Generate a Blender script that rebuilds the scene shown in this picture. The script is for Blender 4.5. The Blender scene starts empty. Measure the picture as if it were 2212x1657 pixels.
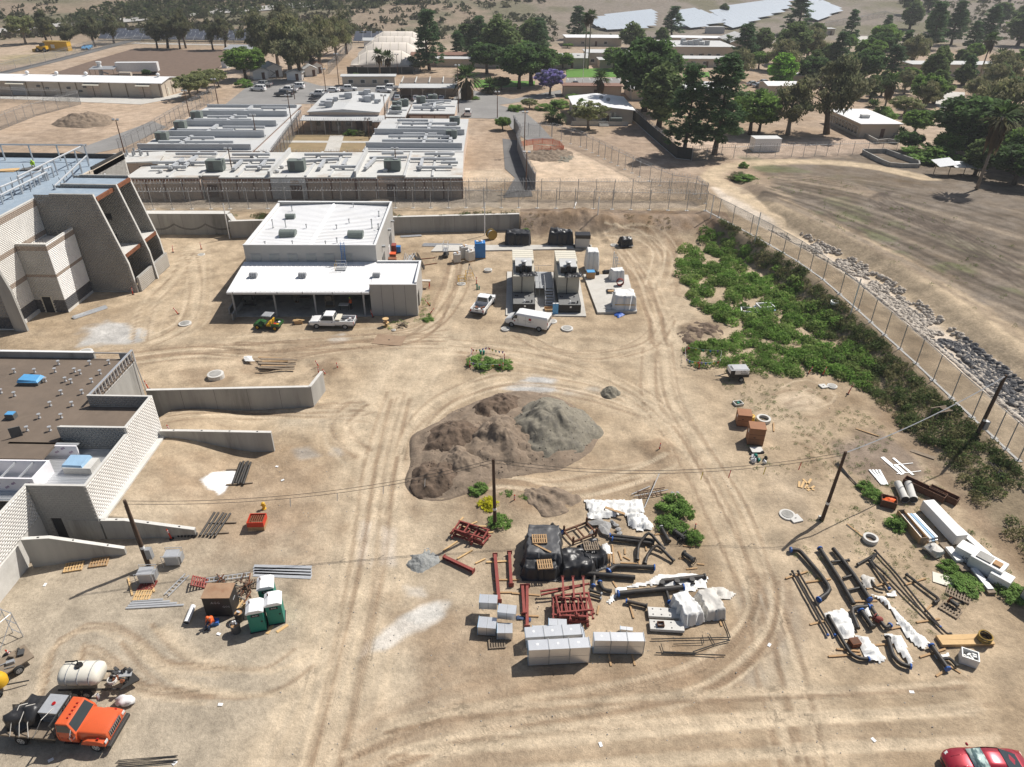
import bpy,math,random,os
import numpy as np
from math import cos,sin,pi,atan2,hypot,tan
from mathutils import Vector as V3,Matrix,noise as mnoise
R=math.radians
rnd=random.Random(11);ru=rnd.uniform
RR=random.Random;NRS=np.random.RandomState
nrs=NRS(5)
scene=bpy.context.scene
# ---- camera, sky, sun, exposure
CAMH,PITCH,FPX,ROLL=43.0,R(31.7),1535.0,R(.83)
cam_d=bpy.data.cameras.new('camera');cam=bpy.data.objects.new('camera',cam_d)
scene.collection.objects.link(cam);scene.camera=cam
cam.location=(0,0,CAMH);cam.rotation_euler=(Matrix.Rotation(R(90)-PITCH,3,'X')@Matrix.Rotation(ROLL,3,'Z')).to_euler()
cam_d.sensor_width=36;cam_d.lens=36*FPX/2211.0
cam_d.clip_start=.5;cam_d.clip_end=9000
SUN_AZ,SUN_EL=R(52),R(51)
world=bpy.data.worlds.new('World');scene.world=world;world.use_nodes=True
wn=world.node_tree.nodes;wl=world.node_tree.links
bg=wn['Background']
sky=wn.new('ShaderNodeTexSky');sky.sky_type='NISHITA';sky.sun_disc=False
sky.sun_elevation=SUN_EL;sky.sun_rotation=SUN_AZ;sky.air_density=1.0;sky.dust_density=2.0
wl.new(sky.outputs[0],bg.inputs[0]);bg.inputs[1].default_value=.06
sun_d=bpy.data.lights.new('sun','SUN');sun=bpy.data.objects.new('sun',sun_d)
scene.collection.objects.link(sun)
sun_d.energy=5.0;sun_d.angle=R(.53);sun_d.color=(1.0,.955,.89)
sdir=V3((sin(SUN_AZ)*cos(SUN_EL),cos(SUN_AZ)*cos(SUN_EL),sin(SUN_EL)))
sun.rotation_euler=(-sdir).to_track_quat('-Z','Y').to_euler();sun.location=(60,60,120)
vs=scene.view_settings
vs.view_transform='Standard';vs.look='None';vs.gamma=1.0;vs.exposure=.2
vs.use_curve_mapping=False
scene.cycles.max_bounces=6;scene.cycles.diffuse_bounces=2;scene.cycles.glossy_bounces=2
scene.cycles.transparent_max_bounces=24;scene.cycles.use_denoising=True
col=scene.collection
# ---- survey: photo coordinates to points on the site
_cf=np.array([0,cos(PITCH),-sin(PITCH)]);_u0=np.array([0,sin(PITCH),cos(PITCH)]);_r0=np.array([1.,0,0])
_cu=_u0*cos(ROLL)-_r0*sin(ROLL);_cr=_r0*cos(ROLL)+_u0*sin(ROLL)
def Q(t,x,y):
 return(552.8*(t//10)+.2499*x,414.05*(t%10)+.2499*y)
def G(x,y,z=.0):
 d=_cf*FPX+_cr*(x-1105.5)-_cu*(y-828.5)
 return np.array([0,0,CAMH])+d*((z-CAMH)/d[2])
def SS(a,b,x):
 t=np.clip((x-a)/(b-a),0,1);return t*t*(3-2*t)
def lerp(a,b,t):return a+(b-a)*t
_fence_px=[(1523,455),(1580.6,485),(1661,529),(1722,565),(1777,604),(1852,670),(1910,724),(1978,786),(2054,860),(2147,947),(2198,995)]
_fz=np.linspace(2.7,1.4,len(_fence_px))
_fp=np.array([G(a,b,c)for(a,b),c in zip(_fence_px,_fz)])
_fp=np.vstack([_fp,_fp[-1]+(_fp[-1]-_fp[-3])*3])
_o=np.argsort(_fp[:,1])
def xfence(y):return np.interp(y,_fp[_o,1],_fp[_o,0])
def zfence(y):return np.interp(y,_fp[_o,1],_fp[_o,2])
YB=_fp[0,1]
_wa,_wb=G(300,512),G(1121,497)
def ywall(x):return np.interp(x,[-90,_wa[0],G(497,512)[0],G(500,514)[0],_wb[0]],[_wa[1]+1,_wa[1]+1,G(500,514)[1]+1.6,G(500,514)[1],_wb[1]])
def VN(x,y,s=1.0,seed=0):
 x=np.asarray(x,float)/s+seed*17.3;y=np.asarray(y,float)/s-seed*9.1
 xi=np.floor(x);yi=np.floor(y);fx=x-xi;fy=y-yi
 fx=fx*fx*(3-2*fx);fy=fy*fy*(3-2*fy)
 def h(a,b):
  n=np.sin(a*127.1+b*311.7+seed*13.7)*43758.5453
  return n-np.floor(n)
 return lerp(lerp(h(xi,yi),h(xi+1,yi),fx),lerp(h(xi,yi+1),h(xi+1,yi+1),fx),fy)
def fbm(x,y,s,seed=0,o=3):
 r=0;a=.5
 for i in range(o):
  r=r+a*VN(x,y,s/2**i,seed+i);a*=.5
 return r/(1-.5**o)
_toe=G(1250,512)[1]
def hz(x,y):
 x=np.asarray(x,float);y=np.asarray(y,float)
 zf=np.where(y>YB,2.7,zfence(y))
 xf=np.where(y>YB,_fp[0,0],xfence(y))
 w=np.interp(y,[30,55,80,105,125],[9,8,5,5,5])
 s=x-xf
 bank=SS(-w,-1.2,s)
 zr=zf*bank
 ch=SS(4.2,6.5,s)*(1-SS(9.5,13.5,s))*(1-SS(YB+2,YB+22,y))
 zr=zr-1.0*ch+1.1*SS(9.5,14,s)*(1-SS(YB,YB+40,y))
 yw=ywall(x)
 back=np.where(x<_wb[0]+.15,(y>yw+.34)*1.0,SS(_toe-1-3*SS(12,22,x),YB-2.5,y))
 z=np.where(y>YB,np.maximum(2.7*back,zr*(s>-5)),np.maximum(zr,2.7*back*(x<xf+30)))
 db=np.hypot(np.maximum(np.maximum(-34.1-x,x+34.1),0),np.maximum(np.maximum(44.2-y,y-56.6),0))
 z=z+2.0*SS(9.5,.6,db)*(y>44.15)*(x>-36)
 hl=SS(395,900,y-.10*x)*46*(.55+.75*fbm(x,y,260,3,2))+SS(900,3200,y)*90*(.4+fbm(x,y,900,9,2))
 return z+hl
def W(t,x,y,dz=.0):
 if t is not None:x,y=Q(t,x,y)
 d=_cf*FPX+_cr*(x-1105.5)-_cu*(y-828.5)
 o=np.array([0,0,CAMH])
 t0=(6.0-CAMH)/d[2];t1=(-3.0-CAMH)/d[2]
 if t0*d[1]>390:t1=t0*3.0;t0=380/d[1]
 ts=np.linspace(t0,t1,260)
 p=o[None]+d[None]*ts[:,None]
 s=p[:,2]-hz(p[:,0],p[:,1])
 k=np.argmax(s<0)
 if k==0:q=G(x,y,.0);q[2]=float(hz(q[0],q[1]))
 else:
  a=s[k-1]/(s[k-1]-s[k]+1e-9);q=p[k-1]+(p[k]-p[k-1])*a
 q[2]=float(hz(q[0],q[1]))+dz
 return V3(q)
def hgt(p,ty,lo=1.0,hi=45.0):
 for _ in range(24):
  mid=(lo+hi)/2;v=np.array([p.x,p.y,p.z+mid-CAMH])
  if 828.5-FPX*(v@_cu)/(v@_cf)>ty:lo=mid
  else:hi=mid
 return mid
def D(x,y,dz=.0):return W(None,x,y,dz)
# ---- mesh building
class MB:
 def __init__(s):s.v=[];s.f=[];s.m=[];s.cm=0
 def mi(s,k):s.cm=k;return s
 def add(s,vs,fs):
  o=len(s.v);s.v.extend(tuple(map(float,p))for p in vs)
  s.f.extend(tuple(i+o for i in f)for f in fs);s.m.extend([s.cm]*len(fs));return s
 def hexa(s,p):return s.add(p,[(3,2,1,0),(4,5,6,7),(0,1,5,4),(1,2,6,5),(2,3,7,6),(3,0,4,7)])
 def box(s,c,sz,rz=0,ry=0,rx=0):
  m=Matrix.Rotation(rz,3,'Z')@Matrix.Rotation(ry,3,'Y')@Matrix.Rotation(rx,3,'X')
  c=V3(c);h=V3(sz)/2
  return s.hexa([c+m@V3((a*h.x,b*h.y,d*h.z))for a,b,d in((-1,-1,-1),(1,-1,-1),(1,1,-1),(-1,1,-1),(-1,-1,1),(1,-1,1),(1,1,1),(-1,1,1))])
 def bz(s,x0,x1,y0,y1,z0,z1):return s.box(((x0+x1)/2,(y0+y1)/2,(z0+z1)/2),(x1-x0,y1-y0,z1-z0))
 def prism(s,poly,z0,z1):
  n=len(poly);g=lambda z,i:z[i]if isinstance(z,(list,tuple))else z
  a=sum(poly[i][0]*poly[(i+1)%n][1]-poly[(i+1)%n][0]*poly[i][1]for i in range(n))
  idx=list(range(n))if a>0 else list(range(n))[::-1]
  vs=[(poly[i][0],poly[i][1],g(z0,i))for i in idx]+[(poly[i][0],poly[i][1],g(z1,i))for i in idx]
  return s.add(vs,[tuple(range(n))[::-1],tuple(range(n,2*n))]+[(i,(i+1)%n,n+(i+1)%n,n+i)for i in range(n)])
 def ext(s,poly,vec):
  n=len(poly);vec=V3(vec);p=[V3(a)for a in poly]
  return s.add(p+[a+vec for a in p],[tuple(range(n))[::-1],tuple(range(n,2*n))]+[(i,(i+1)%n,n+(i+1)%n,n+i)for i in range(n)])
 def quad(s,a,b,c,d):return s.add([a,b,c,d],[(0,1,2,3)])
 def tube(s,pts,r,n=6,caps=True,closed=False):
  pts=[V3(p)for p in pts];k=len(pts);vs=[];fs=[];ref=None
  for i,p in enumerate(pts):
   a=pts[(i-1)%k]if(i or closed)else pts[0];b=pts[(i+1)%k]if(i<k-1 or closed)else pts[-1]
   t=(b-a).normalized()if(b-a).length>1e-9 else UZ(1)
   if ref is None:ref=UZ(1)if abs(t.z)<.9 else V3((1,0,0))
   u=(ref-t*ref.dot(t))
   if u.length<1e-6:u=V3((1,0,0))-t*t.x
   u.normalize();w=t.cross(u);ref=u
   rr=r[i]if isinstance(r,(list,tuple))else r
   vs+=[p+(u*cos(2*pi*j/n)+w*sin(2*pi*j/n))*rr for j in range(n)]
  m=k if closed else k-1
  for i in range(m):
   i2=(i+1)%k
   fs+=[(i*n+j,i*n+(j+1)%n,i2*n+(j+1)%n,i2*n+j)for j in range(n)]
  if caps and not closed:fs+=[tuple(range(n))[::-1],tuple((k-1)*n+j for j in range(n))]
  return s.add(vs,fs)
 def cyl(s,a,b,r,r2=None,n=10):return s.tube([a,b],[r,r if r2 is None else r2],n)
 def lathe(s,prof,n=12,c=(0,0,0),caps=True):
  vs=[];fs=[]
  for r,z in prof:vs+=[(c[0]+r*cos(2*pi*j/n),c[1]+r*sin(2*pi*j/n),c[2]+z)for j in range(n)]
  for i in range(len(prof)-1):fs+=[(i*n+j,i*n+(j+1)%n,(i+1)*n+(j+1)%n,(i+1)*n+j)for j in range(n)]
  if caps:fs+=[tuple(range(n))[::-1],tuple((len(prof)-1)*n+j for j in range(n))]
  return s.add(vs,fs)
 def loft(s,secs,caps=True):
  n=len(secs[0]);vs=[p for q in secs for p in q];fs=[]
  for i in range(len(secs)-1):fs+=[(i*n+j,i*n+(j+1)%n,(i+1)*n+(j+1)%n,(i+1)*n+j)for j in range(n)]
  if caps:fs+=[tuple(range(n))[::-1],tuple((len(secs)-1)*n+j for j in range(n))]
  return s.add(vs,fs)
 def blob(s,c,r,nu=10,nv=6,amp=.15,seed=0,flat=.0):
  c=V3(c);r=V3(r)if hasattr(r,'__len__')else V3((r,r,r));vs=[];fs=[]
  for i in range(nv+1):
   ph=pi*i/nv-pi/2
   for j in range(nu):
    th=2*pi*j/nu
    d=V3((cos(ph)*cos(th),cos(ph)*sin(th),sin(ph)))
    k=1+amp*mnoise.noise(d*1.7+V3((seed*3.1,seed*1.7,seed)))*2
    p=V3((d.x*r.x,d.y*r.y,max(d.z,-flat)*r.z if flat else d.z*r.z))*k
    vs.append(c+p)
  for i in range(nv):fs+=[(i*nu+j,i*nu+(j+1)%nu,(i+1)*nu+(j+1)%nu,(i+1)*nu+j)for j in range(nu)]
  return s.add(vs,fs)
 def ob(s,name,mat,parent=None,smooth=False,bevel=0,**kw):
  me=bpy.data.meshes.new(name);me.from_pydata(s.v,[],s.f)
  if bevel:
   import bmesh
   b=bmesh.new();b.from_mesh(me);bmesh.ops.remove_doubles(b,verts=b.verts,dist=1e-4);bmesh.ops.recalc_face_normals(b,faces=b.faces)
   ed=[e for e in b.edges if len(e.link_faces)==2 and e.calc_face_angle(0)>.35]
   bmesh.ops.bevel(b,geom=ed,offset=bevel,segments=2,affect='EDGES',profile=.6,clamp_overlap=True);b.to_mesh(me);b.free()
  for m in(mat if isinstance(mat,(list,tuple))else[mat]):me.materials.append(MT(m))
  if not bevel and(s.cm or any(s.m)):me.polygons.foreach_set('material_index',s.m)
  if smooth:
   me.polygons.foreach_set('use_smooth',[True]*len(me.polygons))
   if smooth is not True:me.set_sharp_from_angle(angle=R(smooth))
  me.update()
  o=bpy.data.objects.new(name,me);col.objects.link(o)
  if parent is not None:o.parent=parent
  tag(o,**kw);return o
def B(t,name,mat,*a):return MB().bz(*a).ob(name,mat,t)
def K(t,name,mat,*a,**k):return MB().cyl(*a,**k).ob(name,mat,t)
def BX(t,name,mat,*a,**k):return MB().box(*a,**k).ob(name,mat,t)
def obox(t,name,mat,L,w,th,z0,z1):
 for q in((-L,L,-w,th-w),(-L,L,w-th,w),(-L,th-L,th-w,w-th),(L-th,L,th-w,w-th)):B(t,name,mat,*q,z0,z1)
def TB(t,name,mat,*a,**k):return MB().tube(*a,**k).ob(name,mat,t)
def WB(t,name,mat,*a):return OW(MB().bz(*a),name,mat,t)
def WK(t,name,mat,*a,**k):return OW(MB().cyl(*a,**k),name,mat,t)
def WBX(t,name,mat,*a,**k):return OW(MB().box(*a,**k),name,mat,t)
def UZ(z):return V3((0,0,z))
def circ(n):return np.linspace(0,6.28319,n)[:-1]
def tag(o,lab=None,cat=None,group=None,kind=None):
 if lab:o['label']=lab
 if cat:o['category']=cat
 if group:o['group']=group
 if kind:o['kind']=kind
 return o
def TH(name,lab,cat,loc=(0,0,0),rz=0,group=None,sc=1):
 o=bpy.data.objects.new(name,None);col.objects.link(o);o.empty_display_size=.2
 o.location=loc;o.rotation_euler=(0,0,rz);o.scale=(sc,sc,sc)if not hasattr(sc,'__len__')else sc
 return tag(o,lab,cat,group)
def SH(me_ob,name,loc,parent=None,rz=0,sc=None,mat=None,rot=None):
 o=bpy.data.objects.new(name,me_ob.data if hasattr(me_ob,'data')else me_ob);col.objects.link(o)
 o.location=loc;o.rotation_euler=rot if rot is not None else(0,0,rz)
 if sc is not None:o.scale=(sc,sc,sc)if not hasattr(sc,'__len__')else sc
 if parent is not None:o.parent=parent
 return o
def FNP(name,v,f,mat,parent=None,smooth=False,colr=None,**kw):
 v=np.asarray(v,np.float32);f=np.asarray(f,np.int32);k=f.shape[1]
 me=bpy.data.meshes.new(name);me.vertices.add(len(v));me.vertices.foreach_set('co',v.ravel())
 me.loops.add(f.size);me.loops.foreach_set('vertex_index',f.ravel())
 me.polygons.add(len(f));me.polygons.foreach_set('loop_start',np.arange(0,f.size,k,dtype=np.int32))
 if smooth:me.polygons.foreach_set('use_smooth',np.ones(len(f),bool))
 if colr is not None:
  a=me.color_attributes.new('Col','FLOAT_COLOR','POINT');c4=np.ones((len(v),4),np.float32);c4[:,:3]=colr
  a.data.foreach_set('color',c4.ravel())
 me.update(calc_edges=True);me.validate()
 me.materials.append(MT(mat))
 o=bpy.data.objects.new(name,me);col.objects.link(o)
 if parent is not None:o.parent=parent
 tag(o,**kw);return o
def SMO(pts,step=.5):
 pts=[V3(p)for p in pts]
 if len(pts)==2:pts=[pts[0],(pts[0]+pts[1])/2,pts[1]]
 out=[];n=len(pts)
 for i in range(n-1):
  p0=pts[max(i-1,0)];p1=pts[i];p2=pts[i+1];p3=pts[min(i+2,n-1)]
  k=max(2,int((p2-p1).length/step))
  for j in range(k):
   t=j/k
   out.append(.5*((2*p1)+(p2-p0)*t+(2*p0-5*p1+4*p2-p3)*t*t+(3*p1-p0-3*p2+p3)*t**3))
 out.append(pts[-1]);return out
def OW(mb,name,mat,t,smooth=False,**kw):
 o=mb.ob(name,mat,t,smooth,**kw);return fixw(o,t)
def fixw(o,t):
 m=Matrix.Identity(4)
 if t.parent is not None:m=t.parent.matrix_basis.copy()
 m=m@t.matrix_parent_inverse@t.matrix_basis
 o.matrix_parent_inverse=m.inverted();return o
 # ---- materials
_mats={}
def MT(m):
 if not isinstance(m,str):return m
 return _mats[m]
def NTN(name):
 m=bpy.data.materials.new(name);m.use_nodes=True;_mats[name]=m
 n=m.node_tree.nodes;l=m.node_tree.links
 return m,n,l,n['Principled BSDF']
def M(name,rgb,rough=.7,metal=.0,var=.12,scale=1.5,bump=.0,bscale=8.0,stain=None,stain_amt=.0,spec=.4,coords='Object',coat=.0,streak=False):
 m,n,l,b=NTN(name)
 b.inputs['Roughness'].default_value=rough;b.inputs['Metallic'].default_value=metal
 b.inputs['Specular IOR Level'].default_value=spec;b.inputs['Coat Weight'].default_value=coat
 tc=n.new('ShaderNodeTexCoord');oi=n.new('ShaderNodeObjectInfo')
 vec=tc.outputs[coords]
 ad=n.new('ShaderNodeVectorMath');ad.operation='ADD';l.new(vec,ad.inputs[0])
 mu=n.new('ShaderNodeVectorMath');mu.operation='SCALE';mu.inputs[0].default_value=(31,17,7);l.new(oi.outputs['Random'],mu.inputs[3]);l.new(mu.outputs[0],ad.inputs[1])
 vec=ad.outputs[0]
 if streak:
  mp=n.new('ShaderNodeMapping');mp.inputs['Scale'].default_value=(1,1,.12);l.new(vec,mp.inputs[0]);vec=mp.outputs[0]
 nz=n.new('ShaderNodeTexNoise');nz.inputs['Scale'].default_value=scale;nz.inputs['Detail'].default_value=6;nz.inputs['Roughness'].default_value=.65
 l.new(vec,nz.inputs['Vector'])
 mr=n.new('ShaderNodeMapRange');mr.inputs[1].default_value=.25;mr.inputs[2].default_value=.75;mr.inputs[3].default_value=1-var;mr.inputs[4].default_value=1+var
 l.new(nz.outputs['Fac'],mr.inputs[0])
 sc=n.new('ShaderNodeVectorMath');sc.operation='SCALE';sc.inputs[0].default_value=rgb;l.new(mr.outputs[0],sc.inputs[3])
 out=sc.outputs[0]
 if stain is not None:
  n2=n.new('ShaderNodeTexNoise');n2.inputs['Scale'].default_value=scale*.45;n2.inputs['Detail'].default_value=8;n2.inputs['Roughness'].default_value=.7
  l.new(vec,n2.inputs['Vector'])
  m2=n.new('ShaderNodeMapRange');m2.inputs[1].default_value=.5;m2.inputs[2].default_value=.68;m2.inputs[4].default_value=stain_amt;l.new(n2.outputs['Fac'],m2.inputs[0])
  mx=n.new('ShaderNodeMix');mx.data_type='RGBA';l.new(m2.outputs[0],mx.inputs[0]);l.new(out,mx.inputs[6]);mx.inputs[7].default_value=(*stain,1)
  out=mx.outputs[2]
 l.new(out,b.inputs['Base Color'])
 if bump:
  n3=n.new('ShaderNodeTexNoise');n3.inputs['Scale'].default_value=bscale;n3.inputs['Detail'].default_value=5;l.new(vec,n3.inputs['Vector'])
  bp=n.new('ShaderNodeBump');bp.inputs['Strength'].default_value=bump;bp.inputs['Distance'].default_value=.05
  l.new(n3.outputs['Fac'],bp.inputs['Height']);l.new(bp.outputs[0],b.inputs['Normal'])
 return m
 # ---- ground sheet
def axis(lo,hi,fine_lo,fine_hi,st,grow):
 a=list(np.arange(fine_lo,fine_hi+1e-6,st));s=st;x=a[-1]
 while x<hi:s=min(s*grow,60);x+=s;a.append(x)
 s=st;x=fine_lo;b=[]
 while x>lo:s=min(s*grow,60);x-=s;b.append(x)
 return np.array(b[::-1]+a)
gx=axis(-2500,52,-46,52,.22,1.045);gx=np.concatenate([gx[gx<52],axis(52,2500,52,112,.42,1.06)]);gy=axis(-60,4200,21,118,.22,1.022)
NX,NY=len(gx),len(gy)
X,Y=np.meshgrid(gx,gy);X=X.ravel();Y=Y.ravel()
Zg=hz(X,Y)
CL=np.empty((len(X),3));TRK=np.zeros((len(X),3))
NB=fbm(X,Y,9,1,3);NS=fbm(X,Y,2.2,5,3);NL=fbm(X,Y,40,8,2)
def C3(*c):return np.array(c,float)
SAND=C3(.372,.288,.196);PALE=C3(.490,.398,.285);DARK=C3(.262,.188,.124);GREY=C3(.385,.330,.255)
CL[:]=SAND+(NB-.5)[:,None]*C3(.22,.19,.145)+(NS-.5)[:,None]*C3(.22,.18,.13)
k=SS(58,34,Y)*SS(8,-14,X);CL+=(GREY-CL)*(k*.85)[:,None]
k=SS(125,150,Y);CL+=(C3(.36,.275,.205)+(NL-.5)[:,None]*.12+(NB-.5)[:,None]*.10-CL)*(k*.85)[:,None]
k=SS(330,420,Y-.1*X);sc_=fbm(X,Y,22,31,3)
CL+=(lerp(C3(.24,.19,.14),C3(.13,.125,.08),SS(.42,.62,sc_)[:,None])-CL)*(k*.9)[:,None]
k=SS(330,400,Y)*SS(-40,60,X);CL+=(C3(.20,.175,.15)+(NB-.5)[:,None]*.05-CL)*(k*.8*SS(.66,.5,sc_))[:,None]
s_=X-np.where(Y>YB,_fp[0,0],xfence(Y))
FIELD=C3(.168,.136,.104)
k=SS(15.5,18,s_+(NS-.5)*3)*(Y<175)
CL+=(FIELD+(NB-.5)[:,None]*.06+(NS-.5)[:,None]*.07-CL)*k[:,None]
gr_=SS(.56,.70,fbm(X,Y,6,44,3))*k*SS(40,18,s_)*.5
CL+=(C3(.12,.15,.055)-CL)*gr_[:,None]
k=SS(10,11,s_)*(1-SS(14,16,s_+(NS-.5)*2))*(Y<140);CL+=(C3(.20,.155,.115)-CL)*(k*.8)[:,None]
k=SS(3.8,5,s_)*(1-SS(9.5,11.5,s_+(NS-.5)*3))*(Y<140);CL+=(C3(.56,.485,.40)-CL)*(k*.9)[:,None]
w_=np.interp(Y,[30,55,80,105,125],[9,8,5,5,5])
k=SS(-w_-1,-w_+1,s_)*(s_<-.6)*(Y<YB);CL+=(C3(.22,.175,.115)-CL)*(k*.75)[:,None]
k=(X>_wb[0])*(X<xfence(YB-3)+2)*SS(_toe-1,_toe+1,Y)*(Y<YB-.5);CL+=(C3(.25,.18,.125)+(NS-.5)[:,None]*.16-CL)*(k*.9)[:,None]
def inside(poly,x,y):
 r=np.zeros(len(x),bool);n=len(poly)
 for i in range(n):
  x1,y1=poly[i];x2,y2=poly[(i+1)%n]
  if y1==y2:continue
  c=((y1>y)!=(y2>y))&(x<(x2-x1)*(y-y1)/(y2-y1)+x1);r^=c
 return r
def SGD(pts,x,y):
 best=np.full(len(x),1e9);U=np.zeros(len(x));V=np.zeros(len(x));acc=0
 for a,b in zip(pts[:-1],pts[1:]):
  dx,dy=b[0]-a[0],b[1]-a[1];L=hypot(dx,dy)+1e-9
  t=np.clip(((x-a[0])*dx+(y-a[1])*dy)/L**2,0,1)
  ex=x-a[0]-t*dx;ey=y-a[1]-t*dy;d=np.hypot(ex,ey);m=d<best
  best[m]=d[m];U[m]=acc+t[m]*L;V[m]=np.where(dx*ey[m]-dy*ex[m]>0,d[m],-d[m]);acc+=L
 return best,U,V
def PDI(poly,x,y):
 d,_,_=SGD(list(poly)+[poly[0]],x,y);return np.where(inside(poly,x,y),-d,d)
def sel(pts,pad):
 p=np.array([q[:2]for q in pts]);return np.where((X>p[:,0].min()-pad)&(X<p[:,0].max()+pad)&(Y>p[:,1].min()-pad)&(Y<p[:,1].max()+pad))[0]
def paint(px,c,soft=1.0,a=1.0,rag=1.0,tex=.06,t=None):
 pts=[W(t,*p)for p in px];i=sel(pts,soft*2+rag)
 d=PDI([(p.x,p.y)for p in pts],X[i],Y[i])+(NS[i]-.5)*rag*2+(NB[i]-.5)*rag
 k=SS(soft,-soft,d)*a
 CL[i]+=(np.array(c)+(NS[i]-.5)[:,None]*tex-CL[i])*k[:,None];return i,k
def STRI(px,width,c,soft=1.0,a=1.0,rag=.5,t=None,streak=.0):
 pts=[(p.x,p.y)for p in SMO([W(t,*p)for p in px],1.5)];i=sel(pts,width+soft*2+rag)
 d,u,v=SGD(pts,X[i],Y[i])
 k=SS(width/2+soft,width/2-soft,d+(NS[i]-.5)*rag*2)*a
 if streak:k=k*(1-streak+streak*VN(v*2.4+50,u*.05,1,3)*1.6).clip(0,1.15)
 CL[i]+=(np.array(c)-CL[i])*k[:,None]
def TRA(px,t=None,gauge=1.9,w=.42,c=None,a=.5,tread=1.0,depth=.03,single=False):
 base=SMO([W(t,*p)for p in px],1.0)
 for sd in((0,)if single else(-gauge/2,gauge/2)):
  pts=[]
  for j,p in enumerate(base):
   q=base[min(j+1,len(base)-1)]-base[max(j-1,0)];q=V3((-q.y,q.x,0)).normalized();pts.append(((p+q*sd).x,(p+q*sd).y))
  i=sel(pts,2);d,u,v=SGD(pts,X[i],Y[i])
  fade=.45+.75*VN(u,u*0+sd,5,7)
  k=SS(w,w*.35,d)*fade
  if c is not None:CL[i]+=(np.array(c)-CL[i])*(k*a).clip(0,1)[:,None]
  Zg[i]-=depth*k;Zg[i]+=depth*.7*np.exp(-((d-w*1.15)/.18)**2)*fade
  m=k*tread>TRK[i,2];ii=i[m];TRK[ii,0]=u[m];TRK[ii,1]=v[m];TRK[ii,2]=(k*tread)[m]
STRI([(640,1700),(730,1500),(775,1300),(800,1120),(832,950),(865,850),(930,745)],9,PALE*1.04,1.8,.85,1,streak=.4)
STRI([(1480,640),(1430,740),(1440,830),(1500,950),(1575,1090),(1640,1250),(1690,1420),(1800,1640)],5.5,PALE*1.0,1.6,.7,1,streak=.4)
STRI([(160,760),(420,745),(700,760),(1000,745),(1250,745),(1430,770)],8,PALE*.92,2.2,.45,1.2,streak=.5)
STRI([(950,745),(980,660),(1010,560),(1000,520)],5,PALE,2,.45,1,streak=.4)
STRI([(300,730),(330,650),(390,580),(420,535)],3.2,PALE,.8,.5,.8,streak=.6)
STRI([(420,535),(425,600),(420,680),(390,730),(320,735)],1.4,PALE,.5,.5,.5)
STRI([(340,900),(500,890),(640,895),(790,900)],5,PALE*.95,1,.55,1,streak=.5)
STRI([(880,900),(960,850),(1100,835),(1250,845),(1340,870),(1430,900)],4,PALE*.93,1,.5,.8,streak=.5)
STRI([(1060,1060),(1200,1050),(1350,1020),(1450,1000)],6,DARK*1.12,1.6,.42,1.2,streak=.6)
STRI([(770,1650),(960,1560),(1150,1510),(1400,1480),(1560,1430),(1650,1330)],6,DARK*1.1,2.5,.6,1.5,streak=.7)
STRI([(880,1657),(1100,1585),(1400,1545),(1700,1530),(2050,1525)],5,PALE*.88,1.5,.35,1.5,streak=.8)
STRI([(1000,1640),(1300,1620),(1600,1600),(1900,1590)],4,DARK*1.2,2,.35,1.5,streak=.8)
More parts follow.
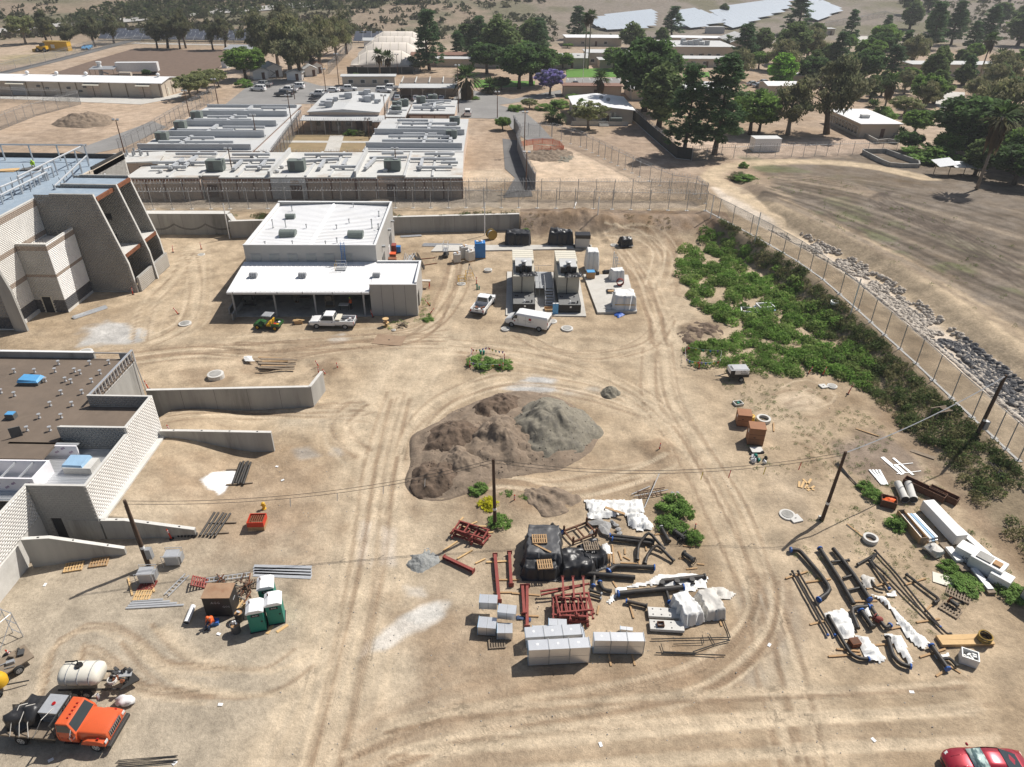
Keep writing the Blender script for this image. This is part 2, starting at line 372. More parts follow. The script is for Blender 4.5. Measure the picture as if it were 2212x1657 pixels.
for px,c,so,a,rg in[([(80,1280),(330,1260),(400,1400),(330,1480),(120,1420)],GREY*.96,3,.5,2),([(20,790),(290,770),(300,830),(30,820)],DARK*1.1,2,.4,2),([(380,1010),(560,980),(720,1000),(700,1180),(480,1200),(360,1080)],DARK*1.22,3,.55,3),([(590,1160),(720,1130),(740,1290),(640,1300)],DARK*1.25,2,.35,2),([(860,1330),(1100,1310),(1110,1440),(1500,1440),(1560,1500),(1100,1490),(870,1450)],DARK*1.15,2.5,.62,3),([(1130,460),(1440,462),(1470,520),(1440,640),(1400,520),(1150,512)],DARK*.95,2,.55,2.5),([(1400,470),(1470,520),(1470,640),(1450,640),(1455,530),(1390,490)],DARK,.6,.7,1),([(1465,712),(1500,690),(1560,700),(1550,738),(1490,745)],DARK*.72,.8,.85,1),([(480,790),(540,765),(640,770),(640,800),(540,810)],DARK*1.0,1,.6,1.2),([(375,800),(470,790),(520,810),(480,840),(390,830)],DARK*.9,1,.5,1.2),([(665,790),(720,775),(745,800),(720,815),(680,815)],DARK*.85,.7,.7,.8),([(990,760),(1090,755),(1115,790),(1060,805),(1000,795)],DARK*1.1,.7,.6,.8),([(1380,960),(1420,950),(1450,965),(1440,985),(1390,985)],DARK*.95,.6,.6,.7),([(880,1000),(920,1060),(900,1130),(880,1110)],DARK*1.0,.8,.6,1),([(1000,1060),(1120,1040),(1230,1075),(1190,1110),(1080,1090)],DARK*.98,.8,.7,1.2),([(1790,960),(1900,930),(2010,1000),(1995,1060),(1880,1040),(1810,1000)],C3(.225,.175,.135),.8,.9,1),([(1640,1000),(1760,1050),(1740,1170),(1660,1140)],C3(.37,.30,.22),1.5,.5,2),([(1900,860),(2060,1010),(2211,1190),(2211,1260),(2050,1080),(1880,890)],DARK*.95,.7,.7,1),([(1560,850),(1680,830),(1760,860),(1780,930),(1640,960),(1560,900)],PALE*1.0,2.5,.4,2),([(1685,860),(1735,850),(1770,868),(1745,885),(1700,880)],C3(.60,.49,.36),.8,.6,.8),([(1480,560),(1560,520),(1720,600),(1760,700),(1640,800),(1480,770)],C3(.43,.345,.245),2,.4,2),([(0,690),(180,650),(330,640),(360,700),(180,760),(0,760)],SAND*.92,2,.45,2),([(1085,430),(1500,435),(1515,450),(1085,452)],C3(.36,.30,.24),.6,.6,.6),([(1130,330),(1220,320),(1480,425),(1150,428)],C3(.57,.445,.325),2,.8,1.5),([(1000,370),(1085,365),(1110,390),(1020,412),(1000,410)],C3(.52,.42,.31),1,.8,1),([(290,405),(1000,402),(1085,415),(1085,450),(290,452)],C3(.34,.295,.24),1,.8,1.5),([(600,300),(1000,290),(1000,330),(600,335)],C3(.30,.22,.15),2,.5,2),([(1370,270),(1560,300),(1880,300),(1930,330),(1600,345),(1480,330)],C3(.52,.40,.31),3,.8,3),([(1365,260),(1480,330),(1500,390),(1420,370),(1300,300)],C3(.33,.25,.19),2,.6,3),([(0,225),(380,215),(430,245),(330,300),(200,330),(0,330)],C3(.44,.335,.245),3,.75,4),([(120,270),(180,258),(250,270),(200,282)],C3(.27,.20,.15),1.5,.5,2),([(0,300),(120,275),(230,290),(160,320),(0,330)],C3(.27,.205,.15),3,.6,4),([(0,95),(200,95),(280,85),(100,140),(0,150)],C3(.44,.345,.26),4,.8,5),([(0,118),(70,118),(130,100),(160,108),(60,140),(0,140)],C3(.24,.22,.10),4,.5,6),]:paint(px,c,so,a,rg)
for px,c,so,a,rg in[([(783,1130),(806,1128),(798,1222),(776,1218)],C3(.66,.585,.50),.5,.8,.5),([(828,1140),(852,1142),(848,1218),(826,1216)],C3(.66,.59,.51),.5,.8,.5),([(772,1425),(800,1385),(850,1350),(905,1315),(972,1300),(950,1330),(880,1375),(830,1405),(800,1410)],C3(.64,.60,.54),.35,.85,.6),([(880,1330),(945,1302),(955,1325),(900,1345)],C3(.50,.485,.45),.3,.7,.5),([(878,1268),(912,1268),(915,1285),(885,1287)],C3(.62,.57,.50),.3,.6,.5),([(433,1035),(460,1020),(510,1017),(512,1040),(492,1048),(488,1060),(475,1072),(462,1060),(448,1058)],C3(.86,.86,.86),.12,1,.25),([(186,710),(230,695),(285,700),(325,712),(300,735),(240,740),(186,742)],C3(.46,.45,.43),.7,.9,1.4),([(1110,830),(1145,815),(1200,820),(1205,845),(1130,852),(1075,840)],C3(.47,.465,.45),.5,.9,1),([(1210,840),(1290,835),(1300,850),(1220,852)],C3(.46,.42,.36),.6,.6,.8),([(640,972),(665,968),(690,985),(650,990)],C3(.36,.34,.31),.5,.6,.6),([(715,965),(735,970),(730,985),(715,980)],C3(.36,.34,.31),.4,.6,.5),([(550,880),(760,895),(700,930),(600,930)],C3(.44,.39,.31),1.5,.4,1.5),([(710,730),(740,722),(750,740),(715,745)],C3(.47,.44,.40),.5,.6,.6),([(1615,1280),(1680,1270),(1720,1400),(1700,1470),(1620,1480),(1650,1390)],C3(.355,.32,.265),1.5,.6,1.5),]:paint(px,c,so,a,rg,.05)
for px,nn in[([(700,1657),(760,1400),(795,1200),(825,1000),(860,860)],7),([(1740,1657),(1690,1450),(1640,1290),(1575,1110),(1490,960),(1435,860),(1420,750)],6),([(760,1657),(960,1580),(1150,1530),(1380,1500),(1540,1450),(1640,1350),(1650,1250)],7),([(850,1600),(1000,1570),(1300,1545),(1600,1525),(1900,1515),(2100,1500)],6),([(900,1650),(1200,1625),(1500,1600),(1800,1580),(2100,1560)],5),([(350,905),(500,890),(660,892),(790,890)],6),([(790,980),(745,945),(740,905),(790,870)],3),([(880,990),(905,920),(990,855),(1110,825),(1260,840),(1400,890)],5),([(1120,720),(1200,760),(1300,770),(1400,740),(1440,690)],4),([(960,745),(1150,775),(1260,800),(1360,850),(1440,920)],4),([(1345,530),(1385,590),(1420,660),(1435,740)],5),([(1320,500),(1395,492),(1435,540),(1420,610)],4),([(310,735),(335,665),(390,590),(425,540),(428,620),(405,700),(330,740)],4),([(160,790),(400,760),(600,765),(800,745),(950,735)],6),([(500,750),(700,740),(900,720),(970,640),(990,560)],5),([(130,1480),(145,1400),(205,1375),(270,1410),(330,1460),(470,1480)],4),([(330,1370),(430,1450),(600,1470),(700,1420)],4),([(1080,1050),(1200,1060),(1330,1040),(1450,1000)],5),([(1740,940),(1785,965),(1798,1010)],1),([(1690,850),(1740,840),(1780,865),(1750,885),(1700,880)],2)]:
 for q in range(nn):
  dx,dy=rnd.gauss(0,11),rnd.gauss(0,7);z=rnd.random();TRA([(a+dx+rnd.gauss(0,5),b+dy+rnd.gauss(0,4))for a,b in px],c=(PALE if z>.45 else DARK)*(1.06 if z>.45 else 1.0),a=ru(.4,.8),w=ru(.2,.38),gauge=ru(1.6,2.2),tread=rnd.choice([0,.4,.9]),depth=ru(.008,.02))
STRI([(2230,795),(2080,690),(1950,610),(1800,530),(1680,465),(1590,415),(1540,385),(1560,365),(1640,352),(1760,350),(1880,360),(2000,385)],4.6,C3(.50,.395,.27),.8,.95,.6,streak=.2)
for o in(0,26):STRI([(1640+o,430),(1800+o,500),(1950+o,575),(2100+o,655),(2230+o,720)],.5,C3(.17,.135,.10),.4,.6,.3)
fa=[(1640,425),(1800,492),(1950,565),(2100,640),(2240,705)];fb=[(1700,372),(1880,388),(2020,412),(2140,440),(2240,462)]
for k in range(17):
 u=(k+.5)/17;STRI([(lerp(p[0],q[0],u),lerp(p[1],q[1],u)+rnd.gauss(0,2))for p,q in zip(fa,fb)],ru(.7,1.5),C3(.085,.068,.052)if k%4 else C3(.27,.22,.165),.4,ru(.5,.85),.5)
for k in range(6):STRI([(1930-k*7,413+k),(1918-k*8,425+k*2),(1950-k*6,445+k*3),(2050,490+k*6),(2200,560+k*12)],.6,C3(.08,.062,.05),.3,.8,.3);STRI([(1600,400+k*4),(1700,378+k*3),(1820,390+k*4),(1900,420+k*3)],.6,C3(.27,.21,.15),.3,.7,.3)
near=SS(140,90,Y)*(Y>5)
Zg+=((fbm(X,Y,1.6,21,3)-.5)*.10+(fbm(X,Y,.55,27,2)-.5)*.035)*near*np.where(TRK[:,2]>.3,.5,1)
for(px,py),r,z in[((710,800),2.6,.45),((1052,785),3.6,.35),((1420,968),1.9,.4),((1510,722),2.8,.5),((555,785),4,-.35),((1730,868),2.5,.2),((1235,500),5,.9),((1290,492),4,1.0),((1700,1160),1.6,.35),((1750,1095),1.4,.3),((1115,1075),3,.5),((1480,1065),2.5,.25)]:
 p=D(px,py);i=sel([p],r*1.6);d=np.hypot(X[i]-p.x,Y[i]-p.y)/r;Zg[i]+=z*SS(1.4,.2,d+(NS[i]-.5)*.8)
quads=(np.arange(NY-1)[:,None]*NX+np.arange(NX-1)[None]).ravel()
quads=np.stack([quads,quads+1,quads+NX+1,quads+NX],1)
def GMT():
 m,n,l,b=NTN('soil')
 def nd(t,**k):
  o=n.new(t)
  for a,v in k.items():setattr(o,a,v)
  return o
 def mth(op,a,b_=None,c=None):
  o=nd('ShaderNodeMath',operation=op)
  for j,q in enumerate((a,b_,c)):
   if q is None:continue
   if isinstance(q,(int,float)):o.inputs[j].default_value=q
   else:l.new(q,o.inputs[j])
  return o.outputs[0]
 b.inputs['Roughness'].default_value=.95;b.inputs['Specular IOR Level'].default_value=.15
 at=nd('ShaderNodeAttribute',attribute_name='Col');tk=nd('ShaderNodeAttribute',attribute_name='trk')
 geo=nd('ShaderNodeNewGeometry');pos=geo.outputs['Position']
 def nz(s,d,r=.6,off=0):
  o=nd('ShaderNodeTexNoise');o.inputs['Scale'].default_value=s;o.inputs['Detail'].default_value=d;o.inputs['Roughness'].default_value=r;l.new(pos,o.inputs['Vector']);return o.outputs['Fac']
 a=nz(.45,8,.68);c=nz(3.2,6,.7);f=nz(14,3,.7)
 k=mth('MULTIPLY_ADD',a,1.5,.25);k=mth('MULTIPLY',k,mth('MULTIPLY_ADD',c,.85,.57));k=mth('MULTIPLY',k,mth('MULTIPLY_ADD',f,.6,.7))
 vo=nd('ShaderNodeTexVoronoi');vo.inputs['Scale'].default_value=2.6;l.new(pos,vo.inputs['Vector'])
 peb=mth('LESS_THAN',vo.outputs['Distance'],.09);peb=mth('MULTIPLY',peb,mth('GREATER_THAN',a,.52))
 k=mth('MULTIPLY',k,mth('MULTIPLY_ADD',peb,-.34,1.0))
 sx=nd('ShaderNodeSeparateXYZ');l.new(tk.outputs['Vector'],sx.inputs[0])
 ph=mth('MULTIPLY_ADD',mth('ABSOLUTE',sx.outputs[1]),16.0,mth('MULTIPLY',sx.outputs[0],21.0))
 ph=mth('ADD',ph,mth('MULTIPLY',a,7.0))
 wv=mth('MULTIPLY',mth('SINE',ph),sx.outputs[2]);wv=mth('MULTIPLY',wv,mth('MULTIPLY_ADD',nz(.6,2),2.0,-.55))
 k=mth('MULTIPLY',k,mth('MULTIPLY_ADD',wv,.08,1.0))
 v=nd('ShaderNodeVectorMath',operation='SCALE');l.new(at.outputs['Color'],v.inputs[0]);l.new(k,v.inputs[3]);l.new(v.outputs[0],b.inputs['Base Color'])
 h=mth('ADD',mth('MULTIPLY',c,.07),mth('MULTIPLY',f,.03));h=mth('ADD',h,mth('MULTIPLY',wv,.016));h=mth('ADD',h,mth('MULTIPLY',nz(1.1,6,.7),.12))
 bp=nd('ShaderNodeBump');bp.inputs['Strength'].default_value=.85;bp.inputs['Distance'].default_value=1.0;l.new(h,bp.inputs['Height']);l.new(bp.outputs[0],b.inputs['Normal'])
GMT()
ground=FNP('ground',np.stack([X,Y,Zg],1),quads,'soil',smooth=True,colr=CL.clip(.01,.95))
_ta=ground.data.attributes.new('trk','FLOAT_VECTOR','POINT');_ta.data.foreach_set('vector',TRK.astype(np.float32).ravel())
tag(ground,'tan packed earth yard with wheel ruts and bare land around it',None,None,'structure')
# ---- plain materials
M('conc',(.36,.35,.325),.9,var=.16,scale=.8,bump=.12,bscale=3,stain=(.17,.165,.15),stain_amt=.85,streak=True)
M('cmu_core',(.60,.58,.54),.92,var=.08)
M('conc_pale',(.58,.565,.53),.85,var=.1,scale=1.2,stain=(.42,.40,.36),stain_amt=.5)
M('slab',(.50,.48,.44),.85,var=.10,scale=.7,stain=(.36,.33,.28),stain_amt=.6)
M('white_roof',(.80,.80,.80),.5,var=.03,scale=.5,stain=(.66,.64,.60),stain_amt=.45)
M('metal_wall',(.40,.39,.37),.55,var=.05,scale=.6)
M('trim_white',(.72,.72,.71),.5,var=.04)
M('dark_in',(.035,.035,.037),.9,var=.3)
M('dim_wall',(.12,.12,.115),.9,var=.2)
M('galv',(.56,.57,.58),.45,.5,var=.10,scale=3)
M('galv_dull',(.36,.37,.38),.6,.4,var=.12,scale=3)
M('galv_bright',(.70,.715,.73),.3,.6,var=.05,scale=2)
M('steel_dark',(.055,.053,.05),.55,.3,var=.2)
M('rust_post',(.13,.075,.05),.85,0,var=.25,scale=4)
M('rust',(.20,.075,.035),.9,0,var=.3,scale=2,stain=(.10,.04,.02),stain_amt=.7)
M('rust_box',(.115,.06,.038),.9,0,var=.3,scale=2,stain=(.22,.085,.04),stain_amt=.6)
M('glass',(.03,.04,.045),.08,0,var=.1,spec=.7)
M('glass_pale',(.30,.31,.30),.25,0,var=.1)
M('blue_deck',(.27,.335,.40),.75,0,var=.10,scale=1.2,stain=(.45,.49,.52),stain_amt=.35)
M('blue_plastic',(.03,.18,.48),.35,0,var=.12)
M('tarp_blue',(.035,.11,.42),.5,0,var=.15,bump=.2)
M('skyblue',(.10,.33,.60),.4,0,var=.1)
M('film_blue',(.30,.46,.62),.2,0,var=.1)
M('tan_wall',(.60,.48,.385),.85,0,var=.06,scale=.5,stain=(.5,.39,.31),stain_amt=.35)
M('tan_pale',(.55,.475,.385),.85,0,var=.06,scale=.6)
M('tan_trim',(.21,.115,.08),.8,0,var=.1)
M('brown_door',(.13,.075,.055),.8,0,var=.1)
M('roof_flat',(.54,.535,.51),.85,0,var=.07,scale=.35,stain=(.36,.275,.20),stain_amt=.65)
M('roof_grey',(.50,.505,.50),.8,0,var=.08,scale=.3,stain=(.42,.40,.36),stain_amt=.5)
M('duct_grey',(.46,.475,.49),.6,.2,var=.06,scale=.8)
M('ac_green',(.16,.185,.17),.7,0,var=.08)
M('roof_brown',(.165,.128,.098),.95,0,var=.16,scale=.45,bump=.2,stain=(.11,.088,.07),stain_amt=.6)
M('gyp',(.80,.78,.80),.7,0,var=.03)
M('print_purple',(.27,.13,.27),.7,0,var=.1)
M('wood',(.42,.27,.14),.85,0,var=.2,scale=3,stain=(.28,.18,.10),stain_amt=.5)
M('wood_new',(.58,.39,.19),.8,0,var=.12,scale=3)
M('wood_old',(.23,.18,.13),.9,0,var=.25,scale=3)
M('pole_wood',(.085,.055,.038),.95,0,var=.35,scale=5,streak=True)
M('orange',(.62,.085,.018),.55,0,var=.1)
M('red_orange',(.55,.045,.018),.55,0,var=.12)
M('red_primer',(.235,.05,.04),.75,0,var=.14,scale=2,stain=(.30,.10,.08),stain_amt=.4)
M('pipe_black',(.035,.033,.031),.55,.2,var=.25,scale=3,stain=(.11,.075,.05),stain_amt=.45)
M('flange_blue',(.02,.10,.36),.45,0,var=.1)
M('rubber',(.018,.018,.018),.85,0,var=.2)
M('tarp_black',(.028,.028,.030),.38,0,var=.2,bump=.45,bscale=3.5)
M('tarp_grey',(.085,.085,.088),.45,0,var=.2,bump=.3,bscale=4)
M('poly_white',(.72,.715,.69),.5,0,var=.06,bump=.4,bscale=4)
M('poly_dusty',(.56,.535,.49),.6,0,var=.08,bump=.45,bscale=4)
M('yellow',(.62,.36,.02),.5,0,var=.1)
M('yellow_dark',(.38,.25,.06),.6,0,var=.15)
M('green_toilet',(.008,.20,.15),.5,0,var=.1,scale=2)
M('white_paint',(.80,.80,.79),.35,0,var=.04,coat=.3)
M('cream',(.62,.58,.48),.6,0,var=.05)
M('gen_tan',(.47,.445,.375),.6,0,var=.05,scale=.8)
M('gen_black',(.022,.022,.023),.5,0,var=.15)
M('stone_grey',(.30,.295,.285),.9,0,var=.25,scale=3)
M('stone_pale',(.46,.41,.35),.9,0,var=.2,scale=3)
M('rock_dark',(.105,.105,.11),.9,0,var=.3,scale=3)
M('asphalt',(.135,.132,.13),.92,0,var=.14,scale=.25,stain=(.20,.19,.18),stain_amt=.6,coords='Object')
M('asphalt_pale',(.24,.232,.222),.92,0,var=.12,scale=.2,stain=(.16,.155,.15),stain_amt=.5)
M('road_conc',(.40,.385,.365),.9,0,var=.1,scale=.1)
M('paint_line',(.70,.69,.66),.8,0,var=.15)
M('plough',(.150,.105,.078),.97,0,var=.22,scale=.5,bump=.9,bscale=2)
M('lawn',(.085,.20,.022),.9,0,var=.2,scale=.6)
M('dry_lawn',(.27,.20,.11),.95,0,var=.2,scale=.5,stain=(.16,.145,.07),stain_amt=.5)
M('hivis',(.45,.75,.03),.6,0,var=.05)
M('hivis_orange',(.80,.14,.03),.6,0,var=.05)
M('skin',(.36,.20,.13),.6,0,var=.05)
M('denim',(.055,.085,.16),.9,0,var=.15)
M('cloth_dark',(.03,.03,.035),.9,0,var=.15)
M('car_red',(.33,.012,.028),.28,.35,var=.03,coat=1.0)
M('truck_orange',(.62,.105,.03),.42,0,var=.06,scale=1.5,coat=.4,stain=(.50,.13,.06),stain_amt=.4)
M('car_grey',(.10,.105,.115),.35,.4,var=.05,coat=.6)
M('car_silver',(.52,.53,.54),.35,.5,var=.03,coat=.6)
M('bed_liner',(.06,.06,.06),.8,0,var=.2)
M('chrome',(.68,.68,.68),.15,1.0,var=.03)
M('lamp_red',(.35,.01,.01),.3,0,var=.05)
M('lamp_clear',(.66,.66,.64),.15,0,var=.05)
M('deere_green',(.03,.115,.03),.5,0,var=.1)
M('cardboard',(.40,.24,.12),.85,0,var=.1)
M('crate_brown',(.30,.145,.075),.8,0,var=.12,scale=1.5)
M('tank_white',(.70,.67,.58),.45,0,var=.05)
M('solar',(.46,.51,.56),.3,.0,var=.04,scale=.4,spec=.6)
M('solar_dark',(.075,.085,.11),.5,0,var=.1,spec=.3)
M('netting',(.75,.13,.03),.7,0,var=.1)
M('bark',(.10,.075,.055),.95,0,var=.3,scale=3)
M('bark_pale',(.24,.20,.16),.95,0,var=.3,scale=3)
M('soil_brown',(.135,.096,.068),.97,0,var=.35,scale=2.2,bump=1.0,bscale=5,stain=(.08,.057,.04),stain_amt=.7)
M('soil_tan',(.215,.165,.12),.97,0,var=.35,scale=2.2,bump=1.0,bscale=5,stain=(.19,.14,.10),stain_amt=.6)
M('gravel_grey',(.215,.195,.152),.97,0,var=.3,scale=3,bump=1.0,bscale=9,stain=(.15,.14,.125),stain_amt=.6)
M('gravel_blue',(.27,.275,.265),.95,0,var=.35,scale=9,bump=1.0,bscale=14)
M('rust_roof',(.33,.21,.13),.9,0,var=.15,scale=2,stain=(.22,.10,.05),stain_amt=.6)
M('white_plastic',(.78,.78,.78),.4,0,var=.03)
M('sign_white',(.78,.78,.76),.5,0,var=.02)
M('ink',(.02,.02,.03),.6,0,var=.02)
M('ink_red',(.35,.02,.03),.6,0,var=.02)
M('ink_grey',(.35,.35,.36),.6,0,var=.02)
M('flag_red',(.65,.03,.04),.6);M('flag_yellow',(.70,.55,.03),.6);M('flag_green',(.02,.40,.16),.6);M('flag_blue',(.03,.17,.55),.6);M('flag_purple',(.25,.12,.45),.6)
def ATM(name,rough=.9,var=.1,scale=4,bump=0,bscale=8,spec=.3,transl=.0):
 m=M(name,(1,1,1),rough,0,var,scale,bump,bscale,spec=spec)
 n=m.node_tree.nodes;l=m.node_tree.links
 sc=[x for x in n if x.type=='VECT_MATH' and x.operation=='SCALE' and not x.inputs[0].is_linked and abs(x.inputs[0].default_value[0]-1)<1e-5][0]
 a=n.new('ShaderNodeAttribute');a.attribute_name='Col';l.new(a.outputs['Color'],sc.inputs[0])
 b=n['Principled BSDF']
 if transl:
  t=n.new('ShaderNodeBsdfTranslucent');l.new(sc.outputs[0],t.inputs[0]);mx=n.new('ShaderNodeMixShader');mx.inputs[0].default_value=transl
  o=n['Material Output'];l.new(b.outputs[0],mx.inputs[1]);l.new(t.outputs[0],mx.inputs[2]);l.new(mx.outputs[0],o.inputs[0])
 return m
ATM('cmu',.92,.05,1.5)
ATM('leaf',.75,.12,2,spec=.12,transl=.45)
ATM('rubble_mat',.92,.2,4)
def lattice(name,rgb,pitch,w):
 m,n,l,b=NTN(name)
 b.inputs['Base Color'].default_value=(*rgb,1);b.inputs['Roughness'].default_value=.55;b.inputs['Metallic'].default_value=.4
 uv=n.new('ShaderNodeUVMap');sp=n.new('ShaderNodeSeparateXYZ');l.new(uv.outputs[0],sp.inputs[0]);fa=[]
 for op in('ADD','SUBTRACT'):
  a=n.new('ShaderNodeMath');a.operation=op;l.new(sp.outputs[0],a.inputs[0]);l.new(sp.outputs[1],a.inputs[1])
  c=n.new('ShaderNodeMath');c.operation='MULTIPLY';c.inputs[1].default_value=1/pitch;l.new(a.outputs[0],c.inputs[0])
  d=n.new('ShaderNodeMath');d.operation='FRACT';l.new(c.outputs[0],d.inputs[0])
  e=n.new('ShaderNodeMath');e.operation='LESS_THAN';e.inputs[1].default_value=w;l.new(d.outputs[0],e.inputs[0]);fa.append(e)
 mx=n.new('ShaderNodeMath');mx.operation='MAXIMUM';l.new(fa[0].outputs[0],mx.inputs[0]);l.new(fa[1].outputs[0],mx.inputs[1])
 tr=n.new('ShaderNodeBsdfTransparent');ms=n.new('ShaderNodeMixShader');l.new(mx.outputs[0],ms.inputs[0]);l.new(tr.outputs[0],ms.inputs[1]);l.new(b.outputs[0],ms.inputs[2])
 l.new(ms.outputs[0],n['Material Output'].inputs[0])
lattice('chainlink',(.17,.175,.18),.11,.12)
lattice('chainlink_dense',(.17,.175,.18),.11,.2)
lattice('snow_fence',(.80,.13,.03),.12,.32)
# ---- block masonry
def BLK(name,t,o,du,L,H,th,colour,z0=.0,bw=.406,bh=.203,cut=None,proud=.003,kind='stuff',both=False):
 o=np.array(o,float);du=np.array(du,float);du/=np.linalg.norm(du);nn=np.array([du[1],-du[0],0])
 V=[];F=[];CC=[]
 nr=int(H/bh);rows=np.arange(nr)
 us=[];zs=[]
 for r in rows:
  u=np.arange(-(bw/2 if r%2 else 0),L,bw);us.append(u);zs.append(np.full(len(u),z0+r*bh))
 us=np.concatenate(us);zs=np.concatenate(zs)
 u0=np.clip(us+.003,0,L);u1=np.clip(us+bw-.003,0,L);ok=u1-u0>.03
 if cut is not None:ok&=~cut((u0+u1)/2,zs+bh/2)
 u0,u1,zz=u0[ok],u1[ok],zs[ok]
 k=len(u0);tint=1+(nrs.rand(k)-.5)*.05
 c=colour((u0+u1)/2,zz+bh/2)*tint[:,None]
 za,zb=zz+.004,zz+bh-.004
 def pt(u,d,z):return o[None]+du[None]*u[:,None]+nn[None]*d+np.stack([0*z,0*z,z],1)
 P=[pt(u0,0,za),pt(u1,0,za),pt(u1,0,zb),pt(u0,0,zb),pt(u0,proud,za),pt(u1,proud,za),pt(u1,proud,zb),pt(u0,proud,zb)]
 V=np.stack(P,1).reshape(-1,3);b=(np.arange(k)*8)[:,None]
 F=np.concatenate([b+np.array(q)for q in((4,5,6,7),(0,1,5,4),(1,2,6,5),(2,3,7,6),(3,0,4,7))])
 ob_=FNP(name,V,F,'cmu',t,colr=np.repeat(c,8,0),kind=kind);fixw(ob_,t);return ob_
def WBO(mb,a,b,th,z0,z1,side=1):
 a=V3(a[:2]);b=V3(b[:2]);d=(b-a).normalized();n=V3((-d.y,d.x))*th
 a0,a1=(a,a+n*side)if side else(a-n/2,a+n/2);b0,b1=(b,b+n*side)if side else(b-n/2,b+n/2)
 zz=(lambda z:z if isinstance(z,tuple)else(z,z));z0=zz(z0);z1=zz(z1)
 mb.hexa([(*a0,z0[0]),(*b0,z0[1]),(*b1,z0[1]),(*a1,z0[0]),(*a0,z1[0]),(*b0,z1[1]),(*b1,z1[1]),(*a1,z1[0])]if side>=0 else[(*a1,z0[0]),(*b1,z0[1]),(*b0,z0[1]),(*a0,z0[0]),(*a1,z1[0]),(*b1,z1[1]),(*b0,z1[1]),(*a0,z1[0])])
 return mb
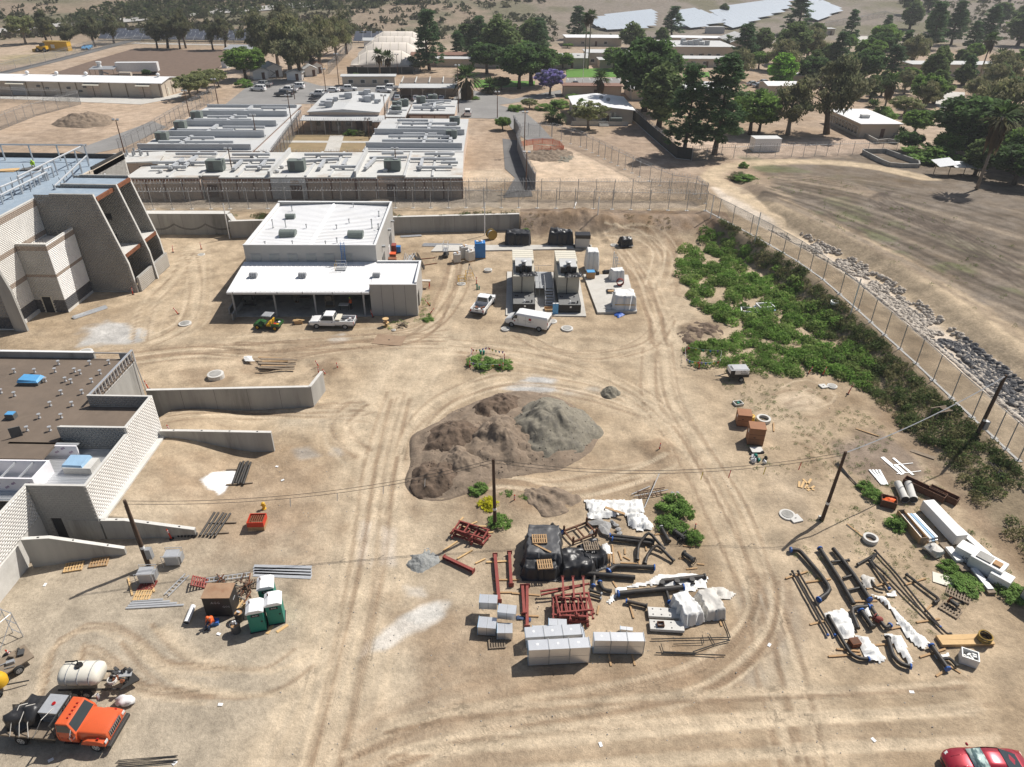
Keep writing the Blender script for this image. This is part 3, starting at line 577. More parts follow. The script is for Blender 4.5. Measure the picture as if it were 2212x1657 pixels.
 # ---- white roofed metal building
def metal_building():
 o=W(11,1400,1072);t=TH('metal_building','grey metal building with a white ribbed roof and open fronted lean-to','building',(o.x,o.y,0),R(2.0))
 XL,XR,XM,YM,YB_,HM=-24.5,.0,-6.2,7.9,27.6,7.0
 m=MB();m.bz(XL,XM,YM,YM+.2,0,HM);m.bz(XM-.2,XM,YM+.2,YB_,0,HM);m.bz(XL,XL+.2,YM+.2,YB_,0,HM-.5);m.bz(XL+.2,XM-.2,YB_-.2,YB_,0,HM);w=m.ob('wall','metal_wall',t)
 m=MB();m.bz(XL-.05,XM+.05,YM-.05,YM+.27,HM,HM+.08);m.bz(XM-.27,XM+.05,YM+.27,YB_+.05,HM,HM+.08);m.bz(XL-.05,XM-.27,YB_-.4,YB_+.05,HM,HM+.09);m.bz(XL-.12,XL+.24,YM+.27,YB_-.4,HM-.46,HM-.1);m.ob('coping','trim_white',t)
 xm=(XL+XM)/2-.2;m=MB()
 m.hexa([(XL+.2,YM+.2,HM-.75),(xm,YM+.2,HM-.40),(xm,YB_-.2,HM-.40),(XL+.2,YB_-.2,HM-.75),(XL+.2,YM+.2,HM-.6),(xm,YM+.2,HM-.25),(xm,YB_-.2,HM-.25),(XL+.2,YB_-.2,HM-.6)])
 m.hexa([(xm,YM+.2,HM-.40),(XM-.2,YM+.2,HM-.75),(XM-.2,YB_-.2,HM-.75),(xm,YB_-.2,HM-.40),(xm,YM+.2,HM-.25),(XM-.2,YM+.2,HM-.6),(XM-.2,YB_-.2,HM-.6),(xm,YB_-.2,HM-.25)])
 roof=m.ob('roof','white_roof',t)
 rib=MB();L=xm-XL-.25;rib.hexa([(0,-.05,0),(L,-.05,.35*L/(xm-XL-.2)),(L,.05,.35*L/(xm-XL-.2)),(0,.05,0),(0,-.02,.045),(L,-.02,.045+.35*L/(xm-XL-.2)),(L,.02,.045+.35*L/(xm-XL-.2)),(0,.02,.07)])
 r0=rib.ob('rib','white_roof',roof);r0.location=(XL+.22,YM+.6,HM-.605);first=True
 for k in range(32):
  y=YM+.6+k*.6
  if k:SH(r0,'rib',(XL+.22,y,HM-.605),roof)
  SH(r0,'rib',(XM-.22,y,HM-.605),roof,pi)
 MB().hexa([(xm-.22,YM+.25,HM-.27),(xm+.22,YM+.25,HM-.27),(xm+.22,YB_-.4,HM-.27),(xm-.22,YB_-.4,HM-.27),(xm-.14,YM+.25,HM-.12),(xm+.14,YM+.25,HM-.12),(xm+.14,YB_-.4,HM-.12),(xm-.14,YB_-.4,HM-.12)]).ob('ridge_cap','white_roof',roof)
 for(x,y,s,nm)in((-19.5,12.8,1.0,1),(-9.7,12.6,.95,1),(-21.0,20.6,.62,1)):
  v=MB();v.bz(x-1.1*s,x+1.1*s,y-.75*s,y+.75*s,HM-.62,HM-.1)
  sec=[]
  for k in range(9):
   a=pi*k/8;sec.append((-cos(a)*.8*s,sin(a)*.62*s))
  v.loft([[(x-1.15*s,y+a,HM-.1+b)for a,b in sec],[(x+1.15*s,y+a,HM-.1+b)for a,b in sec]]);h=v.ob('roof_hood','ac_green',roof)
  for q in(-.75,-.38,0,.38,.75):
   MB().loft([[(x+q*s*1.4-.03,y+a*1.04,HM-.1+b*1.04)for a,b in sec],[(x+q*s*1.4+.03,y+a*1.04,HM-.1+b*1.04)for a,b in sec]]).ob('seam','ac_green',h)
 for(x,y,hh)in((-22.6,16.4,1.0),(-20.7,16.4,.9),(-17.5,15.8,.5),(-13.0,15.6,.5),(-7.9,16.4,1.1),(-21.8,9.0,.35),(-18.0,9.1,.4),(-13.4,9.2,.35),(-12.2,25.9,.5),(-11.6,18.2,.5),(-21.6,24.2,.5),(-7.6,22,.5),(-11.9,9.8,.6),(-6.9,16.0,.5)):
  v=MB();v.cyl((x,y,HM-.55),(x,y,HM-.3+hh),.07,n=7);v.cyl((x,y,HM-.3+hh),(x,y,HM-.18+hh),.13,n=7);v.lathe([(.22,0),(.12,.12)],7,(x,y,HM-.55));v.ob('vent_pipe','galv_dull',roof)
 for k in range(6):
  x=-23.0+k*2.55;fr=B(t,'window','galv_dull',x-.72,x+.72,YM-.05,YM-.003,4.55,5.75)
  B(fr,'pane','glass_pale',x-.62,x+.62,YM-.075,YM-.052,4.65,5.65)
 m=MB();m.hexa([(XL-.3,-.45,3.55),(XM,-.45,3.55),(XM,YM,4.35),(XL-.3,YM,4.35),(XL-.3,-.45,3.75),(XM,-.45,3.75),(XM,YM,4.55),(XL-.3,YM,4.55)]);m.hexa([(XM,.22,3.85),(XR-.2,.22,3.85),(XR-.2,YM,4.3),(XM,YM,4.3),(XM,.22,4.0),(XR-.2,.22,4.0),(XR-.2,YM,4.5),(XM,YM,4.5)]);lr=m.ob('lean_to_roof','white_roof',t)
 rib=MB();rib.hexa([(-.035,0,0),(.035,0,0),(.035,YM+.4,.80),(-.035,YM+.4,.80),(-.012,0,.05),(.012,0,.05),(.012,YM+.4,.85),(-.012,YM+.4,.85)]);q0=rib.ob('rib','white_roof',lr);q0.location=(XL,-.45,3.745)
 for k in range(1,31):SH(q0,'rib',(XL+k*.6,-.45,3.745),lr)
 for k in range(10):SH(q0,'rib',(XM+.5+k*.6,.22,3.995),lr,sc=(1,.92,.62))
 gt=B(lr,'gutter','trim_white',XL-.3,XM-.02,-.65,-.46,3.45,3.72)
 for x in(-24.0,-21.0,-18.2,-14.9,-11.0,-7.2):
  B(gt,'bracket','galv_dull',x-.06,x+.06,-.68,-.652,3.5,3.78)
 for x in(-22.3,-15.7,-8.9+3.2):
  v=MB();v.bz(x-.45,x+.45,3.1,3.8,4.05,4.3);sec=[(-cos(pi*k/6)*.42,sin(pi*k/6)*.5)for k in range(7)]
  for q in range(4):v.loft([[(x-.5+q*.26,3.45+a,4.3+b)for a,b in sec],[(x-.28+q*.26,3.45+a,4.3+b)for a,b in sec]])
  v.ob('roof_hood','galv_dull',lr)
 m=MB();m.bz(XM+.02,XR,0,.2,0,4.5);m.bz(XR-.2,XR,.2,1.0,0,4.6);m.bz(XR-.2,XR,1.0,3.2,2.6,4.6);m.bz(XR-.2,XR,3.2,YM,0,4.7);m.bz(XM,XM+.2,.2,YM,0,3.9);m.bz(XM+.2,XR-.2,YM-.2,YM,0,4.6);m.ob('end_bay_wall','metal_wall',t)
 for k in range(1,4):
  B(t,'panel_joint','dim_wall',XM+k*1.55-.02,XM+k*1.55+.02,-.012,-.001,.05,4.45)
 m=MB();m.bz(XM,XR+.05,-.04,.24,4.5,4.6);m.bz(XR-.24,XR+.06,.24,YM,4.7,4.8);m.bz(XM+.1,XR-.24,YM-.24,YM+.05,4.6,4.78);m.ob('end_bay_coping','trim_white',t)
 B(t,'floor_slab','conc',XL-.2,XM,-.3,YM-.02,-.1,.10)
 m=MB();m.bz(XL,XM,YM-.12,YM-.02,.1,4.2);m.bz(XL,XL+.12,.3,YM-.12,.1,3.4);m.ob('back_lining','dim_wall',t)
 for x in(-24.35,-18.9,-13.6,-7.1):
  B(t,'column','galv_dull',x-.11,x+.11,-.1,.12,.1,3.55)
 for x in(-20.6,-15.9,-10.9):
  B(t,'rafter','galv_dull',x-.05,x+.05,1.0,6.5,3.55,3.7)
 B(t,'header_beam','galv_dull',XL,XM,-.2,-.05,3.2,3.5)
 for x,y,w_,h in((-23.4,3,1.6,2.0),(-21.2,5,1.2,2.2),(-17.2,4,.5,2.4),(-12.3,2.6,1.2,2.1),(-16.3,5.5,1.7,1.6)):
  c=MB();c.bz(x-w_/2,x+w_/2,y-.3,y+.3,.1,.2);c.bz(x-w_/2,x+w_/2,y-.3,y+.3,h*.5,h*.5+.06);c.bz(x-w_/2,x+w_/2,y-.3,y+.3,h,h+.06)
  for a in(-1,1):
   for b in(-1,1):c.box((x+a*(w_/2-.04),y+b*.26,h/2+.1),(.06,.06,h))
  c.bz(x-w_*.35,x+w_*.3,y-.25,y+.2,h*.5+.06,h*.85);c.ob('shelf_unit','wood_old' if x>-18 else 'dim_wall',t)
 for(y,z0,z1,nm,mt)in((11,0,2.3,'door','trim_white'),(14,0,3.3,'roller_door','dim_wall'),(20.5,0,2.2,'door','trim_white'),(22.5,0,3.4,'roller_door','dim_wall')):
  d=MB();wd=.55 if nm=='door' else 1.3;d.bz(XM+.003,XM+.06,y-wd,y+wd,z0+.05,z1);d.ob(nm,mt,t)
 for y in(13.6,20.8,24.8):
  B(t,'wall_light','galv_dull',XM+.003,XM+.5,y-.25,y+.25,4.6,4.85)
 m=MB();m.bz(XL+.02,XL+.2,-1.4,3.6,0,.9);m.bz(XL-1.0,XL-.8,.5,5,0,.8);m.ob('kerb_wall','conc',t)
 l=TH('access_ladder','blue ladder leaning against the white roofed building wall','ladder',t.matrix_basis@V3((-10.75,YM-.25,4.55)),R(2))
 for x in(-.25,.25):
  K(l,'rail','blue_plastic',(x,-.3,0),(x,0,3.0),.045,n=5);K(l,'grab_rail','galv',(x,.0,3.0),(x,.9,3.05),.035,n=5)
 for k in range(10):
  K(l,'rung','blue_plastic',(-.25,-.3+k*.03,.2+k*.29),(.25,-.3+k*.03,.2+k*.29),.03,n=5)
 s=TH('roof_landing','small galvanised guard rail landing on the lean-to roof below the ladder','platform',t.matrix_basis@V3((-10.9,5.9,4.34)),R(2))
 B(s,'tread','galv_dull',-.7,.7,-.7,.3,.02,.1)
 for x in(-.7,.7):
  for y in(-.7,.3):
   K(s,'post','yellow' if x<0 else 'galv',(x,y,.02),(x,y,1.1),.03,n=5)
 for z in(.6,1.1):
  m=MB();m.cyl((-.7,-.7,z),(.7,-.7,z),.03,n=5);m.cyl((-.7,.3,z),(.7,.3,z),.03,n=5);m.ob('rail','galv',s)
 return t
metal_building()
# ---- concrete retaining walls
def CWA(lab,a,b,z0,z1,th=.3,name='retaining_wall',cap=True,seams=4.0,side=1,grp=None):
 a=V3(a);b=V3(b);t=TH(name,lab,'wall',(a.x,a.y,0),0,grp);t['kind']='thing'
 zz=(lambda z:z if isinstance(z,tuple)else(z,z));z0=zz(z0);z1=zz(z1)
 m=MB();WBO(m,a,b,th,(z0[0]-.4,z0[1]-.4),z1,side);OW(m,'wall_face','conc',t)
 if cap:
  d=(b-a);d=V3((d.x,d.y)).normalized();n=V3((-d.y,d.x));a2=V3((a.x,a.y))-n*.015*side;b2=V3((b.x,b.y))-n*.015*side
  m=MB();WBO(m,a2,b2,th+.03,(z1[0],z1[1]),(z1[0]+.05,z1[1]+.05),side);OW(m,'cap','conc_pale',t)
 L=(b-a).length;k=int(L/seams)
 for i in range(1,k+1):
  f=i/(k+1);p=a.lerp(b,f);d=(b-a).normalized();n=V3((d.y,-d.x,0))*side;ang=atan2(d.y,d.x)
  zt=lerp(z1[0],z1[1],f);zb=lerp(z0[0],z0[1],f);WBX(t,'joint','dim_wall',(p.x+n.x*.002,p.y+n.y*.002,(zt+zb)/2),(.035,.012,zt-zb-.06),ang)
 return t
pB=D(1121,497);pA=D(500,514)
CWA('long weathered concrete retaining wall behind the white roofed building',pA,pB,0,2.85,.62)
pC=D(300,511);CWA('tall concrete retaining wall with hanging cables beside the block building',(pC.x-12,pC.y+.5,0),(pA.x-.6,pA.y+1.6,0),0,3.6,1.6)
CWA('short sloping wing of the concrete retaining wall',(pA.x-.6,pA.y+1.4,0),(pA.x+.5,pA.y+.2,0),0,(3.6,2.85),.8)
for k in range(2):
 a=V3((D(322,505).x,pC.y-.1,2.4));pts=[]
 for i in range(3):
  for j in range(8):u=j/8;pts.append((a.x+(i+u)*5.2,pC.y-.15-k*.05+(i+u)*.25,2.3-.9*4*u*(1-u)-k*.15))
 m=MB();m.tube(pts,.04,5);m.ob('hanging_cable','rubber',lab='black cable slung in loops along the tall retaining wall' if k==0 else 'thin black cable hanging under the slung cable on the retaining wall',cat='cable')
CWA('long high concrete wall standing in the yard, its end turned',W(2,1330,290),W(12,500,200),0,(3.26,2.45),.32)
e=W(12,500,200);CWA('short return at the end of the long high concrete wall',(e.x+.02,e.y,0),(e.x+.55,e.y+3.2,0),0,2.5,.3)
def wing(lab,a,b,prof,th=.3):
 a=V3((a.x,a.y,0));b=V3((b.x,b.y,0));t=TH('wing_wall',lab,'wall',a);t['kind']='thing'
 d=(b-a).normalized();n=V3((-d.y,d.x,0))*th
 poly=[a+UZ(-.5),b+UZ(-.5)]+[a.lerp(b,u)+UZ(z)for u,z in reversed(prof)]
 m=MB();m.ext(poly,n);OW(m,'wall_face','conc',t)
 for(u0,z0),(u1,z1)in zip(prof[:-1],prof[1:]):
  m=MB();WBO(m,a.lerp(b,u0)-n*.05,a.lerp(b,u1)-n*.05,th*1.1,(z0,z1),(z0+.05,z1+.05));OW(m,'cap','conc_pale',t)
 L=(b-a).length
 for i in range(int(L/2.2)):
  u=(i+.5)/int(L/2.2);zt=np.interp(u,[p[0]for p in prof],[p[1]for p in prof]);p=a.lerp(b,u)+n*.5
  WBX(t,'anchor_plate','steel_dark',(p.x,p.y,zt+.055),(.16,.12,.03),atan2(d.y,d.x))
wing('concrete wing wall with stepped soil below it, beside the black pipe bundle',W(2,1392,470,-1.6),W(12,160,590),[(0,2.75),(.25,2.65),(1,2.25)])
wing('sloping concrete wing wall beside the doorway of the block building',W(2,930,1350),W(2,1690,1308),[(0,2.08),(.26,2.0),(1,.75)])
wing('sloping concrete wing wall next to the two pallets',W(2,290,1590),W(2,1090,1480),[(0,2.96),(.28,2.75),(1,.6)])
# ---- block building with long pale wall (near)
def near_block_building():
 HN,HR=5.7,6.3;xw=-34.0;yf=43.8;ys=51.0;yr=56.3
 t=TH('block_building','unfinished concrete block building with brown roof and pale side wall','building',(xw,yf,0))
 SHADED_B=lambda u,z:np.tile(C3(.335,.325,.305),(len(u),1));SUNLIT_B=lambda u,z:np.tile(C3(.74,.72,.685),(len(u),1))+(VN(u,z,.9,4)-.5)[:,None]*.09  # same blocks: shade painted grey on shaded walls, sunlight painted pale on sunlit ones
 m=MB();WBO(m,(xw-.2,yf),(xw-.2,ys),.2,-.3,HN,-1);WBO(m,(xw-.2,ys),(xw-.2,yr),.2,-.3,HR,-1);OW(m,'side_wall','cmu_core',t)
 BLK('blocks',t,(xw,yf,0),(0,1,0),ys-yf,HN-1.7,.2,SUNLIT_B,1.7);BLK('blocks',t,(xw,ys,0),(0,1,0),yr-ys,HR-1.5,.2,SUNLIT_B,1.6)
 m=MB();m.bz(xw-.2,xw+.5,yf+.1,yr,1.5,2.15);m.ob('footing','conc_pale',t).matrix_parent_inverse=Matrix.Translation(-V3((xw,yf,0)))
 x0=-38.75;m=MB();m.bz(x0,-37.95,yf,yf+.2,0,HN);m.bz(-37.95,-37.05,yf,yf+.2,2.3,HN);m.bz(-37.05,xw-.2,yf,yf+.2,0,HN);fw_=OW(m,'front_wall','conc',t)
 bm=MB();bm.bz(-.195,.195,-.014,.05,-.093,.093);bo=None;nb=0
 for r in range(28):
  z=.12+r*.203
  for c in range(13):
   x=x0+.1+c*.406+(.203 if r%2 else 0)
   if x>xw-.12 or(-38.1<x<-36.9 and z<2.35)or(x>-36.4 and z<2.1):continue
   if bo is None:bo=OW(bm,'block','block_shaded',fw_);bo.location=(x,yf,z)
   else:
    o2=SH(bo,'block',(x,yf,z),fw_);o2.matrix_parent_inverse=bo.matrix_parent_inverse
 WB(t,'stem_wall','conc',-36.6,xw+.02,yf-.05,yf-.003,-.2,2.1)
 WB(t,'doorway','dark_in',-37.95,-37.05,yf+.1,yf+.14,0,2.3)
 m=MB();m.bz(x0-.2,xw+.02,yf-.02,yf+.22,HN,HN+.04);m.bz(xw-.22,xw+.02,yf+.22,ys,HN,HN+.04);m.bz(xw-.22,xw+.02,ys,yr,HR,HR+.04);m.bz(-39.9,xw-.22,ys-.02,ys+.22,HR,HR+.04);m.bz(-40.1,xw-.22,yr-.22,yr,HR,HR+.04);OW(m,'coping','conc_pale',t)
 m=MB();WBO(m,(-38.75,34.0),(-38.75,yf+.2),.2,-.4,5.72,1);OW(m,'return_wall','cmu_core',t)
 BLK('blocks',t,(-38.75,37.5,0),(0,1,0),yf-37.5,3.3,.2,SUNLIT_B,2.4)
 WB(t,'plastered_base','conc_pale',-38.74,-38.6,34.0,40.6,-.3,2.35)
 m=MB();m.bz(-40.1,xw-.2,ys,ys+.2,3.8,HR);m.bz(-40.1,xw-.2,yr-.2,yr,3.8,HR);OW(m,'parapet','conc',t)
 BLK('blocks',t,(-40.1,ys,0),(1,0,0),5.9,HR-4.2,.2,SHADED_B,4.2);BLK('blocks',t,(-40.1,yr-.2,0),(1,0,0),5.9,HR-5.2,.2,SHADED_B,5.2)
 m=MB();m.bz(-62,-40.1,48,65.2,4.9,5.1);m.bz(-40.1,xw-.2,ys+.2,yr-.2,4.88,5.08);OW(m,'roof','roof_brown',t)
 WB(t,'rear_parapet','conc',-62,-44.3,65.2,65.5,4.4,5.75);WB(t,'coping','trim_white',-62,-44.3,65.17,65.53,5.75,5.82)
 WB(t,'rear_wall','conc',-62,-40.1,56.4,65.15,0,4.9)
 for k in range(15):
  y=57.0+k*.6;WB(t,'stud','galv_bright',-40.25,-40.1,y-.05,y+.05,4.7,6.1)
 for z in(4.75,6.05):
  WB(t,'track','galv_bright',-40.28,-40.06,56.4,65.4,z,z+.08)
 WK(t,'corner_prop','galv',(-39.6,64.9,0),(-39.95,64.9,5.9),.07,n=6);s=MB();s.bz(-44.3,-40.3,65.2,65.3,4.95,5.05);s.bz(-44.3,-40.3,65.2,65.3,5.7,5.8);s.bz(-41.6,-40.3,65.22,65.28,5.05,5.7);OW(s,'rail','galv_dull',t)
 for(px,py)in((510,1485),(780,1485),(945,1480),(130,1555),(305,1555),(480,1550),(650,1550),(697,1567),(870,1567),(220,1630),(397,1632),(570,1630),(620,1645),(797,1640)):
  p=G(*Q(1,px,py+12),5.1);PED(t,p)
 for(px,py)in((535,85),(715,80),(440,185),(628,185),(345,290),(535,290),(240,400),(437,400),(15,75),(130,100)):
  p=G(*Q(2,px,py+12),5.1);PED(t,p)
 zd=3.9;dk=WB(t,'roof_deck','galv',-44.5,xw-.2,yf+.2,ys,zd-.1,zd)
 r0=None
 for k in range(34):
  y=yf+.35+k*.205
  if r0 is None:
   s=MB();s.hexa([(-5.2,-.06,0),(5.2,-.06,0),(5.2,.06,0),(-5.2,.06,0),(-5.2,-.03,.07),(5.2,-.03,.07),(5.2,.03,.07),(-5.2,.03,.07)]);r0=OW(s,'deck_rib','galv_bright',dk);r0.location=(-39.4,y,zd);mi_=r0.matrix_parent_inverse
  else:SH(r0,'deck_rib',(-39.4,y,zd),dk).matrix_parent_inverse=mi_
 c=[G(*Q(2,a,b),z)for a,b,z in((0,880,3.95),(290,885,3.95),(440,775,3.95))]
 m=MB();m.bz(-44.4,-39.15,45.1,45.25,zd,5.3);m.bz(-39.3,-39.15,45.25,47.6,zd,5.3);m.bz(-44.4,-39.3,47.45,47.6,zd,5.3);up_=OW(m,'sheathed_curb','gyp',t)
 m=MB();m.bz(-44.0,-38.2,49.9,50.05,zd,5.05);m.bz(-44.2,-44.0,47.8,50.05,zd,5.05);u2=OW(m,'sheathed_parapet','gyp',t)
 WB(t,'parapet_track','galv',-44.3,-38.1,50.08,50.35,5.02,5.10)
 for pr,y,z,xs in((up_,45.09,4.5,np.arange(-44,-39.5,.62)),(u2,49.89,4.5,np.arange(-43.8,-38.5,.62))):
  for q,x in enumerate(xs):
   m=MB();dz=.22 if q%2 else-.18
   for s in range(4):m.box((x+s*.09-.12,y,z+dz+s*.05),(.05,.008,.16+.05*(s%2)),0,-.5)
   OW(m,'printed_mark','print_purple',pr)
 for x in(-43.5,-42,-40.5):
  WB(up_,'joist','galv',x-.05,x+.05,45.25,47.45,5.05,5.2)
 sk=WB(t,'skylight_curb','conc_pale',-38.2,-35.8,47.4,48.9,zd,4.6);m=MB();m.hexa([(-38.3,47.5,4.6),(-36.5,47.45,4.6),(-36.4,49.0,4.6),(-38.2,49.0,4.6),(-38.25,47.6,4.78),(-36.6,47.55,4.78),(-36.5,48.9,4.9),(-38.15,48.9,4.9)]);OW(m,'blue_sheet','film_blue',sk)
 p=G(*Q(1,275,1650),5.1);sk=TH('skylight','roof skylight under bright blue sheeting on the brown roof','skylight',p);B(sk,'curb','dim_wall',-1,1,-.6,.6,0,.35);MB().hexa([(-1.05,-.65,.35),(1.05,-.65,.35),(1.05,.65,.35),(-1.05,.65,.35),(-.9,-.5,.62),(.85,-.5,.5),(.8,.5,.62),(-.85,.5,.68)]).ob('cover','skyblue',sk)
 p=G(*Q(2,105,300),5.1);sk=TH('roof_hatch','small blue topped hatch on the brown roof','hatch',p);B(sk,'curb','dim_wall',-.4,.4,-.3,.3,0,.5);B(sk,'cover','skyblue',-.36,.36,-.28,.28,.5,.58)
 p=G(*Q(2,150,460),5.1);sk=TH('leaning_plate','dark square plate standing on the brown roof','plate',p,.5);BX(sk,'board','dim_wall',(0,0,.5),(.9,.08,1.0));BX(sk,'prop','galv_dull',(0,.25,.3),(.05,.5,.05),0,0,.6)
M('block_shaded',(.335,.325,.305),.92,0,var=.12,scale=2)  # front wall blocks, darkened in colour for the shaded side
_ped=[]
def PED(t,p):
 if not _ped:
  m=MB();m.lathe([(.12,0),(.12,.12),(.07,.14),(.07,.42),(.17,.44),(.17,.50)],8);_ped.append(m.ob('roof_pedestal','galv',t));o=_ped[0]
 else:o=SH(_ped[0],'roof_pedestal',(0,0,0),t)
 o.matrix_parent_inverse=Matrix.Translation(-t.location);o.location=p
near_block_building()
# ---- big block building with fins and blue deck
def big_block_building():
 xw=-63.9;t=TH('fin_block_building','tall concrete block building with sloped fins and pale blue roof deck','building',(xw,81,0))
 WH=C3(.76,.735,.69);TANB=C3(.36,.29,.235);DK=C3(.095,.095,.10);SHADED_G=C3(.30,.285,.26)  # first and last: sunlit and shaded block tones, light painted into the colour
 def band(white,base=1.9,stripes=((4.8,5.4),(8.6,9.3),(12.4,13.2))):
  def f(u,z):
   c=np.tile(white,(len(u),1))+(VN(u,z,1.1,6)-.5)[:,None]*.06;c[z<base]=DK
   for a,b in stripes:c[(z>a)&(z<b)]=TANB*(1.0 if white[0]>.4 else .8)  # stripes painted darker on the shaded faces
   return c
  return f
 H=13.4
 m=MB();m.bz(-110,xw,80.9,118,0,12.3);m.bz(xw-.3,xw,80.9,93.2,12.3,H);OW(m,'wall','cmu_core',t)
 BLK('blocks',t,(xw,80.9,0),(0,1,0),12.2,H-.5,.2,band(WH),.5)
 BLK('blocks',t,(-72,80.9,0),(1,0,0),72+xw,12,.2,band(SHADED_G),.2)
 WB(t,'footing','conc_pale',xw-.02,xw+.18,80.8,93.0,0,.5);WB(t,'coping','conc_pale',xw-.32,xw+.03,80.9,93.2,H,H+.06)
 m=MB();m.ext([(xw+.02,80.6,0),(xw+1.7,80.6,0),(xw+1.5,80.6,5.6),(xw+.02,80.6,13.2)],(0,.35,0));OW(m,'buttress','conc',t)
 x1=-59.9;y0,y1=86.2,92.7;hb=9.6
 m=MB();m.bz(xw,x1,y0,y0+.2,0,hb);m.bz(x1-.2,x1,y0+.2,y1,0,hb);m.bz(xw,x1-.2,y0+.2,y1,0,8.4);bx=OW(m,'stair_box','cmu_core',t)
 BLK('blocks',bx,(x1,y0,0),(0,1,0),y1-y0,hb-.4,.2,band(C3(.90,.89,.87),1.9,((5.0,5.5),(8.7,9.3))),.4)  # sunlit face of the box, its brightness painted into the blocks
 BLK('blocks',bx,(xw,y0,0),(1,0,0),x1-xw,hb,.2,band(C3(.50,.48,.44),1.9,((5.0,5.5),(8.7,9.3))),0,cut=lambda u,z:(u>1.0)&(u<2.25)&(z<2.3))  # shaded face of the same box, shade painted as darker blocks
 d=WB(t,'doorway','dark_in',xw+1.05,xw+2.2,y0-.03,y0-.003,0,2.3);m=MB();m.bz(xw+.95,xw+1.05,y0-.07,y0-.003,0,2.35);m.bz(xw+2.2,xw+2.3,y0-.07,y0-.003,0,2.35);m.bz(xw+.95,xw+2.3,y0-.07,y0-.003,2.3,2.4);OW(m,'frame','cream',d)
 m=MB();m.bz(xw+.1,x1+.03,y0-.03,y0+.22,hb,hb+.06);m.bz(x1-.22,x1+.03,y0+.22,y1,hb,hb+.06);OW(m,'coping','conc_pale',bx)
 for k in range(14):
  WK(bx,'rebar','rust_post',(xw+.3+k*.25,y0+.4+k%3*.3,8.4),(xw+.35+k*.25,y0+.4+k%3*.3,9.5+(k%4)*.15),.02,n=4)
 for k,(y,xf,top)in enumerate(((92.9,-53.6,14.1),(97.8,-52.9,14.0),(102.8,-53.6,13.9))):
  ft=MB();pr=[(xw-.1,0),(xf,0),(xf-.25,4.3),(xf-2.4,top),(xw-.1+(2.2 if k==0 else 1),top)]
  ft.ext([(a,y,b)for a,b in pr],(0,.32,0));fin=OW(ft,'fin','conc',t)
  def fcut(u,z,xf=xf,top=top):return xw+u>np.where(z<4.3,xf-.25*z/4.3,xf-.25-2.15*(z-4.3)/(top-4.3))-.25
  BLK('blocks',fin,(xw,y,0),(1,0,0),xf-xw,top-.2,.2,(lambda u,z:np.tile(SHADED_G*.98,(len(u),1))+(VN(u,z,1.5,8)-.5)[:,None]*.05),.2,cut=fcut)  # fin blocks carry the shade of this face in their colour
  e=MB();e.hexa([(xf-.02,y-.01,0),(xf+.03,y-.01,0),(xf+.03,y+.33,0),(xf-.02,y+.33,0),(xf-.27,y-.01,4.3),(xf-.22,y-.01,4.3),(xf-.22,y+.33,4.3),(xf-.27,y+.33,4.3)]);e.hexa([(xf-.27,y-.01,4.3),(xf-.22,y-.01,4.3),(xf-.22,y+.33,4.3),(xf-.27,y+.33,4.3),(xf-2.42,y-.01,top),(xf-2.37,y-.01,top),(xf-2.37,y+.33,top),(xf-2.42,y+.33,top)]);OW(e,'edge','conc_pale',fin)
  if k:
   for q in range(1+(k==1)):
    w_=MB();w_.bz(xf-5.2,xf-4.2,y-.02,y-.005,9-3*q,9.9-3*q);OW(w_,'opening','dark_in',fin)
 for y0_,y1_,xs in((93.22,97.8,-53.2),(98.12,102.8,-53.2)):
  s=WB(t,'low_wall','conc',xs-.3,xs,y0_,y1_,0,2.2);BLK('blocks',s,(xs,y0_,0),(0,1,0),y1_-y0_,2.1,.2,band(C3(.43,.40,.355),0,()),.05)
  m=MB();m.bz(xw+.1,xs-.9,y0_,y1_,5.3,5.55);m.ob;OW(m,'balcony','conc_pale',t);WB(t,'edge_beam','rust',xs-.92,xs-.8,y0_,y1_,5.1,5.6)
  WB(t,'inner_wall','dim_wall',xw+.05,xw+.15,y0_,y1_,.2,12.5);WB(t,'canopy_deck','blue_deck',xw+.2,xs-2.8,y0_,y1_,13.2,13.5);WB(t,'canopy_beam','rust',xs-2.8,xs-2.5,y0_,y1_,13.1,13.6)
 dk=WB(t,'roof_deck','blue_deck',-109.7,xw-.3,81.2,117.7,12.3,12.42)
 m=MB();m.bz(-110,xw+.0,117.7,118,12.3,13.1);m.bz(xw-.3,xw,108,117.7,12.3,13.6);OW(m,'rear_parapet','steel_dark',t)
 m=MB();m.bz(xw-.35,xw+.05,103.2,117.9,13.1,13.2);m.bz(xw-.3,xw,103.2,117.7,9,13.1);OW(m,'gable_wall','tan_pale',t)
 def frame(pts,r=.13):
  for a,b in pts:WK(t,'frame_tube','galv',a,b,r,n=6)
 zt=12.4
 A=G(*Q(0,0,1620),zt+1.6);B=G(*Q(0,720,1260),zt+2.6)
 for(p,q,z,n)in(((0,1620),(440,1440),1.6,6),((150,1530),(725,1255),2.3,7),((0,1690),(400,1490),1.2,6),((0,1250),(725,1255),2.5,4),((470,1610),(745,1350),1.6,5)):
  a=G(*Q(0,*p),zt+z);b=G(*Q(0,*q),zt+z);a=V3(a);b=V3(b);L=[(a,b)]
  for i in range(n):
   c=a.lerp(b,i/(n-1));L.append((c,(c.x,c.y,zt)))
  frame(L)
 for k in range(16):
  p=G(*Q(0,60+k*52,1660-(k%4)*60),zt);WK(t,'guard_post','steel_dark',p,V3(p)+UZ(1.1),.04,n=5)
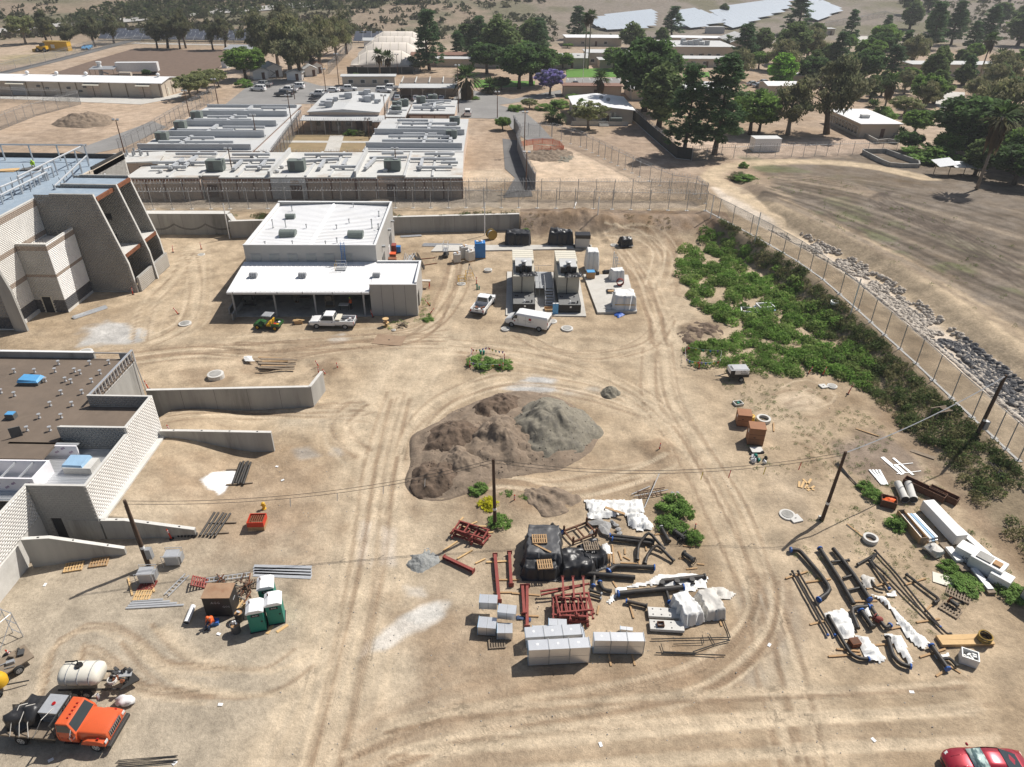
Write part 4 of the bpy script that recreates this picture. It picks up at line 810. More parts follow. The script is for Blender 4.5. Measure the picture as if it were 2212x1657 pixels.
 for(x,y,nm,lb,mt)in((60,1480,'plywood_stack','plywood sheets lying on the pale blue deck','wood_new'),(250,1470,'plywood_sheet','grey board on the blue deck beside the crouching worker','dim_wall')):
  s=TH(nm if nm!='plywood_stack' else 'plywood_board',lb,'board',G(*Q(0,x,y),zt+.03),.1);
  for k in range(3):BX(s,'sheet',mt,(k*.15,k*.1,.05+k*.06),(2.6,1.3,.05),k*.1)
 s=TH('crumpled_sheet','crumpled white sheeting on the blue deck edge','sheeting',G(*Q(0,800,1615),zt));
 for k in range(5):MB().blob((k*.7-1.4,(k%2)*.3,.12),(.7,.4,.22),9,5,.35,k).ob('fold','poly_white',s)
big_block_building()
# ---- flat sheets: lots, roads, fields
def sheet(name,px,mat,lift=.05,t=None,lab=None,kind='structure',zf=None):
 pts=[W(t,*p)for p in px];z=max(p.z for p in pts)if zf is None else zf
 m=MB();m.prism([(p.x,p.y)for p in pts],z-.25,z+lift);return m.ob(name,mat,lab=lab,kind=kind)
def ribbon(name,px,w,mat,lift,t=None,lab=None,kind='structure'):
 c=SMO([W(t,*p)for p in px],4.0);v=[];f=[]
 for i,p in enumerate(c):
  q=c[min(i+1,len(c)-1)]-c[max(i-1,0)];q=V3((-q.y,q.x,0)).normalized()*w/2
  a,b=p+q,p-q;v+=[(a.x,a.y,float(hz(a.x,a.y))+lift),(b.x,b.y,float(hz(b.x,b.y))+lift)]
 f=[(2*i,2*i+1,2*i+3,2*i+2)for i in range(len(c)-1)]
 m=MB();m.add(v,f);return m.ob(name,mat,lab=lab,kind=kind)
sheet('ploughed_field',[(395,655),(740,545),(1130,430),(1960,435),(1985,480),(1890,590),(1560,680),(1540,720),(1000,700)],'plough',.05,0,'dark ploughed field beside the tree row')
sheet('parking_lot',[(0,690),(330,680),(560,745),(1215,745),(1215,870),(900,900),(350,900),(-230,1030),(-420,1030)],'asphalt_pale',.06,10,'grey asphalt lot with parked white trucks')
sheet('asphalt_apron',[(1215,870),(1760,900),(1990,880),(2212,940),(2240,1100),(2100,1030),(1740,1020)],'asphalt_pale',.055,10,'grey asphalt apron behind the cell blocks')
sheet('access_road',[(1080,245),(1130,240),(1165,270),(1192,300),(1140,305),(1110,285)],'asphalt_pale',.065,None,'asphalt road dropping past the grey gate')
sheet('access_road',[(1085,300),(1125,305),(1150,425),(1085,428),(1112,385),(1090,365)],'asphalt',.06,None,'dark asphalt strip beside the end cell block')
sheet('perimeter_road',[(190,335),(270,318),(360,275),(330,262),(230,300),(160,325)],'asphalt_pale',.06,None,'grey perimeter road beside the blue deck building')
sheet('yard_path',[(0,855),(1215,905),(1560,845),(1580,800),(1380,850),(700,838),(0,835)],'slab',.06,0,'pale paved strip before the long warehouse')
sheet('campus_lot',[(470,675),(940,675),(940,770),(760,770),(450,768)],'asphalt_pale',.06,20,'asphalt car park beside the green lawn')
sheet('campus_road',[(-440,760),(0,860),(200,820),(420,780),(440,840),(200,860),(0,895),(-300,930),(-560,930)],'asphalt_pale',.058,20,'curving grey campus drive')
sheet('lawn',[(465,605),(620,596),(985,592),(1010,668),(470,672)],'lawn',.08,20,'bright green lawn below the campus buildings')
sheet('lawn',[(-330,690),(-60,700),(200,705),(195,745),(-100,760),(-330,760)],'lawn',.08,20,'green lawn in the shade of the campus trees')
sheet('lawn',[(1470,630),(1700,625),(1710,670),(1480,672)],'lawn',.08,20,'strip of green lawn between the pine trees')
sheet('court',[(690,315),(1110,315),(1130,375),(760,372),(690,350)],'slab',.06,30,'pale paved court on the far slope')
sheet('terrace_lot',[(1180,780),(1700,800),(1700,900),(1530,960),(1400,880),(1380,830)],'slab',.06,30,'pale paved car park among the trees')
sheet('courtyard',[(190,1170),(1200,1165),(1165,1310),(110,1315)],'dry_lawn',.05,10,'dry grass courtyard between the cell blocks')
sheet('courtyard_path',[(640,1175),(760,1175),(720,1312),(590,1312)],'slab',.09,10,'pale courtyard path')
sheet('courtyard_path',[(200,1218),(1190,1225),(1188,1240),(200,1236)],'slab',.085,10,'pale cross path in the courtyard')
ribbon('highway',[(-200,300),(150,258),(500,225),(1000,190),(1500,140),(1900,105),(2212,85),(2500,60),(2720,45)],15,'road_conc',.5,0,'pale highway crossing below the far hills')
ribbon('field_road',[(0,640),(300,570),(700,470),(1150,350),(1250,340)],5,'asphalt',.08,0,'grey track beside the field fence')
ribbon('canal_road',[(1150,375),(1600,385),(2212,395)],4,'slab',.08,0,'pale track behind the tree row')
for k in range(9):
 a=W(20,480+k*62,676);m=MB();m.bz(a.x-.07,a.x+.07,a.y-5.4,a.y,a.z+.065,a.z+.07);m.ob('bay_line','paint_line',bpy.data.objects['campus_lot'])
 # ---- flat roofed cell blocks
CR=R(3.2)
def DUC(t,pts,z,w=.55,h=.45,mat='duct_grey'):
 for(a,b)in zip(pts[:-1],pts[1:]):
  a=V3(a);b=V3(b);d=b-a;o=BX(t,'duct',mat,((a.x+b.x)/2,(a.y+b.y)/2,z+.35+h/2),(d.length+w*.5,w,h),atan2(d.y,d.x))
  for k in range(max(1,int(d.length/4))):
   p=a.lerp(b,(k+.5)/max(1,int(d.length/4)));B(o,'stand','galv_dull',p.x-.25,p.x+.25,p.y-.25,p.y+.25,z,z+.35)
def ac_unit(t,x,y,z,w=2.6,d=1.6,h=1.5,mat='ac_green'):
 m=MB();m.bz(x-w/2,x+w/2,y-d/2,y+d/2,z+.25,z+h);m.bz(x-w/2+.1,x+w/2-.1,y-d/2+.1,y+d/2-.1,z,z+.25);o=m.ob('air_handler',mat,t)
 B(o,'louvre','dim_wall',x-w*.35,x-w*.05,y-d/2-.03,y-d/2-.003,z+.4,z+h-.2)
 K(o,'fan_ring','galv_dull',(x+w*.22,y,z+h),(x+w*.22,y,z+h+.18),.45,n=10)
def front_block():
 L,Dp,H=60.0,18.0,3.9;t=TH('cell_block','long low tan cell block with ducted white roof behind the double fence','building',W(None,285,431),CR)
 B(t,'wall','tan_wall',0,L,1.4,Dp,0,H-.15)
 roof=B(t,'roof','roof_flat',-.1,L+.1,1.25,Dp+.1,H-.15,H+.1)
 seg=[(0,12.7,1),(12.9,16.0,0),(16.3,25.2,1),(25.3,28.1,2),(28.1,31.6,3),(31.8,40.5,1),(40.7,44.4,1),(44.5,49.4,0),(49.6,60,1)]
 for a,b,k in seg:
  if k==0:
   p=B(t,'recess_wall','tan_wall',a,b,1.0,1.38,0,3.2);d=B(t,'double_door','brown_door',(a+b)/2-.9,(a+b)/2+.9,.92,.998,.05,2.4)
   B(d,'door_joint','ink',(a+b)/2-.03,(a+b)/2+.03,.9,.918,.05,2.4);continue
  B(t,'wall_panel','tan_wall' if k==1 else 'trim_white',a,b,0,1.4,0,H-.15);B(roof,'roof_edge','roof_flat',a-.05,b+.05,-.12,1.25,H-.15,H+.1)
  if k==1:
   n=max(1,round((b-a)/3.5))
   for i in range(n+1):
    x=a+(b-a)*i/n;B(t,'post','tan_trim',x-.13,x+.13,-.07,-.003,0,H-.2)
   B(t,'fascia','tan_trim',a,b,-.06,-.002,H-.55,H-.2)
   for i in range(int((b-a)/.6)):
    x=a+.4+i*.6;B(t,'batten','tan_pale',x-.02,x+.02,-.015,-.001,.1,H-.6)
  if k==3:
   d=B(t,'double_door','brown_door',a+.6,b-.8,-.05,-.003,0,2.5);B(t,'louvre','tan_wall',a+.8,b-1.2,-.03,-.003,2.8,3.4)
 for x in(7.2,12.9,19.5,25.2,31.7,36,40.6,49.5,54.6):
  tall=x in(25.2,40.6);B(roof,'party_parapet','roof_grey',x-.2,x+.2,.2,Dp-.2,H+.1,H+(1.1 if tall else .35))
 for pts in([(3,4.5),(9,4.8)],[(2,8),(11.5,8)],[(6.5,10.5),(6.5,4)],[(8.5,12.5),(8.5,6)],[(4,14.5),(11.6,14.5)],[(14,9.5),(24,9.8)],[(15,14),(22,14)],[(18,3.5),(18,9)],[(22.5,4),(22.5,9)],[(20,5),(24.3,5.2)],[(27,8),(36,10.5)],[(29,14),(38,14.3)],[(33.5,4),(33.5,9.5)],[(35.5,5),(40,5)],[(37.6,10.5),(37.6,6)],[(42,4),(43,11)],[(42,11.5),(49,12)],[(44,15),(48,15.2)],[(50,10.6),(58.5,10.5)],[(52.2,10),(52.2,4)],[(51.5,4.5),(58,4.5)],[(52.5,14.5),(58,14.7)],[(56,8),(59,8)]):DUC(roof,pts,H+.1)
 for x,y in((14.6,4.5),(29.4,4.4),(47,4.6)):ac_unit(roof,x,y,H+.1,3.0,2.0,2.0)
 for x,y in((26.2,6),(26.0,3.0),(42,7),(45.7,3.4),(11,16),(21,16.5),(5,3),(58,16)):
  MB().lathe([(.35,0),(.35,.25),(.5,.3),(.4,.55),(.1,.65)],9,(x,y,H+.1)).ob('roof_vent','roof_grey',roof)
front_block()
def side_block(lab,o,rz,L,Dp,par,ducts,acs,H=3.8,walk=None):
 t=TH('cell_block',lab,'building',o,rz);B(t,'wall','tan_wall',0,L,0,Dp,0,H-.2);roof=B(t,'roof','roof_grey',-.15,L+.15,-.15,Dp+.15,H-.2,H+.08)
 for y,h in par:
  B(roof,'party_parapet','duct_grey',.2,L-.2,y-.2,y+.2,H+.08,H+h)
 for pts in ducts:DUC(roof,pts,H+.08,.6,.5)
 for x,y in acs:ac_unit(roof,x,y,H+.08,2.4,1.8,1.7)
 for i in range(int(L/3.2)+1):
  x=min(L-.1,.1+i*3.2);B(t,'post','tan_trim',x-.12,x+.12,-.06,-.003,0,H-.25)
 B(t,'fascia','tan_trim',0,L,-.06,-.002,H-.55,H-.25);B(t,'fascia','tan_trim',-.003+L,L+.06,0,Dp,H-.55,H-.25)
 return t
side_block('tan cell block with rows of roof ducts, at the end of the asphalt strip',W(10,1790,1490)+V3((-20.5,.8,0)),R(1.5),20.4,32,[(1.2,.3),(2.6,1.2),(15,1.3),(16,.3)],[[(3.2,6.5),(18,6.5)],[(4,10.5),(17,10.8)],[(12,4),(12,13)],[(5,19.5),(19,19.5)],[(5.5,23.5),(18,24)],[(12,17.5),(12,27)],[(4,27),(11,27)],[(17.5,5),(17.5,9)],[(7,12.8),(14,12.8)]],[(17.5,12),(17.5,26)])
side_block('tan cell block with stepped grey parapets, on the outer side of the courtyard',V3((-76.8,146.5,2.7)),R(3),23,49,[(1,1.2),(12,1.4),(13,.4),(23,1.4),(24,.4),(34,1.4),(35,.4),(45,.8)],[[(3,5),(18,5)],[(8,3),(8,10)],[(4,8.5),(13,8.5)],[(3,16),(15,16)],[(10,14),(10,21)],[(12,19),(21,19)],[(3,27),(16,27)],[(11,25),(11,32)],[(5,30.5),(14,30.5)],[(3,38),(16,38)],[(12,36),(12,43)],[(15,41),(21,41)]],[(2.2,9),(2.2,20),(2.2,31)])
side_block('tan block with jumbled roof machinery beside the carport',V3((-27.2,189.5,2.7)),R(2),11.5,18,[(9,.3)],[[(1,4),(9,4)],[(3,8),(8,12)],[(2,14),(10,14)],[(6,3),(6,10)]],[(2,14),(5,16.5)],H=3.4)
side_block('small white roofed service block between the courtyard hall and the carport',V3((-33,187,2.7)),R(2),5,16,[(8,.3)],[[(1,3),(4,3)],[(2,7),(2,14)]],[(2.5,5),(2,11),(3.5,14)],H=3.0)
def hall():
 t=TH('dining_hall','white roofed hall with rooftop coolers at the back of the courtyard','building',V3((-51.2,181.5,2.7)),R(3));L,Dp,H=17.3,28,4.4
 B(t,'wall','tan_wall',0,L,3,Dp,0,H)
 m=MB();m.hexa([(-.3,2.7,H),(L+.3,2.7,H),(L+.3,Dp+.3,H),(-.3,Dp+.3,H),(-.3,2.7,H+.1),(L+.3,2.7,H+.1),(L+.3,Dp+.3,H+.1),(-.3,Dp+.3,H+.1)]);m.ext([(-.3,2.7,H+.1),(L+.3,2.7,H+.1),(L/2,2.7,H+.75)],(0,Dp-2.4,0));roof=m.ob('roof','roof_grey',t)
 MB().hexa([(-1.5,-.5,3.0),(L+1.5,-.5,3.0),(L+1.5,3.2,3.5),(-1.5,3.2,3.5),(-1.5,-.5,3.15),(L+1.5,-.5,3.15),(L+1.5,3.2,3.65),(-1.5,3.2,3.65)]).ob('porch_roof','roof_grey',t)
 for i in range(7):
  x=-1+i*(L+2)/6;K(t,'porch_post','tan_trim',(x,-.2,0),(x,-.2,3.05),.09,n=6)
 for x in(4.6,12.2):B(t,'double_door','brown_door',x-.8,x+.8,2.9,2.998,0,2.3)
 for x in(2,7,9.5,14.8):w_=B(t,'window','glass',x-.6,x+.6,2.92,2.998,1.2,2.2)
 for x,y,s in((4.5,7,1),(4.2,10.5,1),(7.8,17.5,1),(13.3,14.5,1),(13.8,17.5,1),(12,23.5,1),(4.8,15,.7),(15.6,13.5,.7),(6.5,22,.5),(16,15.5,.5)):
  zz=H+.1+.65*(1-abs(x-L/2)/(L/2));c=B(roof,'cooler','duct_grey',x-.8*s,x+.8*s,y-.7*s,y+.7*s,zz-.3,zz+1.5*s);B(c,'pad','dark_in',x+.8*s+.003,x+.8*s+.03,y-.55*s,y+.55*s,zz+.2,zz+1.3*s)
  if s>.9:B(c,'duct','duct_grey',x-2.4,x-.82,y-.4,y+.4,zz+.25,zz+.95)
hall()
def walkway(lab,pts,w,z=3.1):
 a,b=V3(pts[0]),V3(pts[1]);d=b-a;t=TH('covered_walkway',lab,'walkway',a,atan2(d.y,d.x));L=d.length
 B(t,'roof','roof_grey',0,L,-w/2,w/2,z,z+.2)
 for i in range(int(L/4)+1):
  for s in(-1,1):K(t,'post','tan_trim',(min(L-.1,i*4+.1),s*(w/2-.15),0),(min(L-.1,i*4+.1),s*(w/2-.15),z),.08,n=5)
walkway('covered walkway along the end cell block beside the courtyard',[(-24.3,149.5,2.7),(-26.2,184,2.7)],3)
walkway('covered walkway along the stepped cell block beside the courtyard',[(-52.4,150,2.7),(-57.0,192,2.7)],3)
walkway('covered walkway crossing between the courtyard hall and the service blocks',[(-35,181.2,2.7),(-26.5,181.8,2.7)],2.6)
def guardhouse():
 t=TH('guardhouse','two storey tan guardhouse with roof vents beside the perimeter road','building',V3((-75.9,133.5,2.7)),R(14));B(t,'wall','tan_wall',0,8.5,0,6.5,0,4.6);r=B(t,'roof','roof_flat',-.5,9,-.5,7,4.6,4.85)
 B(t,'band','tan_trim',-.02,8.52,-.03,-.003,2.1,2.35)
 for x,z in((3.0,3.0),(5.6,3.0),(6.5,3.1),(2.4,1.0),(5.2,1.0)):B(t,'window','glass',x-.35,x+.35,-.05,-.003,z,z+.9)
 for k in range(7):m=MB();x,y=2.5+(k%4)*1.3,4+(k//4)*1.2;m.cyl((x,y,4.85),(x,y,5.5+.3*(k%3)),.2,n=7);m.ob('roof_vent','galv_dull',r)
guardhouse()
# ---- long warehouse
def warehouse():
 a=W(0,1415,845);t=TH('warehouse','long low warehouse with white roof and tan bays','building',a,R(-1));L,Dp,H=66,11.5,4.0
 m=MB();m.bz(-L,0,0,Dp,0,H);m.ext([(0,0,H),(0,Dp,H),(0,Dp/2,H+.75)],(-.3,0,0));m.ob('wall','tan_pale',t)
 m=MB();m.hexa([(-L,-.5,H-.1),(.4,-.5,H-.1),(.4,Dp/2,H+.75),(-L,Dp/2,H+.75),(-L,-.5,H+.05),(.4,-.5,H+.05),(.4,Dp/2,H+.9),(-L,Dp/2,H+.9)]);m.hexa([(-L,Dp/2,H+.75),(.4,Dp/2,H+.75),(.4,Dp+.5,H-.1),(-L,Dp+.5,H-.1),(-L,Dp/2,H+.9),(.4,Dp/2,H+.9),(.4,Dp+.5,H+.05),(-L,Dp+.5,H+.05)]);roof=m.ob('roof','white_roof',t)
 for k in range(14):x=-.6-k*5.0;B(t,'pilaster','wood_old',x-.14,x+.14,-.12,-.003,0,H-.15)
 for x,w_,mt in((-5.2,3.4,'tan_wall'),(-20.7,4,'tan_wall'),(-43.5,4.6,'roof_grey'),(-58,4,'tan_wall')):
  d=B(t,'roller_door',mt,x-w_/2,x+w_/2,-.1,-.004,0,3.2)
  for k in range(1,7):m2=MB();m2.bz(x-w_/2,x+w_/2,-.115,-.102,k*.45,k*.45+.03);m2.ob('slat','dim_wall',d)
  MB().hexa([(x-w_/2-.4,-1.3,3.1),(x+w_/2+.4,-1.3,3.1),(x+w_/2+.4,-.1,3.5),(x-w_/2-.4,-.1,3.5),(x-w_/2-.4,-1.3,3.3),(x+w_/2+.4,-1.3,3.3),(x+w_/2+.4,-.1,3.7),(x-w_/2-.4,-.1,3.7)]).ob('awning','cream',t)
 for x in(-3,-25,-34,-43,-52,-61):MB().lathe([(.3,0),(.3,.6),(.55,.65),(.5,1.1),(.15,1.3)],9,(x,Dp/2,H+.7)).ob('roof_vent','white_roof',roof)
 for x,z in((-24.6,1.2),(-34.5,1.8),(-37,2.4),(-23,2.4),(-28,2.0)):B(t,'wall_box','dim_wall',x-.5,x+.5,-.3,-.003,z,z+.5)
 B(t,'door','cream',.003,.08,3.5,4.5,0,2.2)
 for y in(2.5,6.5,8.5):K(t,'downpipe','tan_trim',(.1,y,0),(.1,y,3.6),.06,n=5)
warehouse()
def boxvan(lab,name,cat,a,rz,L,Wd,H,mat,WHE=False,z0=.0):
 t=TH(name,lab,cat,a,rz);B(t,'body',mat,0,L,0,Wd,z0,z0+H)
 n=int(L/1.1)
 for k in range(1,n):B(t,'rib',mat,k*L/n-.04,k*L/n+.04,-.04,-.002,z0+.1,z0+H-.1)
 B(t,'roof',mat,-.05,L+.05,-.06,Wd+.05,z0+H,z0+H+.08)
 m=MB();m.bz(L+.002,L+.06,.1,Wd/2-.02,z0+.1,z0+H-.1);m.bz(L+.002,L+.06,Wd/2+.02,Wd-.1,z0+.1,z0+H-.1);m.ob('end_doors',mat,t)
 if WHE:
  for x in(L*.1,L*.78,L*.88):
   for y in(.15,Wd-.15):K(t,'wheel','rubber',(x,y-.12,.5),(x,y+.12,.5),.5,n=12)
 return t
boxvan('white semi trailer parked on the ploughed field behind the warehouse','semi_trailer','trailer',W(0,1015,652),R(9),13.6,2.6,2.8,'white_paint',True,1.1)
boxvan('white shipping container on the corner of the ploughed field','shipping_container','container',W(0,1960,592),R(62),6.0,2.5,2.6,'white_paint')
boxvan('small white container behind the far right campus roofs','storage_container','container',W(20,1745,400),R(2),18,3,3,'roof_grey')
boxvan('small white power cabinet below the solar rows','power_cabinet','cabinet',W(20,1680,292),R(8),10,3,3.2,'roof_grey')
boxvan('white shed with a flat roof beside the tall pines','garden_shed','shed',W(20,2085,1315),R(4),6.2,3.2,2.9,'white_paint')
def HOU(lab,o,rz,L,Dp,H,rise=.6,wall='tan_pale',roof='roof_grey',name='campus_building',cat='building',wins=0,doors=1,eave=.5,along='x',wz=.9,wh=1.2,base=None):
 t=TH(name,lab,cat,o,rz);m=MB();m.bz(0,L,0,Dp,-.5,H)
 if rise:
  if along=='x':m.ext([(0,0,H),(0,Dp,H),(0,Dp/2,H+rise)],(L,0,0))
  else:m.ext([(0,0,H),(L,0,H),(L/2,0,H+rise)],(0,Dp,0))
 m.ob('wall',wall,t);e=eave;m=MB()
 if not rise:m.bz(-e,L+e,-e,Dp+e,H+.003,H+.22)
 elif along=='x':
  s=rise/(Dp/2)
  for q in((-e,Dp/2),(Dp+e,Dp/2)):
   y0,y1=q;z0=H-e*s+.01;z1=H+rise+.01;P=[(-e,y0,z0),(L+e,y0,z0),(L+e,y1,z1),(-e,y1,z1)]
   if y0>y1:P=[P[3],P[2],P[1],P[0]]
   m.hexa(P+[(x,y,z+.18)for x,y,z in P])
 else:
  s=rise/(L/2)
  for q in((-e,L/2),(L+e,L/2)):
   x0,x1=q;z0=H-e*s+.01;z1=H+rise+.01;P=[(x0,-e,z0),(x1,-e,z1),(x1,Dp+e,z1),(x0,Dp+e,z0)]
   if x0>x1:P=[P[1],P[0],P[3],P[2]]
   m.hexa(P+[(x,y,z+.18)for x,y,z in P])
 m.ob('roof',roof,t)
 for i in range(wins):
  x=L*(i+.7)/(wins+.4);w_=min(1.6,L/(wins+1)*.6);f=B(t,'window','trim_white',x-w_/2,x+w_/2,-.06,-.003,wz,wz+wh);B(f,'pane','glass',x-w_/2+.1,x+w_/2-.1,-.085,-.062,wz+.1,wz+wh-.1)
 for i in range(doors):
  x=L*(i+.5)/max(doors,1)+.9;B(t,'door','brown_door',x-.5,x+.5,-.07,-.003,0,2.1)
 return t
Z27=UZ(0)
HOU('long tan modular office with four windows beside the parking lot',W(10,750,748),R(6),17,4,3.0,.25,wins=4,doors=0,name='modular_office')
h=HOU('white roofed campus building with a loading ramp, inside the dark fence',V3((16.0,197.2,2.7)),R(2),15,19,3.4,.8,wall='tan_pale',roof='white_roof',along='y',wins=1,doors=1)
for k in range(2):K(h,'duct','cream',(9.0+k*1.1,-.4,.2),(9.0+k*1.1,-.4,2.9),.35,n=10)
B(h,'air_handler','ac_green',8.8,11.8,-2.4,-.6,0,1.9)
for x,y in((8,12),(9.5,9)):MB().lathe([(.4,0),(.4,.4),(.6,.45),(.5,.9),(.1,1)],9,(x,y,4.0)).ob('roof_vent','galv_dull',h)
m=MB();m.bz(-1.5,13.5,-2.6,-1.2,0,.3);m.bz(5.8,8.3,-2.4,-.8,.3,.9);m.bz(-1.5,13.5,-2.64,-2.6,.3,1.1);m.ob('ramp','conc_pale',h)
for k in range(4):B(h,'step','conc_pale',5.8,8.3,-3.6+k*.3,-3.3+k*.3,0,.2*(k+1))
h=HOU('flat roofed classroom with a row of tall windows beside the far yard wall',W(30,780,1190),R(4),10.0,18,3.2,0,wall='tan_pale',roof='white_roof',wins=0,doors=1)
for k in range(9):w_=B(h,'window','trim_white',-.08,-.003,1.2+k*1.75,2.7+k*1.75,.5,2.4);B(w_,'pane','glass',-.1,-.082,1.3+k*1.75,2.6+k*1.75,.6,2.3)
B(h,'roof_unit','roof_grey',3,5,6,7.5,3.4,4.2)
for lb,o,rz,L,Dp,H,rise,wn_,nm in[('low tan house with a long roof beside the two tall palms',W(20,340,590),3,14,9,3.6,1.0,1,'x'),('low tan wing with strip windows behind the two tall palms',W(20,640,560),3,22,10,4.2,0,6,'x'),('tan flat building behind the round lawn tree',W(20,755,590),2,12,7,2.8,0,2,'x'),('white roofed campus wing far behind the palms',W(20,470,400),4,26,12,3.5,0,2,'x'),('broad two storey campus building with rooftop machinery',W(20,1340,510),3,28,22,4.6,0,7,'x'),('long low campus wing before the rooftop machinery',W(20,1400,580),2,24,8,2.9,0,5,'x'),('far white roofed campus wing below the solar rows',W(20,1380,410),0,26,9,4.0,0,6,'x'),('gabled tan hall at the end of the campus',W(20,1880,465),2,14,20,4.6,2.4,2,'y'),('long tan barrack with paired windows among the far trees',W(30,1225,660),3,40,9,4.0,0,7,'x'),('tan house half hidden behind the tall palm trunk',W(30,1890,1420),8,12,12,4.5,0,1,'x'),('low white roofed block hidden between the pines',W(20,1030,870),2,30,14,3.2,0,5,'x'),('white roofed hut under the dark trees',W(30,-10,830),4,14,8,3.0,.6,2,'x'),('tan hut behind the bright green tree',W(30,180,745),4,14,6,3.2,0,2,'x'),('small tan pump house on the far slope',W(30,480,305),6,6,5,3.0,0,1,'x'),('long brown roofed store beside the tents',W(10,1350,560),5,34,8,3.4,.5,0,'x'),('dark fronted long shed behind the big pine',W(10,1560,580),4,26,6,2.8,.3,0,'x'),('brown brick utility block with a flat roof by the lone fan palm',W(20,445,835),2,18,5,3.0,0,0,'x'),]:
 h=HOU(lb,o,R(rz),L,Dp,H,rise,wins=wn_,along=nm,roof='white_roof' if 'white' in lb else('tan_trim' if 'brown' in lb else 'roof_grey'),wall='tan_wall' if 'brown' in lb else 'tan_pale',doors=1)
 if 'machinery' in lb and 'broad' in lb:
  for k in range(9):m=MB();x,y=8+(k%5)*2.4,5+(k//5)*3;m.bz(x-.9,x+.9,y-.8,y+.8,H+.2,H+1.6+.4*(k%3));m.ob('roof_unit','roof_grey',h)
 if lb.startswith('low tan house'):
  for k in range(3):B(h,'skylight','trim_white',2+k*4,3+k*4,2,2.8,H+.6,H+.95)
for lb,px,rz,L,Dp,H,rise,al in[('white farm shed with crossed barn doors beside the lot trees',(95,672),30,5.5,7,3.0,1.2,'y'),('white hut with an open awning beside the barn door shed',(-20,690),30,5,5,2.6,.8,'y'),('small white hut under the lot eucalyptus',(270,697),5,5,3.5,2.4,.7,'y'),('white hut with a pale awning under the lot eucalyptus',(430,665),25,4,4,2.5,1.0,'y'),('white hut with red roof at the lot edge',(490,640),25,3.6,4,2.8,1.0,'y'),('white sentry hut beside the tents',(935,415),5,4,4,3.0,.8,'x')]:
 h=HOU(lb,W(10,*px),R(rz),L,Dp,H,rise,wall='white_paint',roof='tan_trim' if 'red' in lb else 'roof_grey',along=al,wins=0,doors=1,name='white_hut')
 if 'crossed' in lb:
  for s in(-1,1):BX(h,'brace','dim_wall',(L/2,-.1,1.3),(3.4,.05,.12),0,s*.62)
  # ---- carport, tents, sheds
def carport():
 t=TH('carport','long open carport with cars parked under its pale roof','carport',W(10,1245,862),R(4));L,Dp=17.2,15
 MB().hexa([(-.3,-.3,3.2),(L+.5,-.3,3.2),(L+.5,4,3.7),(-.3,4,3.7),(-.3,-.3,3.4),(L+.5,-.3,3.4),(L+.5,4,3.9),(-.3,4,3.9)]).ob('front_roof','roof_grey',t);rf=B(t,'roof','roof_brown',0,L,4.05,Dp,3.7,4.0)
 for k in range(5):B(rf,'parapet','roof_flat',.2+k*4.2,.5+k*4.2,4.1,Dp,4.0,4.35)
 for k in range(6):m=MB();x=.1+k*3.4;m.cyl((x,0,0),(x,0,3.25),.09,n=6);m.ob('post','tan_pale',t);K(t,'brace','tan_pale',(x,0,2.3),(x+.9,.3,3.3),.06,n=5)
 B(t,'back_wall','tan_wall',0,L,6.5,6.7,0,3.7);m=MB();m.bz(-.2,-.05,3,Dp,0,3.6);m.bz(L+.05,L+.2,5,Dp,0,3.6);m.ob('side_wall','tan_wall',t)
 return t
carport()
def tent(lab,o,rz,L,Dp,H):
 t=TH('frame_tent',lab,'tent',o,rz);N=8;sec=[]
 prof=[(0,0),(.0,.34),(.06,.52),(.2,.72),(.36,.92),(.5,1.0),(.64,.92),(.8,.72),(.94,.52),(1,.34),(1,0)]
 xs=np.linspace(0,1,N+1);S=[]
 for u in xs:
  e=min(u,1-u);k=min(1,.42+2.6*e)if e<.22 else 1.0
  S.append([(u*L,Dp*v,H*z*(k if z>.34 else 1))for v,z in prof])
 MB().loft(S).ob('canvas','tent_white',t,smooth=50)
 for i,s in enumerate(S[1:-1]):TB(t,'hoop','cream',[(x,y,z+.05)for x,y,z in s],.09,5)
 B(t,'door','dim_wall',L*.86,L*.86+1.8,-.08,-.003,0,2.1)
 for u in(.05,.16):B(t,'window','dim_wall',L*u,L*u+.9,-.05,-.003,.9,1.8)
M('tent_white',(.66,.60,.53),.8,0,var=.04)
o1=W(10,815,618)
tent('large pale frame tent behind the twin palms',o1,R(5),25,14,6.2)
tent('second pale frame tent in the row behind the twin palms',o1+V3((-2,24,0)),R(5),26,14,6.4)
tent('third pale frame tent in the row, with a roof vent',o1+V3((-3.5,46,0)),R(5),26,14,6.4)
tent('farthest pale frame tent beside the dark solar strip',o1+V3((-5,66,0)),R(5),26,14,6.4)
t=TH('open_shed','open farm shed with grey roof behind the corner container','shed',W(0,1960,490),R(5))
MB().hexa([(-1,-.5,2.6),(12,-.5,2.6),(13,8,3.4),(0,8,3.4),(-1,-.5,2.75),(12,-.5,2.75),(13,8,3.55),(0,8,3.55)]).ob('roof','galv_dull',t)
for x in(0,4,8,11.5):K(t,'post','wood_old',(x,0,0),(x,0,2.6),.12,n=5)
t=TH('open_shed','grey canopy shed between the warehouse and the semi trailer','shed',W(0,780,668),R(8))
MB().hexa([(0,0,2.3),(8,0,2.3),(8,5,2.7),(0,5,2.7),(0,0,2.42),(8,0,2.42),(8,5,2.82),(0,5,2.82)]).ob('roof','galv_dull',t)
for x in(.2,7.8):
 for y in(.2,4.8):K(t,'post','wood_old',(x,y,0),(x,y,2.4),.1,n=5)
t=TH('dust_collector','white leaning stack behind the long warehouse roof','stack',W(0,880,652));MB().lathe([(.7,0),(.7,3.2),(.5,3.6),(.9,3.8),(.9,4.4)],12).ob('drum','white_paint',t);K(t,'elbow','white_paint',(0,0,1.2),(2.4,0,.5),.25,n=8)
